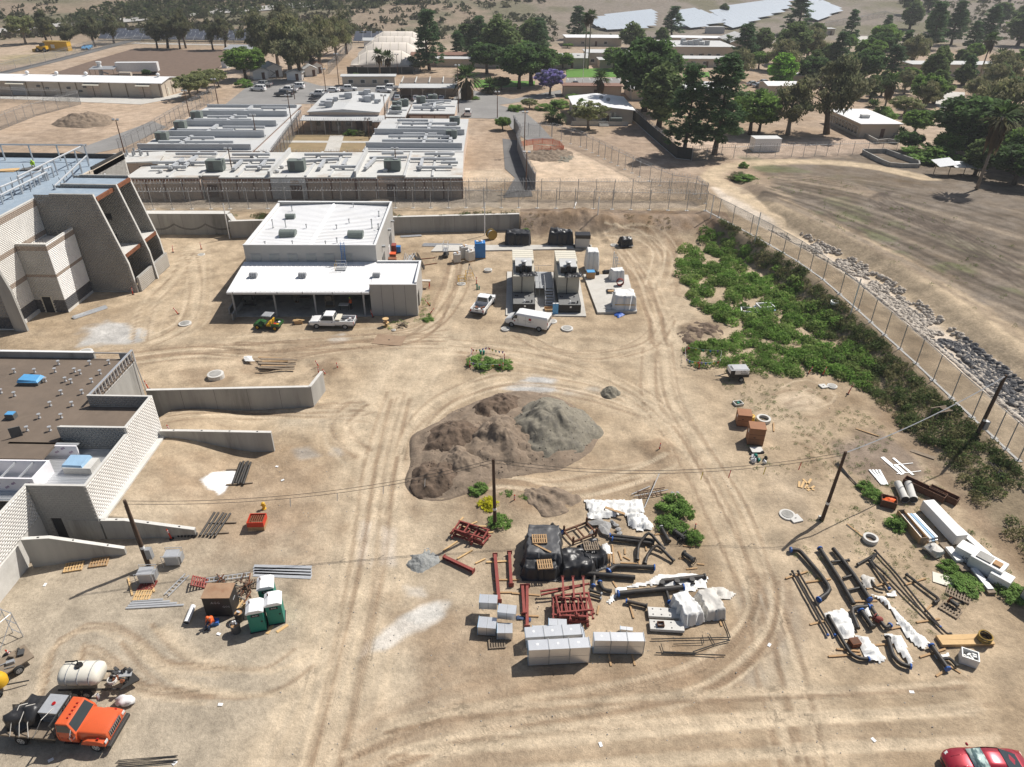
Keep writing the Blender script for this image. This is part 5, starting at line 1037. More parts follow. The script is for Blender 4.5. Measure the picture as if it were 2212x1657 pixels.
t=TH('water_tank','low pink tank on skids beside the semi trailer','tank',W(0,1040,664));K(t,'drum','tan_pale',(0,0,.9),(4,0,.9),.7,n=12);B(t,'skid','tan_trim',.3,3.7,-.6,.6,0,.25)
# ---- solar rows
def SRO(lab,a,b,depth,tilt,mat,name,grp,h=1.0,up=None):
 a=V3(a);b=V3(b);d=b-a;t=TH(name,lab,'solar panels',a,atan2(d.y,d.x),grp);L=V3((d.x,d.y)).length;sl=d.z
 m=MB();c,s=cos(tilt)*depth,sin(tilt)*depth;P=[(0,0,h),(L,0,h+sl),(L,c,h+s+sl),(0,c,h+s)];m.hexa(P+[(x,y,z+.08)for x,y,z in P]);o=m.ob('panel_bed',mat,t)
 for k in range(int(L/6)):x=k*6+2;B(t,'leg','galv_dull',x-.08,x+.08,c*.5-.08,c*.5+.08,sl*x/L-.6,h+s*.45+sl*x/L)
 for k in range(1,int(L/4)):x=k*4;m=MB();P=[(x-.03,.02,h+.085+sl*x/L),(x+.03,.02,h+.085+sl*x/L),(x+.03,c-.02,h+s+.085+sl*x/L),(x-.03,c-.02,h+s+.085+sl*x/L)];m.hexa(P+[(p,q,r+.02)for p,q,r in P]);m.ob('seam','trim_white',o)
def srow(p,q,w,**k):return W(20,*p),W(20,*q)
SR='long pale solar panel row on the slope, {} of its bank'
ordn=['lowest','second','third','fourth','fifth','sixth','seventh','eighth','ninth']
for bk,nm,rows in((0,'the bank behind the round campus tree',[((820,278),(1180,262)),((770,266),(1250,240)),((730,250),(1250,216)),((715,236),(1260,196)),((715,220),(1260,175)),((780,196),(1260,152)),((850,176),(1260,128))]),(1,'the middle bank of solar rows',[((1540,262),(1700,246)),((1440,255),(1850,214)),((1440,236),(1840,190)),((1440,216),(1800,165)),((1440,196),(1740,150)),((1440,172),(1700,132)),((1440,145),(1640,116))]),(2,'the upper bank of solar rows',[((1905,262),(2070,226)),((1880,236),(2150,190)),((1890,212),(2260,150)),((1840,190),(2360,120)),((1800,168),(2420,88)),((1760,140),(2440,55)),((1900,98),(2440,20))]),(3,'the far solar bank beside the leaning pine',[((2640,195),(2760,150)),((2600,175),(2860,110)),((2600,150),(2850,88)),((2580,120),(2800,70)),((2560,92),(2750,45)),((2540,65),(2680,30))])):
 for i,(p,q)in enumerate(rows):
  a,b=srow(p,q,0);SRO('pale solar row, %s in %s'%(ordn[i],nm),a,b,6.5,R(14),'solar','solar_row',nm,1.1)
for i,(p,q)in enumerate([((850,352),(2300,372)),((900,336),(2300,352)),((950,322),(2300,336)),((1000,306),(2300,318))]):
 a,b=W(0,*p),W(0,*q);SRO('dark solar strip behind the eucalyptus row, %s from the field'%['first','second','third','fourth'][i],a,b,4.5,R(24),'solar_dark','solar_row','dark solar strips',.8)
for i,(p,q)in enumerate([((840,372),(1110,378)),((850,348),(1350,350)),((855,330),(1350,332))]):
 a,b=W(10,*p),W(10,*q);SRO('dark solar strip behind the frame tents, %s from the tents'%['first','second','third'][i],a,b,4.5,R(24),'solar_dark','solar_row','dark solar strips',.8)
 # ---- trees
def CRM(name,kind,seed,n_cl,n_lf,cols,leaf,rad=(1,1,1)):
 r=NRS(seed);C=[]
 while len(C)<n_cl:
  p=r.uniform(-1,1,3);q=np.linalg.norm(p)
  if kind=='round':
   if q>1 or q<.45:continue
   p=p*np.array([.36,.36,.33])+[0,0,.64];p[2]=max(p[2],.38+.06*r.rand())
  elif kind=='euc':
   if q>1 or q<.3:continue
   z=.28+.70*(p[2]*.5+.5);w=.30*sin(pi*min(1,max(.05,(z-.2)/.86)))**.6*(1+.3*sin(z*19+seed))
   p=np.array([p[0]*w+.05*sin(seed+z*7),p[1]*w,z])
  elif kind=='pine':
   if q>1:continue
   z=.17+.82*r.rand()**1.15;w=.30*(1-(z-.17)/.9)**.6*(1+.12*sin(z*34+seed));a=r.uniform(0,6.283);k=r.uniform(.35,1)
   p=np.array([cos(a)*w*k,sin(a)*w*k,z])
  elif kind=='column':
   if q>1 or q<.4:continue
   p=p*np.array([.26,.26,.42])+[0,0,.58];k=1-.45*max(0,(p[2]-.55)/.45);p[0]*=k;p[1]*=k
  elif kind=='open':
   if q>1 or q<.35:continue
   p=p*np.array([.42,.42,.30])+[0,0,.66]
  elif kind=='shrub':
   if q>1 or p[2]<-.1 or q<.35:continue
   p=p*np.array([.5,.5,.62])+[0,0,.12]
  C.append(p)
 C=np.array(C);k=n_cl
 cs={'round':.085,'euc':.075,'pine':.06,'column':.07,'open':.075,'shrub':.14}[kind]*r.uniform(.7,1.35,k)
 flat={'pine':.45,'open':.7}.get(kind,.85)
 d=r.normal(size=(k,n_lf,3));d/=np.linalg.norm(d,axis=2,keepdims=True);d*=r.uniform(.35,1.05,(k,n_lf,1));d[:,:,2]*=flat
 if kind=='euc':d[:,:,2]*=1.25
 P=(C[:,None]+d*cs[:,None,None]).reshape(-1,3);n=len(P)
 u=r.normal(size=(n,3));u/=np.linalg.norm(u,axis=1,keepdims=True);w=np.cross(u,r.normal(size=(n,3)));w/=np.linalg.norm(w,axis=1,keepdims=True)
 if kind=='euc':u[:,2]=-abs(u[:,2])-.6;u/=np.linalg.norm(u,axis=1,keepdims=True)
 if kind=='pine':u[:,2]*=.5
 s=leaf*r.uniform(.6,1.4,(n,1));asp={'euc':.38,'pine':.30}.get(kind,.62)
 V=np.stack([P-u*s,P+w*s*asp,P+u*s,P-w*s*asp],1).reshape(-1,3)
 F=np.arange(4*n).reshape(-1,4);cc=np.array(cols)*2.4;ci=cc[r.randint(0,len(cc),k)]*r.uniform(.8,1.22,(k,1));ci=np.repeat(ci,n_lf,0)*r.uniform(.82,1.2,(n,1))
 o=FNP(name,V,F,'leaf',colr=np.repeat(ci,4,0));me=o.data;bpy.data.objects.remove(o);return me
def trunk_mesh(kind,seed,mat):
 r=RR(seed);m=MB();b=.030 if kind!='pine' else .024
 lean=(r.uniform(-.05,.05),r.uniform(-.05,.05));P=[(0,0,-.02),(lean[0]*.4,lean[1]*.4,.18),(lean[0],lean[1],.42),(lean[0]*.7,lean[1]*.8,.68)]
 if kind=='pine':P.append((0,0,.95))
 m.tube(P,[b*1.35,b,b*.72,b*.42,b*.15][:len(P)],7)
 for k in range(9):
  z=r.uniform(.20,.62)if kind!='pine' else r.uniform(.2,.85);a=r.uniform(0,6.28);f=z/.68;q=V3((lean[0]*min(1,f),lean[1]*min(1,f),z));l=(.30 if kind!='pine' else .24*(1.05-z))
  e=q+V3((cos(a)*l*r.uniform(.6,1),sin(a)*l*r.uniform(.6,1),.16 if kind!='pine' else .02));mid=q.lerp(e,.5)+UZ(.03);m.tube([q,mid,e],[b*.45,b*.3,b*.1],5,caps=False)
 o=m.ob('trunk',mat,smooth=True);me=o.data;bpy.data.objects.remove(o);return me
SPEC={}
def SPE(key,kind,cols,seeds,n_cl=95,n_lf=62,leaf=.030,bark='bark'):
 SPEC[key]=[(CRM('crown',kind,s,n_cl,n_lf,cols,leaf),trunk_mesh(kind,s,bark))for s in seeds]
SPE('euc','euc',[(.062,.068,.036),(.052,.058,.034),(.082,.082,.046)],(1,2,3),85,60,.028)
SPE('gum','euc',[(.088,.092,.042),(.070,.078,.040),(.105,.10,.055)],(4,5),110,64,.026,'bark_pale')
SPE('pine','pine',[(.030,.055,.022),(.038,.066,.028),(.045,.072,.034)],(6,7,8),170,46,.027)
SPE('dark','round',[(.036,.062,.020),(.044,.074,.024),(.030,.050,.020)],(9,10,11),120,60,.030)
SPE('green','round',[(.072,.115,.028),(.085,.135,.032),(.060,.095,.026)],(12,13),110,60,.030)
SPE('lime','column',[(.10,.19,.03),(.12,.22,.035),(.08,.15,.025)],(14,),110,60,.028)
SPE('olive','open',[(.115,.125,.055),(.095,.105,.05),(.135,.14,.07)],(15,16),90,58,.028,'bark_pale')
SPE('slim','column',[(.062,.085,.032),(.075,.098,.040),(.052,.072,.030)],(17,18),110,60,.026)
SPE('jac','open',[(.11,.095,.20),(.13,.11,.23),(.085,.085,.14)],(19,),100,60,.032)
SPE('shrub','shrub',[(.080,.13,.035),(.095,.15,.04),(.065,.105,.03)],(20,21,22),46,80,.036)
SPE('scrubby','shrub',[(.105,.105,.06),(.085,.09,.05),(.12,.11,.07)],(23,24),40,60,.034)
_tn=[0];WIDEN=1.72
def tree(key,base,H,wide=1.0,lab='',name=None,grp=None,t=None,topy=None,cat='tree'):
 p=base if isinstance(base,V3)else W(t,*base)
 if topy is not None:
  H=hgt(p,topy if t is None else Q(t,0,topy)[1])
 _tn[0]+=1;cm,tm=SPEC[key][_tn[0]%len(SPEC[key])];r=RR(_tn[0]*7)
 nm=name or{'euc':'eucalyptus_tree','gum':'gum_tree','pine':'pine_tree','dark':'broadleaf_tree','green':'broadleaf_tree','lime':'poplar_tree','olive':'pepper_tree','slim':'cypress_tree','jac':'jacaranda_tree','shrub':'green_shrub','scrubby':'dry_shrub'}[key]
 o=TH(nm,lab,cat,p-UZ(.05),r.uniform(0,6.28),grp,(H*wide*WIDEN,H*wide*WIDEN,H))
 for me,pn in((cm,'crown'),(tm,'trunk')):
  if key in('shrub','scrubby')and pn=='trunk':continue
  c=bpy.data.objects.new(pn,me);col.objects.link(c);c.parent=o
 return o
def FPA(base,topy,lab,t=None,head=1.0,H=None,droop=1.0,grp=None):
 p=base if isinstance(base,V3)else W(t,*base)
 if H is None:H=hgt(p,Q(t,0,topy)[1])
 r=RR(int(p.x*10));o=TH('fan_palm',lab,'palm',p-UZ(.05),r.uniform(0,6),grp)
 MB().tube([(0,0,0),(.1,0,H*.3),(.05,.05,H*.7),(0,0,H-1.2*head)],[.34,.26,.22,.2],8).ob('trunk','bark_pale',o,True)
 V=[];C=[]
 for k in range(46):
  a=r.uniform(0,6.283);el=r.uniform(-.5,1.35);L=head*r.uniform(1.3,1.9);d=V3((cos(a)*cos(el),sin(a)*cos(el),sin(el)));w=V3((-sin(a),cos(a),0))*head*.48;c0=UZ(H-1.3*head);tip=c0+d*L-UZ(.35*head);mid=c0+d*L*.6
  for s in(-1,0,1):V+=[mid-d*.35*L,mid+w*(s-.35)*.8,tip+w*s*.9,mid+w*(s+.35)*.8];C.append((.062,.105,.030)if el>0 else(.10,.10,.05))
 for k in range(26):
  a=r.uniform(0,6.283);c0=UZ(H-1.4*head);d=V3((cos(a),sin(a),0));L=r.uniform(.8,1.9)*head*droop
  w=V3((-d.y,d.x,0))*.28*head;V+=[c0+d*.2,c0+d*.55*head+w-UZ(L*.5),c0+d*.45*head-UZ(L),c0+d*.55*head-w-UZ(L*.5)];C.append((.17,.125,.07))
 f=FNP('fronds',np.array([tuple(v)for v in V]),np.arange(len(V)).reshape(-1,4),'leaf',o,colr=np.repeat(np.array(C),4,0));return o
g1='eucalyptus row along the ploughed field'
for t_,k,x,y,ty,w,lb in[(0,'euc',410,372,85,.62,'dark eucalyptus with a split crown, beyond the yellow digger'),(0,'euc',605,408,190,.9,'dark spreading eucalyptus directly behind the yellow box'),(0,'euc',825,405,130,.66,'leaning dark eucalyptus above the blue tarpaulin'),(0,'euc',985,378,130,.78,'dense dark eucalyptus at the end of the field fence'),(0,'euc',1360,420,160,.62,'small leaning eucalyptus, first of the field row'),(0,'euc',1450,420,125,.75,'broad eucalyptus, second of the field row'),(0,'euc',1555,425,120,.5,'thin stemmed eucalyptus, third of the field row'),(0,'euc',1607,420,80,.46,'slender tall eucalyptus, fourth of the field row'),(0,'euc',1840,432,160,.55,'eucalyptus with a bare forked stem, fifth of the field row'),(0,'euc',1948,432,135,.56,'eucalyptus beside the open farm shed, last of the field row'),(0,'olive',225,385,120,.7,'thin half bare tree leaning beyond the dirt lot'),(0,'olive',460,372,185,.45,'bare twiggy tree beside the split eucalyptus'),(0,'green',2130,690,400,.95,'bright green tree beside the corner container'),(0,'shrub',2110,750,665,1.1,'rounded green bush beside the silver pickup'),(0,'dark',1270,662,600,1.0,'small dark bushy tree before the semi trailer'),(0,'olive',1650,860,640,.85,'bare olive coloured tree at the warehouse corner'),(0,'olive',1720,840,620,.8,'second olive coloured tree beside the warehouse corner'),(0,'olive',1800,800,590,.85,'third olive coloured tree towards the container'),(0,'olive',1890,750,590,.8,'fourth olive coloured tree nearest the container'),(10,'euc',70,600,90,.62,'tall dark eucalyptus before the white huts'),(10,'gum',300,640,120,.75,'large shaggy gum behind the white huts'),(10,'euc',390,690,240,.85,'broad eucalyptus over the small white hut'),(10,'gum',560,600,130,.72,'pale green shaggy gum beside the lot'),(10,'euc',470,620,230,.8,'dense eucalyptus over the red roofed hut'),(10,'gum',700,520,140,.7,'tall gum at the edge of the sand track'),(10,'euc',780,470,80,.62,'wispy dark eucalyptus above the sand track'),(10,'euc',270,420,30,.66,'tall eucalyptus below the highway end'),(10,'gum',190,560,170,.7,'shaggy gum behind the barn door shed'),(10,'pine',1500,610,75,.62,'huge dark pine beside the frame tents'),(10,'pine',1745,520,270,.75,'small round pine behind the huge pine'),(10,'pine',1930,480,135,.72,'tall dark pine behind the dark shed'),(10,'slim',2090,560,140,.85,'pale feathery tree beside the tall dark pine'),(10,'dark',1995,640,370,1.0,'broad dark tree over the shaded lawn'),(10,'slim',2160,520,180,.9,'grey green tree above the shaded lawn'),(20,'pine',215,430,150,.9,'dark pine at the end of the shaded lawn'),(20,'dark',165,740,360,.95,'large dark dome shaped tree above the shaded lawn'),(20,'dark',60,770,380,.75,'dark tree leaning over the campus drive'),(20,'jac',325,825,590,.8,'purple flowering jacaranda beside the campus drive'),(20,'green',440,595,455,1.1,'round lawn tree with a pale stem before the tan house'),(20,'green',878,605,405,.82,'round topped tree on the green lawn'),(20,'pine',560,340,50,.78,'dark pine beside the two tall palms'),(20,'slim',1030,420,195,1.1,'rounded green tree below the solar rows'),(20,'slim',1290,390,230,.95,'feathery green tree beside the rounded solar tree'),(20,'pine',1380,320,50,.82,'dark pine rising before the solar rows'),(20,'dark',1140,965,330,.76,'big spreading tree beside the dark fence'),(20,'slim',1265,1105,560,.82,'tall slender pale tree beside the dark fence'),(20,'pine',1480,1340,540,.52,'leaning pine with a bare stem at the fence corner'),(20,'pine',1745,1340,460,.6,'huge twin stemmed dark pine inside the fence'),(20,'green',2055,1165,770,.82,'round green tree with a white stem beside the shed'),(20,'gum',1960,700,420,.75,'pale shaggy tree behind the twin stemmed pine'),(20,'pine',1990,560,200,.8,'dark pine behind the campus hall'),(20,'olive',660,1120,870,.95,'young olive green tree before the loading ramp'),(20,'green',590,1000,850,.6,'thin green sapling beside the white roofed building'),(20,'slim',850,330,290,.9,'grey shrubby tree at the foot of the solar slope'),(20,'green',505,350,290,.9,'small bright tree at the foot of the dark pine'),(20,'slim',1830,110,30,1.2,'small grey tree among the solar rows'),(20,'green',2130,600,440,.9,'green tree beside the campus hall'),(30,'pine',240,300,-60,.78,'tall pine standing before the far solar bank'),(30,'slim',190,560,180,.95,'large grey green tree in the campus grove'),(30,'gum',330,540,230,.85,'pale gum in the campus grove'),(30,'lime',100,770,460,.95,'bright lime green poplar in the grove'),(30,'dark',350,740,480,.95,'round green tree beside the lime poplar'),(30,'slim',400,400,190,.9,'olive tree behind the grove'),(30,'pine',690,370,80,.6,'leaning pine on the far slope'),(30,'pine',590,600,270,.72,'dark pine behind the weeping eucalyptus'),(30,'gum',170,1165,700,.78,'weeping pale tree over the dusty yard'),(30,'euc',505,1160,480,.72,'tall weeping eucalyptus beside the classroom'),(30,'dark',800,740,420,.9,'dense olive dark tree behind the classroom'),(30,'pine',1060,660,385,.95,'broad grey green pine behind the classroom'),(30,'pine',1150,560,260,.6,'slender dark conifer above the grove'),(30,'gum',1230,590,300,.8,'tall grey gum before the barrack'),(30,'slim',1400,740,430,.75,'tall green tree at the end of the barrack'),(30,'pine',1390,430,10,.62,'tall dark pine on the slope above the barrack'),(30,'pine',1580,390,0,.62,'spreading umbrella pine on the slope'),(30,'pine',1860,420,40,.68,'large umbrella pine above the barrack'),(30,'pine',1740,440,180,.7,'leaning pine above the barrack wall'),(30,'slim',880,860,640,.95,'pale willowy tree beside the tall palm'),(30,'green',1180,780,580,.8,'yellow green tree beside the paved terrace'),(30,'olive',1170,1000,830,1.2,'yellowish bushy tree by the terrace'),(30,'gum',1340,960,700,.75,'grey green tree beside the pale terrace'),(30,'shrub',990,1040,890,1.0,'bright green shrub at the classroom end'),(30,'green',1260,1170,950,.9,'yellow green tree beyond the classroom'),(30,'dark',1200,1310,1135,1.0,'dark many stemmed bush tree beside the low yard walls'),(30,'shrub',1400,1390,1210,1.5,'wide green bush beside the yard walls'),(30,'dark',1680,1330,820,.95,'tall dark tree beside the collapsed roof'),(30,'gum',1900,1250,680,.8,'tall pale leafed tree beside the palm trunk'),(30,'slim',1780,1520,1190,.85,'thin pale green tree beside the palm base'),(30,'euc',2010,1350,900,.9,'ragged dark tree behind the tall palm'),(30,'dark',2120,1600,1250,1.05,'dense dark tree at the edge of the field'),(30,'green',2170,660,420,1.0,'dense green tree beyond the barrack'),(30,'slim',2150,400,90,1.0,'hazy green tree on the far slope'),(30,'gum',2150,1190,940,.9,'yellow leafed tree at the field edge'),(30,'slim',1700,620,450,.9,'dark slim tree before the barrack wall'),(30,'dark',1960,640,540,1.0,'low dark tree against the barrack'),(30,'olive',1600,920,860,1.4,'grey thicket beside the pale terrace'),(30,'shrub',1350,1000,940,1.4,'pale green thicket below the terrace'),(20,'shrub',400,930,830,1.1,'round green bush beside the jacaranda'),(20,'shrub',280,950,880,1.4,'spreading green bush on the drive bank'),(20,'olive',150,940,850,1.2,'dull green bush on the drive bank'),(20,'shrub',30,960,880,1.0,'low green bush at the end of the drive bank'),(20,'shrub',530,850,800,1.6,'clipped bush before the brown utility block'),(20,'green',2130,1150,880,.9,'bushy green tree behind the white shed'),(20,'green',480,415,375,2.0,'wide dark bush behind the tan house'),(10,'green',2130,1125,1010,1.0,'bent green tree at the corner of the end cell block'),(10,'shrub',830,1165,1100,1.3,'dark green shrub before the courtyard hall'),(10,'scrubby',900,1165,1105,1.3,'bare brown shrub before the courtyard hall'),(10,'olive',1420,620,520,1.1,'grey green tree at the tent corner'),(10,'shrub',860,650,625,1.5,'low green bush before the tents'),(10,'shrub',1890,860,820,1.4,'clipped round bush at the carport corner'),(10,'dark',2120,780,660,1.1,'dark cycad like bush beside the lawn'),]:tree(k,(x,y),8,w,lb,t=t_,topy=ty,grp=g1 if 'field row' in lb else None)
FPA((1072,655),410,'first of the twin fan palms before the frame tents',10,1.9,grp='twin palms');FPA((1145,640),430,'second of the twin fan palms, shorter, before the frame tents',10,1.9,grp='twin palms')
FPA((622,595),100,'very tall thin palm, the shaded one of the lawn pair',20,1.7);FPA((655,600),75,'very tall thin palm, the brighter one of the lawn pair',20,1.7)
FPA((757,850),600,'stout fan palm beside the asphalt lot cabinet',20,2.0,droop=1.5);FPA((1860,455),295,'fan palm before the gabled hall',20,2.0,droop=1.4);FPA((345,1060),930,'short fan palm on the drive bank',20,1.7);FPA((415,1070),970,'short fan palm beside the ramp building',20,1.5);FPA((10,420),190,'fan palm between the eucalyptus before the highway',10,1.8)
FPA((985,1025),625,'tall leaning fan palm behind the classroom',30,2.0,droop=1.4);FPA((1800,1640),870,'tallest fan palm at the field edge with a long pale trunk',30,2.3,droop=1.6);FPA((1820,690),270,'fan palm before the barrack wall',30,2.0,droop=1.3);FPA((1960,640),410,'fan palm over the barrack roof',30,2.1,droop=1.4);FPA((905,930),850,'low fan palm beside the terrace',30,1.8);FPA((1135,1190),1095,'small fan palm beside the classroom end',30,1.4);FPA((1400,1080),1040,'small fan palm in the shrubbery',30,1.4)
FPA((1825,860),545,'drooping palm at the end of the carport',10,3.2,droop=2.2);FPA((2020,810),660,'small drooping palm beside the clipped hedge',10,2.2,droop=1.8)
for k,(n,px,sp,h0,h1)in enumerate([(26,[(1560,130),(1700,95),(1960,110),(2200,150),(2200,260),(1990,240),(1800,190),(1640,190)],('slim','dark','green','gum','pine'),7,12),(9,[(1000,85),(1190,80),(1200,140),(1010,150)],('pine','slim','dark'),8,14),(8,[(1950,300),(2200,300),(2211,380),(2080,370)],('dark','gum','green'),5,10),(9,[(1890,20),(2200,20),(2200,100),(1900,90)],('pine','slim'),9,15)]):
 r=RR(k);xs=[p[0]for p in px];ys=[p[1]for p in px];made=0
 while made<n:
  x,y=r.uniform(min(xs),max(xs)),r.uniform(min(ys),max(ys))
  if inside(px,np.array([x]),np.array([y]))[0]:tree(r.choice(sp),(x,y),r.uniform(h0,h1),r.uniform(.7,.95),('tree filling the campus grove between the named trees','tree filling the row behind the shaded lawn','tree filling the thicket at the field edge','tree filling the far slope stand')[k],grp=('campus grove','lawn row','field thicket','slope stand')[k]);made+=1
def scrub(name,lab,n,fn,size,cols,seed,L=14,lf=.28,par=None):
 r=NRS(seed);V=[];CC=[];made=0
 xs,ys=fn(r,n);s=size*r.uniform(.5,1.5,len(xs))
 z=hz(xs,ys)
 d=r.normal(size=(len(xs),L,3));d/=np.linalg.norm(d,axis=2,keepdims=True);d[:,:,2]=abs(d[:,:,2])
 P=(np.stack([xs,ys,z],1)[:,None]+d*s[:,None,None]*r.uniform(.6,1,(len(xs),L,1))).reshape(-1,3);m=len(P);ss=np.repeat(s,L)[:,None]
 u=r.normal(size=(m,3))*lf*ss;w=r.normal(size=(m,3))*lf*.7*ss;cc=np.array(cols)[r.randint(0,len(cols),len(xs))]*r.uniform(.75,1.25,(len(xs),1))
 return FNP(name,np.stack([P-u,P+w,P+u,P-w],1).reshape(-1,3),np.arange(4*m).reshape(-1,4),'leaf',colr=np.repeat(np.repeat(cc,L,0),4,0),lab=lab,kind='stuff')
def hillpts(r,n):
 y=r.uniform(385,900,n*2);x=r.uniform(-.95,.95,n*2)*y*.8;k=fbm(x,y,26,31,3)>.46-.1*(r.rand(n*2)>.7);k&=~((y<560)&(x>20)&(x<260));return x[k][:n],y[k][:n]
scrub('hillside_scrub','low grey green scrub covering the far hills',5200,hillpts,2.0,[(.085,.088,.05),(.11,.105,.065),(.065,.075,.038)],3)
def roadpts(r,n):
 u=r.rand(n);x=-260+u*150;y=372+u*105+r.normal(0,6,n)-12;return x,y
scrub('roadside_scrub','dark scrub strip below the highway',700,roadpts,1.5,[(.10,.085,.06),(.08,.08,.045)],5)
def upslope(r,n):
 u=r.rand(n);x=-250+u*190;y=418+u*95+r.rand(n)*70;return x,y
scrub('verge_scrub','green scrub on the verge above the highway',900,upslope,2.2,[(.085,.10,.045),(.11,.115,.06),(.06,.08,.035)],6)
# ---- vehicles (forward is +x)
def cab(m,x0,x1,ws,rs,hw,z0,z1,tw=.80):
 return m.hexa([(x0,-hw,z0),(x1,-hw,z0),(x1,hw,z0),(x0,hw,z0),(x0+rs,-hw*tw,z1),(x1-ws,-hw*tw,z1),(x1-ws,hw*tw,z1),(x0+rs,hw*tw,z1)])
def CGL(t,x0,x1,ws,rs,hw,z0,z1,tw=.80,splits=(.5,),rear=True,side=True,mat='glass'):
 def pt(u,s,v):
  xa=lerp(x0,x0+rs,v);xb=lerp(x1,x1-ws,v);return V3((lerp(xa,xb,u),s*lerp(hw,hw*tw,v),lerp(z0,z1,v)))
 e=.014
 m=MB();a=[pt(1,-.86,.12),pt(1,.86,.12),pt(1,.86,.90),pt(1,-.86,.90)];n=V3((z1-z0,0,ws)).normalized()*e;m.hexa([p+n*.1 for p in a]+[p+n for p in a]);m.ob('windscreen',mat,t)
 if rear:m=MB();a=[pt(0,.8,.2),pt(0,-.8,.2),pt(0,-.8,.88),pt(0,.8,.88)];n=V3((-(z1-z0),0,rs)).normalized()*e;m.hexa([p+n*.1 for p in a]+[p+n for p in a]);m.ob('rear_window',mat,t)
 if side:
  us=[.06]+list(splits)+[.95]
  for s in(-1,1):
   for ua,ub in zip(us[:-1],us[1:]):
    a=[pt(ua+.02,s,.18),pt(ub-.02,s,.18),pt(ub-.02,s,.86),pt(ua+.02,s,.86)];n=V3((0,s*(z1-z0),hw*(1-tw))).normalized()*e
    if s>0:a=a[::-1]
    MB().hexa([p+n*.1 for p in a]+[p+n for p in a]).ob('side_window',mat,t)
def WHE(t,xs,hw,r=.37,w=.24,rim='galv_dull',dual=()):
 for x in xs:
  for s in(-1,1):
   y=s*(hw-w/2+.02);m=MB();m.tube([(x,y-w/2,r),(x,y-w/2+.04,r),(x,y+w/2-.04,r),(x,y+w/2,r)],[r*.9,r,r,r*.9],16);o=m.ob('wheel','rubber',t,smooth=40)
   K(o,'rim',rim,(x,y+s*(w/2-.02),r),(x,y+s*(w/2+.012),r),r*.58,n=12)
   for k in range(5):a=k*1.2566;BX(o,'rim_slot','rubber',(x+cos(a)*r*.36,y+s*(w/2+.014),r+sin(a)*r*.36),(r*.22,.012,r*.12),0,-a)
def lamps(t,xf,xr,hw,zf,zr,ws=.3):
 for s in(-1,1):
  B(t,'headlight','lamp_clear',xf-.02,xf+.03,s*(hw-.2)-ws/2,s*(hw-.2)+ws/2,zf-.09,zf+.09)
  B(t,'tail_light','lamp_red',xr-.03,xr+.02,s*(hw-.1)-.07,s*(hw-.1)+.07,zr-.18,zr+.18)
def mirrors(t,x,hw,z,mat):
 for s in(-1,1):BX(t,'mirror',mat,(x,s*(hw+.13),z),(.12,.24,.2))
def RSE(x,hw,z0,z1,th=None,n=None):
 th=hw*.9 if th is None else th;h=z1-z0
 return[(x,-hw*.94,z0),(x,hw*.94,z0),(x,hw,z0+h*.3),(x,hw,z1-h*.25),(x,hw*.96,z1-h*.08),(x,th,z1),(x,-th,z1),(x,-hw*.96,z1-h*.08),(x,-hw,z1-h*.25),(x,-hw,z0+h*.3)]
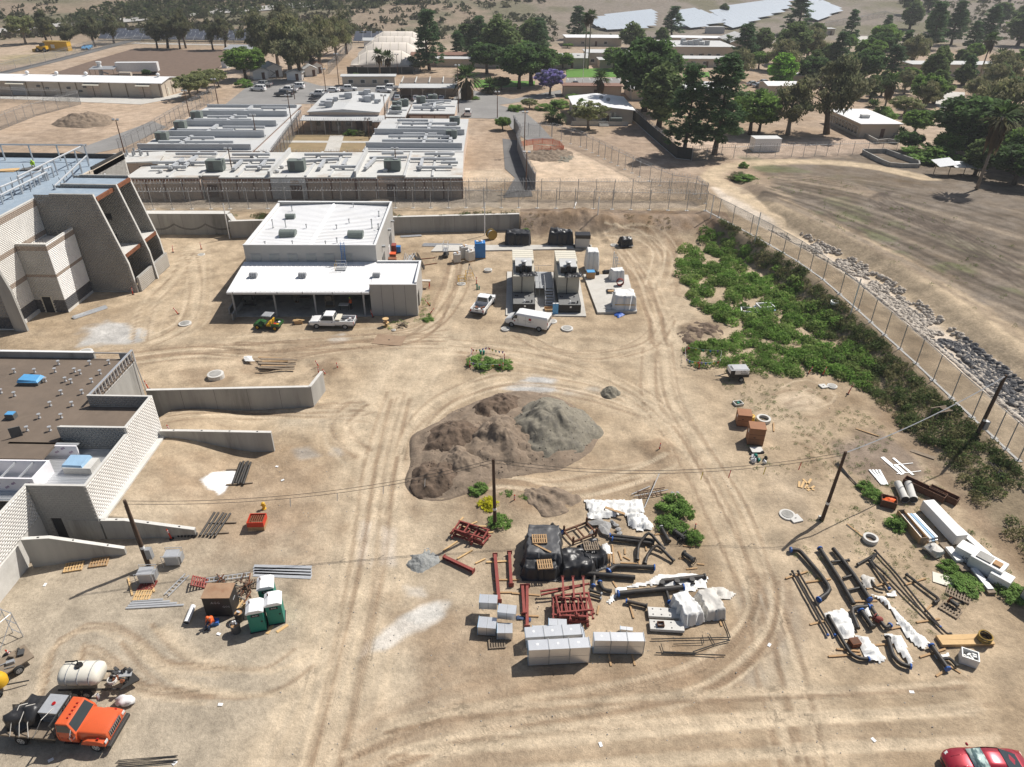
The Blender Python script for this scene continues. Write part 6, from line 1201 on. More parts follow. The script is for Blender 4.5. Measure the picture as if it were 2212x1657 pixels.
def PIC(lab,loc,rz,paint='white_paint',L=5.8,crew=False,load=0,grp=None,box=False,rack=False):
 t=TH('pickup_truck',lab,'pickup',loc,rz,grp);hw=.98;f=L/2;c1=f-1.55;c0=c1-(2.5 if crew else 1.75)
 MB().loft([RSE(x,w,.48,z)for x,w,z in((c0-.02,hw,1.12),(c1-.1,hw,1.14),(c1+.1,hw,1.13),(f-.35,hw*.97,1.06),(f-.06,hw*.9,.98),(f,hw*.82,.86))]).ob('body',paint,t,smooth=35)
 bd=B(t,'bed_floor','bed_liner' if not load else 'galv_dull',-f+.02,c0-.04,-hw*.97,hw*.97,.5,.68)
 for s in(-1,1):MB().bz(-f+.04,c0-.04,min(s*hw,s*(hw-.1)),max(s*hw,s*(hw-.1)),.681,1.16).ob('bed_side',paint,t,bevel=.03)
 m=MB();m.bz(-f,-f+.07,-hw*.94,hw*.94,.6,1.15);tg=m.ob('tailgate',paint,t,bevel=.02);B(tg,'handle','ink',-f-.02,-f-.003,-.2,.2,.9,1.0)
 B(t,'bed_front',paint,c0-.03,c0+.03,-hw*.94,hw*.94,.68,1.15)
 m=MB();cab(m,c0,c1+.35,.75,.12,hw*.97,1.10,1.88);cb=m.ob('cabin',paint,t,bevel=.06);CGL(cb,c0,c1+.35,.75,.12,hw*.97,1.10,1.88,splits=(.45,)if crew else())
 for x,nm in((f,'front_bumper'),(-f,'rear_bumper')):m=MB();m.box((x+(.05 if x>0 else-.06),0,.6),(.16,hw*1.86,.2));m.ob(nm,'galv_dull' if x>0 else 'steel_dark',t,bevel=.03)
 B(t,'grille','steel_dark',f-.02,f+.03,-.52,.52,.78,1.0)
 WHE(t,(f-.95,-f+1.15),hw,.39);lamps(t,f-.03,-f,hw,.92,.95);mirrors(t,c1+.05,hw,1.25,paint)
 for s in(-1,1):
  for x in((c0+.25,c0+1.25)if crew else(c0+.3,)):BX(t,'door_handle','ink',(x,s*(hw+.008),1.02),(.16,.02,.04))
 if box:MB().bz(c0-.75,c0-.1,-hw*.9,hw*.9,1.163,1.38).ob('tool_box','cream',t,bevel=.03)
 r=RR(int(abs(loc[0]*10)))
 for k in range(load):
  x,y=r.uniform(-f+.5,c0-.8),r.uniform(-.6,.6);m=MB()
  if k%3==0:m.cyl((x,y,.69),(x,y,1.05),.17,n=9)
  elif k%3==1:m.box((x,y,.8),(.5,.34,.22),r.uniform(0,3))
  else:m.cyl((x-.5,y,.78),(x+.4,y+.2,.8),.06,n=6)
  m.ob('load',r.choice(['galv_dull','rust','bed_liner','white_plastic','steel_dark','tarp_grey']),t)
 if rack:
  for x in(c0-.2,-f+.3):
   for s in(-1,1):K(t,'rack_post','steel_dark',(x,s*(hw-.05),1.16),(x,s*(hw-.05),1.95),.035,n=5)
 return t
def van(lab,loc,rz,paint='white_paint',L=5.7,text=True):
 t=TH('cargo_van',lab,'van',loc,rz);hw=1.0;f=L/2
 S=[]
 for x,w,z,th in((-f,.9,1.95,.78),(-f+.12,hw,2.06,.84),(f-1.9,hw,2.10,.84),(f-1.5,hw,2.02,.82),(f-.95,hw*.99,1.34,.9),(f-.25,hw*.95,1.12,.86),(f-.04,hw*.88,1.0,.78),(f,hw*.82,.82,.7)):S.append(RSE(x,w,.42,z,th))
 MB().loft(S).ob('body',paint,t,smooth=38)
 P=[V3((f-.90,-.80,1.40)),V3((f-.90,.80,1.40)),V3((f-1.50,.74,2.0)),V3((f-1.50,-.74,2.0))];n=V3((.62,0,.56))*.04;MB().hexa([p+n*.2 for p in P]+[p+n for p in P]).ob('windscreen','glass',t)
 for s in(-1,1):
  y=s*hw;P=[(f-1.75,1.40),(f-1.02,1.40),(f-1.45,1.88),(f-1.75,1.90)];m=MB();q=[V3((a,y*.985,b))for a,b in P];q=q if s<0 else q[::-1];m.hexa([p for p in q]+[p+V3((0,s*.03,0))for p in q]);m.ob('side_window','glass',t)
  for x in(f-1.88,f-2.9):B(t,'door_joint','ink_grey',x-.01,x+.01,min(y*.998,y*1.006),max(y*.998,y*1.006),.6,1.85)
  BX(t,'door_handle','ink',(f-1.8,y*1.01,1.2),(.14,.02,.05))
  if text:
   BX(t,'emblem','ink_red',(-.55,y*1.006,1.52),(.34,.012,.30))
   BX(t,'emblem','ink_red',(f-1.38,y*1.006,1.0),(.17,.012,.15))
   txt(t,'INSULATION CONTRACTING',(-.35,y*1.01,1.22),(R(90),0,0 if s<0 else pi),.105,'ink_grey','lettering')
   BX(t,'lettering','ink',(-.55,y*1.006,1.12),(.4,.012,.035))
 for x,z in((-f-.02,0),):
  for s in(-1,1):B(t,'rear_window','glass',-f-.012,-f+.02,s*.42-.3,s*.42+.3,1.35,1.8)
 B(t,'door_joint','ink_grey',-f-.012,-f+.01,-.01,.01,.6,1.9);B(t,'number_plate','ink_grey',-f-.02,-f+.01,-.55,-.2,.72,.88)
 for x,nm in((f,'front_bumper'),(-f,'rear_bumper')):m=MB();m.box((x,0,.52),(.16,hw*1.85,.2));m.ob(nm,'ink' if x<0 else 'galv_dull',t,bevel=.03)
 WHE(t,(f-.95,-f+1.15),hw,.38);lamps(t,f-.03,-f+.03,hw,.86,1.25,.26);mirrors(t,f-1.15,hw,1.3,'ink');return t
def suv(lab,loc,rz,paint,L=5.0,sedan=False,grp=None,H=None,name=None):
 t=TH(name or('sedan_car' if sedan else 'suv_car'),lab,'car',loc,rz,grp);hw=.94;f=L/2;zb=.92 if sedan else 1.08;H=H or(1.45 if sedan else 1.85)
 S=[RSE(x,w,.34,z)for x,w,z in((-f,hw*.85,zb-.12),(-f+.12,hw*.95,zb),(0,hw,zb),(f-1.5,hw,zb),(f-.3,hw*.95,zb-.14),(f,hw*.82,zb-.32))]
 MB().loft(S).ob('body',paint,t,smooth=38);x0,x1,ws,rs=(-f+.55,f-1.2,.85,.7)if sedan else(-f+.06,f-1.35,.8,.3)
 m=MB();cab(m,x0,x1,ws,rs,hw*.95,zb-.02,H,.78);c=m.ob('cabin',paint,t,bevel=.08);CGL(c,x0,x1,ws,rs,hw*.95,zb-.02,H,.78,(.34,.66))
 WHE(t,(f-.9,-f+.95),hw,.36);lamps(t,f-.05,-f,hw,zb-.22,zb-.15);mirrors(t,x1-.3,hw,zb+.1,paint);return t
def txt(parent,s,loc,rot,size,mat,name='lettering',align='CENTER',ext=.004):
 c=bpy.data.curves.new(name,'FONT');c.body=s;c.size=size;c.align_x=align;c.extrude=ext;c.resolution_u=1
 o=bpy.data.objects.new(name,c);col.objects.link(o);dg=bpy.context.evaluated_depsgraph_get();me=bpy.data.meshes.new_from_object(o.evaluated_get(dg));bpy.data.objects.remove(o)
 me.materials.clear();me.materials.append(MT(mat));o=bpy.data.objects.new(name,me);col.objects.link(o);o.location=loc;o.rotation_euler=rot
 if parent is not None:o.parent=parent
 return o
def utv(lab,loc,rz):
 t=TH('utility_vehicle',lab,'utility vehicle',loc,rz);MB().loft([RSE(x,.72,.35,z)for x,z in((.5,.7),(.9,.85),(1.5,.8),(1.75,.62))]).ob('hood','deere_green',t,smooth=40)
 B(t,'chassis','steel_dark',-1.7,.55,-.7,.7,.38,.5);bd=B(t,'cargo_box','steel_dark',-1.75,-.75,-.75,.75,.55,.62)
 for s in(-1,1):B(bd,'box_side','deere_green',-1.75,-.75,s*.75-.03,s*.75+.03,.622,.95)
 B(bd,'tailgate','deere_green',-1.8,-1.752,-.75,.75,.6,.95)
 for k,(x,y)in enumerate(((-1.1,.3),(-1.4,-.3),(-1.2,-.1),(-1.5,.35))):m=MB();m.box((x,y,.75),(.35,.3,.22),k);m.ob('load',['red_orange','white_plastic','bed_liner','yellow'][k],t)
 for s in(-1,1):
  m=MB();m.bz(-.55,0,s*.36-.3,s*.36+.3,.5,.82);st=m.ob('seat','yellow',t,bevel=.05);MB().box((-.6,s*.36,1.0),(.14,.56,.55),0,-.15).ob('backrest','yellow',t,bevel=.04)
  for a,b in(((.75,.85),(.35,1.95)),((-.7,.6),(-.65,1.95))):K(t,'roll_bar','steel_dark',(a[0],s*.68,a[1]),(b[0],s*.62,b[1]),.035,n=6)
 MB().hexa([(-.8,-.68,1.93),(.5,-.68,1.93),(.5,.68,1.93),(-.8,.68,1.93),(-.75,-.6,2.0),(.42,-.6,2.0),(.42,.6,2.0),(-.75,.6,2.0)]).ob('canopy','galv_dull',t)
 TB(t,'steering_wheel','ink',[(.35,.36+.18*cos(a),.98+.18*sin(a))for a in circ(11)],.02,5,closed=True)
 WHE(t,(1.2,-1.2),.78,.32,.26,'yellow');return t
 # ---- vehicles standing on the site
def head(a,b):return atan2(b.y-a.y,b.x-a.x)
a,b=W(11,545,1195),W(11,800,1200)
p=(W(11,540,1180)+W(11,760,1200))/2+V3((.1,.95,0));PIC('white work pickup with a tool box parked before the open shed',p,head(b,a),load=7,box=True)
p=W(11,1965,1010);PIC('white pickup loaded with pumps, parked beside the generator slab',p,R(74),load=12,rack=False,L=5.6,crew=False)
p=W(21,70,1190)+V3((1.05,.9,0));van('white cargo van with small red emblems, beside the generator slab',p,R(161),L=5.9)
p=W(11,95,1190)+V3((.1,.5,0));utv('green and yellow utility cart parked before the open shed',p,R(172))
for k,px,a,pt,lb in[('p',(65,752),172,'car_silver','silver pickup in the lot, nearest the white huts'),('s',(20,788),172,'white_paint','white car nosing out below the silver pickup'),('s',(355,768),175,'white_paint','white station wagon standing alone in the lot'),('p',(285,800),170,'white_paint','white pickup parked just above the dark pickup'),('p',(245,836),176,'car_grey','dark grey pickup in the lot'),('d',(655,800),178,'white_paint','white sedan in the middle of the lot'),('p',(797,790),4,'white_paint','white crew pickup below the modular office'),('s',(1105,803),2,'white_paint','white wagon with dark windows beside the carport'),('p',(1160,780),182,'white_paint','white pickup behind the dark windowed wagon'),('p',(550,835),178,'white_paint','white pickup behind the courtyard hall roof'),('p',(545,880),178,'car_grey','two tone pickup at the hall corner'),('d',(1385,868),92,'car_silver','silver car under the carport'),('d',(1500,850),92,'white_paint','white car deep under the carport'),('d',(1605,868),92,'car_silver','pale car under the far bay of the carport'),('d',(1225,865),92,'car_silver','silver car beside the carport post'),('s',(1830,1000),92,'white_paint','white van beside the end cell block')]:
 loc=W(10,*px)+UZ(.07);a=R(a)
 if k=='p':PIC(lb,loc,a,pt,5.7,True,grp='vehicles in the compound lot')
 else:suv(lb,loc,a,pt,5.0,k=='d',grp='vehicles in the compound lot')
suv('dark car driving on the highway beside the leaning eucalyptus',W(0,870,198)+UZ(.55),R(30),'car_grey',4.9,True);suv('dark car on the highway half behind the split eucalyptus',W(0,240,242)+UZ(.55),R(25),'car_grey',4.9,True)
for i,(x,y)in enumerate(((2080,740),(2130,755),(2180,725),(2240,750))):suv('pale car %s under the grove trees beside the lawn'%['first','second','third','fourth'][i],W(20,x,y),R(20),'car_silver',4.8,True,grp='cars under the grove')
PIC('dark work truck with a crew bed in the campus lot',W(20,545,755),R(92),'car_grey',5.6,False,4)
def red_coupe():
 p=D(2150,1672);t=TH('sports_coupe','shiny red coupe with long hood and sun shade in its windscreen','car',p+V3((-.75,.25,0)),R(179));hw=.95
 S=[]
 for x,w,z,th in((-2.4,.66,.92,.60),(-2.3,.84,1.02,.72),(-1.75,.93,1.06,.76),(-.9,.955,1.02,.74),(.0,.95,1.0,.74),(.55,.95,1.0,.74),(1.2,.94,.98,.70),(1.75,.91,.90,.62),(2.1,.83,.80,.52),(2.32,.66,.70,.42),(2.42,.42,.58,.28)):
  h=z-.25;S.append([(x,-w*.9,.25),(x,w*.9,.25),(x,w,.25+h*.42),(x,w*1.0,.25+h*.68),(x,w*.95,.25+h*.86),(x,th,z-.02),(x,th*.5,z+.015),(x,0,z+.02),(x,-th*.5,z+.015),(x,-th,z-.02),(x,-w*.95,.25+h*.86),(x,-w,.25+h*.68),(x,-w,.25+h*.42)])
 MB().loft(S).ob('body','car_red',t,smooth=60)
 G_=[]
 for x,w,z0,z1 in((-1.95,.5,1.0,1.04),(-1.4,.66,1.0,1.22),(-.75,.70,.98,1.36),(-.2,.70,.98,1.385),(.2,.68,.98,1.33),(.75,.72,.97,1.10),(1.05,.70,.96,1.0)):
  tw=w*.88;G_.append([(x,-w*1.10,z0),(x,w*1.10,z0),(x,w*1.03,lerp(z0,z1,.55)),(x,tw,lerp(z0,z1,.92)),(x,tw*.5,z1),(x,0,z1+.008),(x,-tw*.5,z1),(x,-tw,lerp(z0,z1,.92)),(x,-w*1.03,lerp(z0,z1,.55))])
 MB().loft(G_).ob('roof','car_red',t,smooth=60)
 m=MB();a,b=[(.24,-.60,1.335),(.24,0,1.352),(.24,.60,1.335)],[(.98,-.70,1.03),(.98,0,1.05),(.98,.70,1.03)]
 m.add(a+b+[(x,y,z+.03)for x,y,z in a+b],[(6,9,10,7),(7,10,11,8),(0,6,7,1),(1,7,8,2),(3,4,10,9),(4,5,11,10),(0,3,9,6),(2,8,11,5)]);w_=m.ob('windscreen','shade_glass',t,smooth=True)
 MB().hexa([(-1.85,-.44,1.05),(-.82,-.60,1.345),(-.82,.60,1.345),(-1.85,.44,1.05),(-1.87,-.44,1.085),(-.84,-.60,1.375),(-.84,.60,1.375),(-1.87,.44,1.085)]).ob('rear_window','glass',t)
 for s in(-1,1):
  P=[(-1.1,1.06),(.55,1.04),(.15,1.24),(-.3,1.29),(-.9,1.22)];m=MB();q=[V3((x,s*(.765-(z-1.05)*.22),z))for x,z in P];q=q if s>0 else q[::-1];m.ext(q,(0,s*.012,.004));m.ob('side_window','glass',t)
  MB().blob((.72,s*1.03,1.02),(.09,.12,.075),8,6,0).ob('mirror','car_red',t,True)
  MB().hexa([(2.08,s*.62-.14,.64),(2.30,s*.50-.14,.60),(2.30,s*.50+.14,.60),(2.08,s*.62+.14,.64),(2.02,s*.60-.13,.80),(2.2,s*.50-.13,.735),(2.2,s*.50+.13,.735),(2.02,s*.60+.13,.80)]).ob('headlight','lamp_clear',t)
  BX(t,'tail_light','lamp_red',(-2.37,s*.5,.85),(.06,.4,.14))
  for x0,y0,x1,y1 in((1.0,.42,2.0,.30),):MB().tube([(x0,s*y0,.985),(1.5,s*(y0+y1)/2,.955),(x1,s*y1,.84)],.022,5).ob('hood_crease','car_red',t,True)
 BX(t,'grille','ink',(2.36,0,.45),(.16,.9,.16))
 for k in range(2):TB(t,'wiper','ink',[(.55-.02,-.5+k*.6,1.19-.01),(.93,-.12+k*.6,1.07)],.014,4)
 WHE(t,(1.42,-1.38),.95,.35,.26,'car_silver')
m,n,l,b=NTN('shade_glass');b.inputs['Base Color'].default_value=(.42,.55,.52,1);b.inputs['Roughness'].default_value=.12;b.inputs['Coat Weight'].default_value=1
nz=n.new('ShaderNodeTexNoise');nz.inputs['Scale'].default_value=2.2;cr=n.new('ShaderNodeValToRGB');cr.color_ramp.elements[0].position=.40;cr.color_ramp.elements[0].color=(.10,.16,.16,1);cr.color_ramp.elements[1].position=.52;cr.color_ramp.elements[1].color=(.50,.62,.58,1);l.new(nz.outputs['Fac'],cr.inputs[0]);l.new(cr.outputs[0],b.inputs['Base Color'])
red_coupe()
def orange_truck():
 p=W(3,865,1512);t=TH('flatbed_truck','orange flatbed truck with a strapped black tarp load','truck',p+V3((-1.05,1.08,0)),R(-4),None,(.86,1,.96));hw=1.12
 MB().loft([RSE(x,w,.75,z,w*.86)for x,w,z in((-.1,hw*.84,1.66),(.6,hw*.82,1.64),(1.7,hw*.78,1.56),(2.05,hw*.74,1.48),(2.12,hw*.70,1.30))]).ob('hood','truck_orange',t,smooth=40)
 for s in(-1,1):
  MB().loft([[(x,s*hw*.66,.70),(x,s*hw*1.03,.70),(x,s*hw*1.03,z),(x,s*hw*.66,z+.08)]for x,z in((.25,.80),(.45,1.05),(.8,1.18),(1.5,1.16),(1.9,1.06),(2.05,.85))]).ob('fender','truck_orange',t,smooth=30)
  BX(t,'headlight','lamp_clear',(2.08,s*hw*.86,1.02),(.06,.26,.2));BX(t,'marker_lamp','lamp_red',(1.55,s*hw*.9,1.27),(.16,.08,.06))
  TB(t,'mirror_arm','chrome',[(.05,s*hw,1.5),(.1,s*(hw+.3),1.6),(.1,s*(hw+.3),2.15),(-.05,s*hw,2.2)],.018,5);BX(t,'mirror','chrome',(.1,s*(hw+.3),1.85),(.06,.2,.42))
  BX(t,'door_handle','ink',(-1.0,s*hw*.99,1.25),(.14,.03,.05));B(t,'door_joint','rust',-1.22,-1.2,s*hw-.01-.0,s*hw+.012,.9,1.6)
  txt(t,'C7',(-.55,s*hw*1.002+s*.004,1.12),(R(90),0,0 if s<0 else pi),.22,'rust','lettering')
  BX(t,'step','steel_dark',(-.6,s*hw*.8,.55),(1.1,.4,.06))
 MB().loft([RSE(x,hw,.75,1.68,hw*.95)for x in(-1.35,-.1,.05)]).ob('cab_body','truck_orange',t,smooth=35)
 m=MB();cab(m,-1.35,.12,.52,.06,hw*.98,1.62,2.42,.86);c=m.ob('cabin','truck_orange',t,bevel=.07);CGL(c,-1.35,.12,.52,.06,hw*.98,1.62,2.42,.86,())
 for k in range(5):BX(t,'roof_lamp','lamp_red',(-.62,-.5+k*.25,2.45),(.14,.07,.06))
 gr=B(t,'grille','chrome',2.12,2.17,-.58,.58,.92,1.38)
 for k in range(7):B(gr,'slot','ink',2.165,2.19,-.52+k*.16,-.44+k*.16,.97,1.33)
 MB().bz(2.12,2.4,-hw,hw,.5,.78).ob('front_bumper','steel_dark',t,bevel=.05);B(t,'chassis','steel_dark',-5.6,2.0,-.45,.45,.55,.75)
 bd=B(t,'flatbed','wood_old',-5.8,-1.55,-1.18,1.18,.98,1.12)
 m=MB();m.bz(-1.62,-1.5,-1.15,1.15,1.12,1.25);m.bz(-1.6,-1.52,-1.15,1.15,2.35,2.45);m.ob('headboard_rail','steel_dark',t)
 for y in(-1.1,-.4,.4,1.1):K(t,'headboard_post','steel_dark',(-1.56,y,1.2),(-1.56,y,2.4),.04,n=5)
 ib=B(t,'caged_tank','tarp_grey',-3.2,-1.75,-.1,1.1,1.125,2.05);B(ib,'lid','galv',-3.25,-1.7,-.15,1.15,2.05,2.16);K(ib,'cap','lamp_red',(-2.5,.5,2.16),(-2.5,.5,2.22),.13,n=10)
 for k in range(5):B(ib,'cage_bar','galv_dull',-3.22,-1.73,-.14,-.11,1.2+k*.17,1.24+k*.17)
 V=MB();V.blob((-4.5,.1,1.1),(1.3,1.1,1.05),20,12,.4,3,flat=.02);V.ob('tarp_load','tarp_black',t,smooth=True)
 for k in range(3):TB(t,'strap','poly_dusty',[(-3.55-k*.7,-1.2,1.05),(-3.75-k*.6,-.7,1.75),(-3.9-k*.5,.2,2.16),(-3.6-k*.6,1.2,1.1)],.03,4)
 TB(t,'strap','poly_dusty',[(-3.2,-1.21,1.06),(-2.5,-.7,2.3),(-2.3,.2,2.2)],.025,4)
 WHE(t,(1.25,-4.4),1.12,.48,.3,'galv');MB().bz(-3.2,-1.9,-1.1,-.6,.45,.95).ob('fuel_tank','steel_dark',t,bevel=.08)
orange_truck()
def water_trailer():
 p=W(3,740,1060);t=TH('water_trailer','white water tank on a pump trailer beside the orange truck','trailer',p+V3((-.25,.9,0)),R(2))
 S=[]
 for x,k in((-1.35,.72),(-1.22,.93),(-1.0,1),(.9,1),(1.15,.93),(1.3,.70)):
  S.append([(x,cos(a)*.85*k,1.35+sin(a)*.62*k)for a in circ(17)])
 MB().loft(S).ob('tank','tank_white',t,smooth=50)
 for x in(-.7,.05,.8):TB(t,'band','galv_dull',[(x,cos(a)*.87,1.35+sin(a)*.64)for a in circ(19)],.03,5,closed=True)
 h=K(t,'lid','rubber',(-.1,.1,1.92),(-.1,.1,2.08),.24,n=12);TB(t,'pipe','rubber',[(-.1,.1,2.05),(-.3,.35,2.2),(-.5,.35,2.1),(-1.1,.35,2.05)],.05,6)
 m=MB();m.bz(-1.5,2.6,-.75,-.65,.5,.62);m.bz(-1.5,2.6,.65,.75,.5,.62);m.ob('frame','steel_dark',t);MB().ext([(2.6,-.75,.5),(3.5,-.05,.5),(3.5,.05,.5),(2.6,.75,.5)],(0,0,.1)).ob('drawbar','steel_dark',t)
 r=RR(5)
 for k in range(26):m=MB();x,y,z=r.uniform(1.5,2.9),r.uniform(-.55,.55),r.uniform(.65,1.15);(m.box((x,y,z),(r.uniform(.12,.4),r.uniform(.1,.3),r.uniform(.1,.35)),r.uniform(0,3))if k%2 else m.cyl((x,y,z),(x+r.uniform(-.3,.3),y+r.uniform(-.3,.3),z+.2),r.uniform(.04,.12),n=7));m.ob('pump_part',r.choice(['steel_dark','galv_dull','rust','bed_liner','red_primer']),t)
 for k in range(4):TB(t,'hose','poly_dusty',[(2.0+.28*cos(a),-.35+.28*sin(a),.95+k*.06)for a in circ(13)],.045,5,closed=True)
 BX(t,'cover_plate','galv_dull',(2.55,.2,.95),(.9,.5,.05),.2,.15);WHE(t,(-.35,.4),.95,.33,.22)
water_trailer()
def compressor():
 p=W(21,1950,1640);t=TH('air_compressor','white towable compressor standing beside the weeds','compressor',p+V3((0,.6,0)),R(4))
 MB().bz(-1.15,1.15,-.7,.7,.55,.95).ob('base','gen_black',t,bevel=.05);m=MB();m.bz(-1.1,1.1,-.68,.68,.953,1.55);b=m.ob('housing','white_paint',t,bevel=.08);B(b,'top_panel','galv_dull',-1.0,1.02,-.6,.6,1.552,1.60)
 B(b,'control_panel','gen_black',-1.12,-.6,-.7,-.682,.98,1.5);B(b,'louvre','ink_grey',.1,.9,-.7,-.684,1.05,1.2);txt(b,'Doosan',(.35,-.69,1.3),(R(90),0,0),.2,'ink','lettering')
 for k in range(3):K(b,'cap','gen_black',(-.85+k*.0,-.4+k*.3,1.6),(-.85,-.4+k*.3,1.64),.1,n=8)
 m=MB();m.tube([(-1.15,-.45,.5),(-2.3,0,.45),(-2.6,0,.45)],.06,6);m.tube([(-1.15,.45,.5),(-2.3,0,.46)],.06,6);m.ob('drawbar','steel_dark',t);WHE(t,(.25,),.85,.33,.2)
compressor()
def left_trailer():
 p=W(3,60,830);t=TH('flat_trailer','low dark trailer strewn with tools beside the orange bollard','trailer',p,R(52));B(t,'deck','wood_old',-1.6,1.6,-.8,.8,.5,.6);WHE(t,(-.5,.5),.98,.34,.22)
 r=RR(8)
 for k in range(14):m=MB();x,y=r.uniform(-1.4,1.3),r.uniform(-.6,.6);(m.box((x,y,.72),(r.uniform(.2,.6),r.uniform(.1,.4),r.uniform(.08,.3)),r.uniform(0,3))if k%2 else m.cyl((x,y,.65),(x+r.uniform(-.8,.8),y+r.uniform(-.4,.4),.7),.035,n=5));m.ob('load',r.choice(['steel_dark','galv_dull','wood_old','bed_liner']),t)
 p=W(3,30,985);t=TH('cement_mixer','yellow towable mixer at the picture edge below the flat trailer','mixer',p,R(10));MB().lathe([(.2,0),(.5,.15),(.55,.6),(.4,.95),(.3,1.05)],12,(0,0,.45)).ob('drum','yellow',t,40);TB(t,'drawbar','steel_dark',[(.3,0,.4),(1.0,.1,.35),(1.6,.2,.3)],.05,6);WHE(t,(0,),.62,.28,.15)
left_trailer()
t=TH('dirt_container','yellow steel box standing on the far dirt lot','container',W(0,390,440),R(-2));B(t,'body','yellow',0,10,0,3,0,3.4);B(t,'sign','sign_white',3,4.6,-.04,-.003,1,2.4);B(t,'roof','yellow_dark',-.1,10.1,-.1,3.1,3.401,3.6)
t=TH('wheel_loader','yellow loader beside the yellow box','loader',W(0,365,450));B(t,'body','yellow',-1.5,2.5,-1,1,1,2.2);B(t,'cabin','glass',0,1.4,-.8,.8,2.201,3.4);B(t,'bucket','yellow_dark',-3.2,-2,-1.3,1.3,.1,1.2);WHE(t,(-1,1.8),1.2,.8,.5)
# ---- fences and lamp poles
M('dark_slats',(.035,.04,.038),.8,var=.25,scale=3);M('grey_slats',(.22,.225,.225),.8,var=.15,scale=3)
def razor(t,pts,r=.32,z=0,turns=1.9):
 P=[];acc=0
 for a,b in zip(pts[:-1],pts[1:]):
  d=b-a;L=d.length;n=max(4,int(L*turns*7));s=V3((-d.y,d.x,0)).normalized()
  for i in range(n):
   u=i/n;ang=(acc+u*L)*turns*2*pi;P.append(a+d*u+s*cos(ang)*r+V3((0,0,z+sin(ang)*r)))
  acc+=L
 m=MB();m.tube(P,.022,3,caps=False);return OW(m,'razor_wire','galv_dull',t)
def FEN(lab,pts,H=3.2,step=3.2,mesh='chainlink',name='chain_link_fence',wire=True,foot=False,pr=.055,post='galv_dull',own=False,rail=True,base=False,arm=False):
 pts=[p if isinstance(p,V3)else V3(p)for p in pts];t=TH(name,lab,'fence',pts[0]);posts=[]
 for a,b in zip(pts[:-1],pts[1:]):
  n=1 if own else max(1,round((b-a).length/step))
  for i in range(n):
   q=a.lerp(b,i/n);q.z=float(hz(q.x,q.y))if not own else q.z;posts.append(q)
 posts.append(pts[-1].copy());first=K(t,'post',post,(0,0,-.2),(0,0,H+(.0 if not wire else .45)),pr,n=6);fixw(first,t);first.location=posts[0];fm=MB();fm.bz(-.32,.32,-.22,.22,-.05,.05);f0=None
 for p in posts[1:]:SH(first,'post',p,t).matrix_parent_inverse=first.matrix_parent_inverse
 if foot:
  for p in posts:
   if f0 is None:f0=fm.ob('footing','conc_pale',t);fixw(f0,t);f0.location=p
   else:SH(f0,'footing',p,t).matrix_parent_inverse=f0.matrix_parent_inverse
 u=0
 for a,b in zip(posts[:-1],posts[1:]):
  L=(b-a).length;me=bpy.data.meshes.new('mesh_panel');me.from_pydata([a,b,b+UZ(H),a+UZ(H)],[],[(0,1,2,3)]);uv=me.uv_layers.new(name='UVMap')
  for k,c in enumerate(((u,0),(u+L,0),(u+L,H),(u,H))):uv.data[k].uv=c
  me.materials.append(MT(mesh));o=bpy.data.objects.new('mesh_panel',me);col.objects.link(o);o.parent=t;fixw(o,t);u+=L
  if rail:WK(t,'top_rail',post,a+UZ(H-.04),b+UZ(H-.04),.035,n=5)
  if base:m=MB();d=b-a;c=(a+b)/2;m.box((c.x,c.y,c.z-.05),(L,.28,.22),atan2(d.y,d.x));OW(m,'mow_kerb','conc_pale',t)
 if wire:razor(t,[p+UZ(H+.3)for p in posts])
 return t
fp=[V3(p)for p in _fp[:11]];fp2=[]
for a,b in zip(fp[:-1],fp[1:]):fp2+=[a,a.lerp(b,.5)]
fp2.append(fp[-1]);fp2.append(V3(_fp[-1]).lerp(fp[-1],.6))
for p in fp2:p.z=float(hz(p.x,p.y))
FEN('tall chain link fence with concrete kerb along the drainage channel',fp2,3.3,own=True,wire=False,foot=True,base=True,mesh='chainlink_dense',pr=.06)
z27=lambda x,y:D(x,y)
FEN('inner razor wire fence above the retaining wall',[D(290,453),D(700,450),D(1120,449),D(1523,456)],3.2,3.2,foot=True,mesh='chainlink')
FEN('outer razor wire fence before the long cell block',[D(270,437),D(700,434),D(1090,431),D(1480,432),D(1523,440)],3.4,3.4,mesh='chainlink_dense')
FEN('chain link fence beside the sandy lot and orange netting',[W(20,345,1195),W(20,590,1270),W(20,855,1405),W(20,1100,1530),W(20,1370,1645),D(1500,420),D(1523,440)],3.0,3.3,foot=True)
FEN('dark slatted fence with concrete base inside the campus',[W(20,960,960),W(20,1200,1180),W(20,1420,1370),W(20,1545,1385)],2.6,3,mesh='dark_slats',base=True,post='steel_dark')
FEN('chain link fence along the dusty yard and field road',[W(20,1550,1395),W(20,1800,1380),W(20,2130,1360),W(30,200,1360),W(30,600,1345),W(30,1100,1330)],2.6,3.3)
FEN('grey screened fence along the asphalt strip',[W(20,15,1120),W(20,70,1230),W(20,45,1300),W(20,110,1480),W(20,200,1640)],3.0,3,mesh='grey_slats',wire=True)
FEN('razor wire fence behind the long cell block roof',[V3((-69,147.5,2.7)),V3((-45,149,2.7)),V3((-24,150,2.7))],3.4,3.4)
FEN('razor wire fence beside the covered walkway of the end block',[V3((-26.3,150,2.7)),V3((-28.2,183,2.7))],3.4,3.4,mesh='chainlink_dense');FEN('razor wire fence beside the stepped cell block walkway',[V3((-50.3,150,2.7)),V3((-54.8,190,2.7))],3.4,3.4,mesh='chainlink_dense')
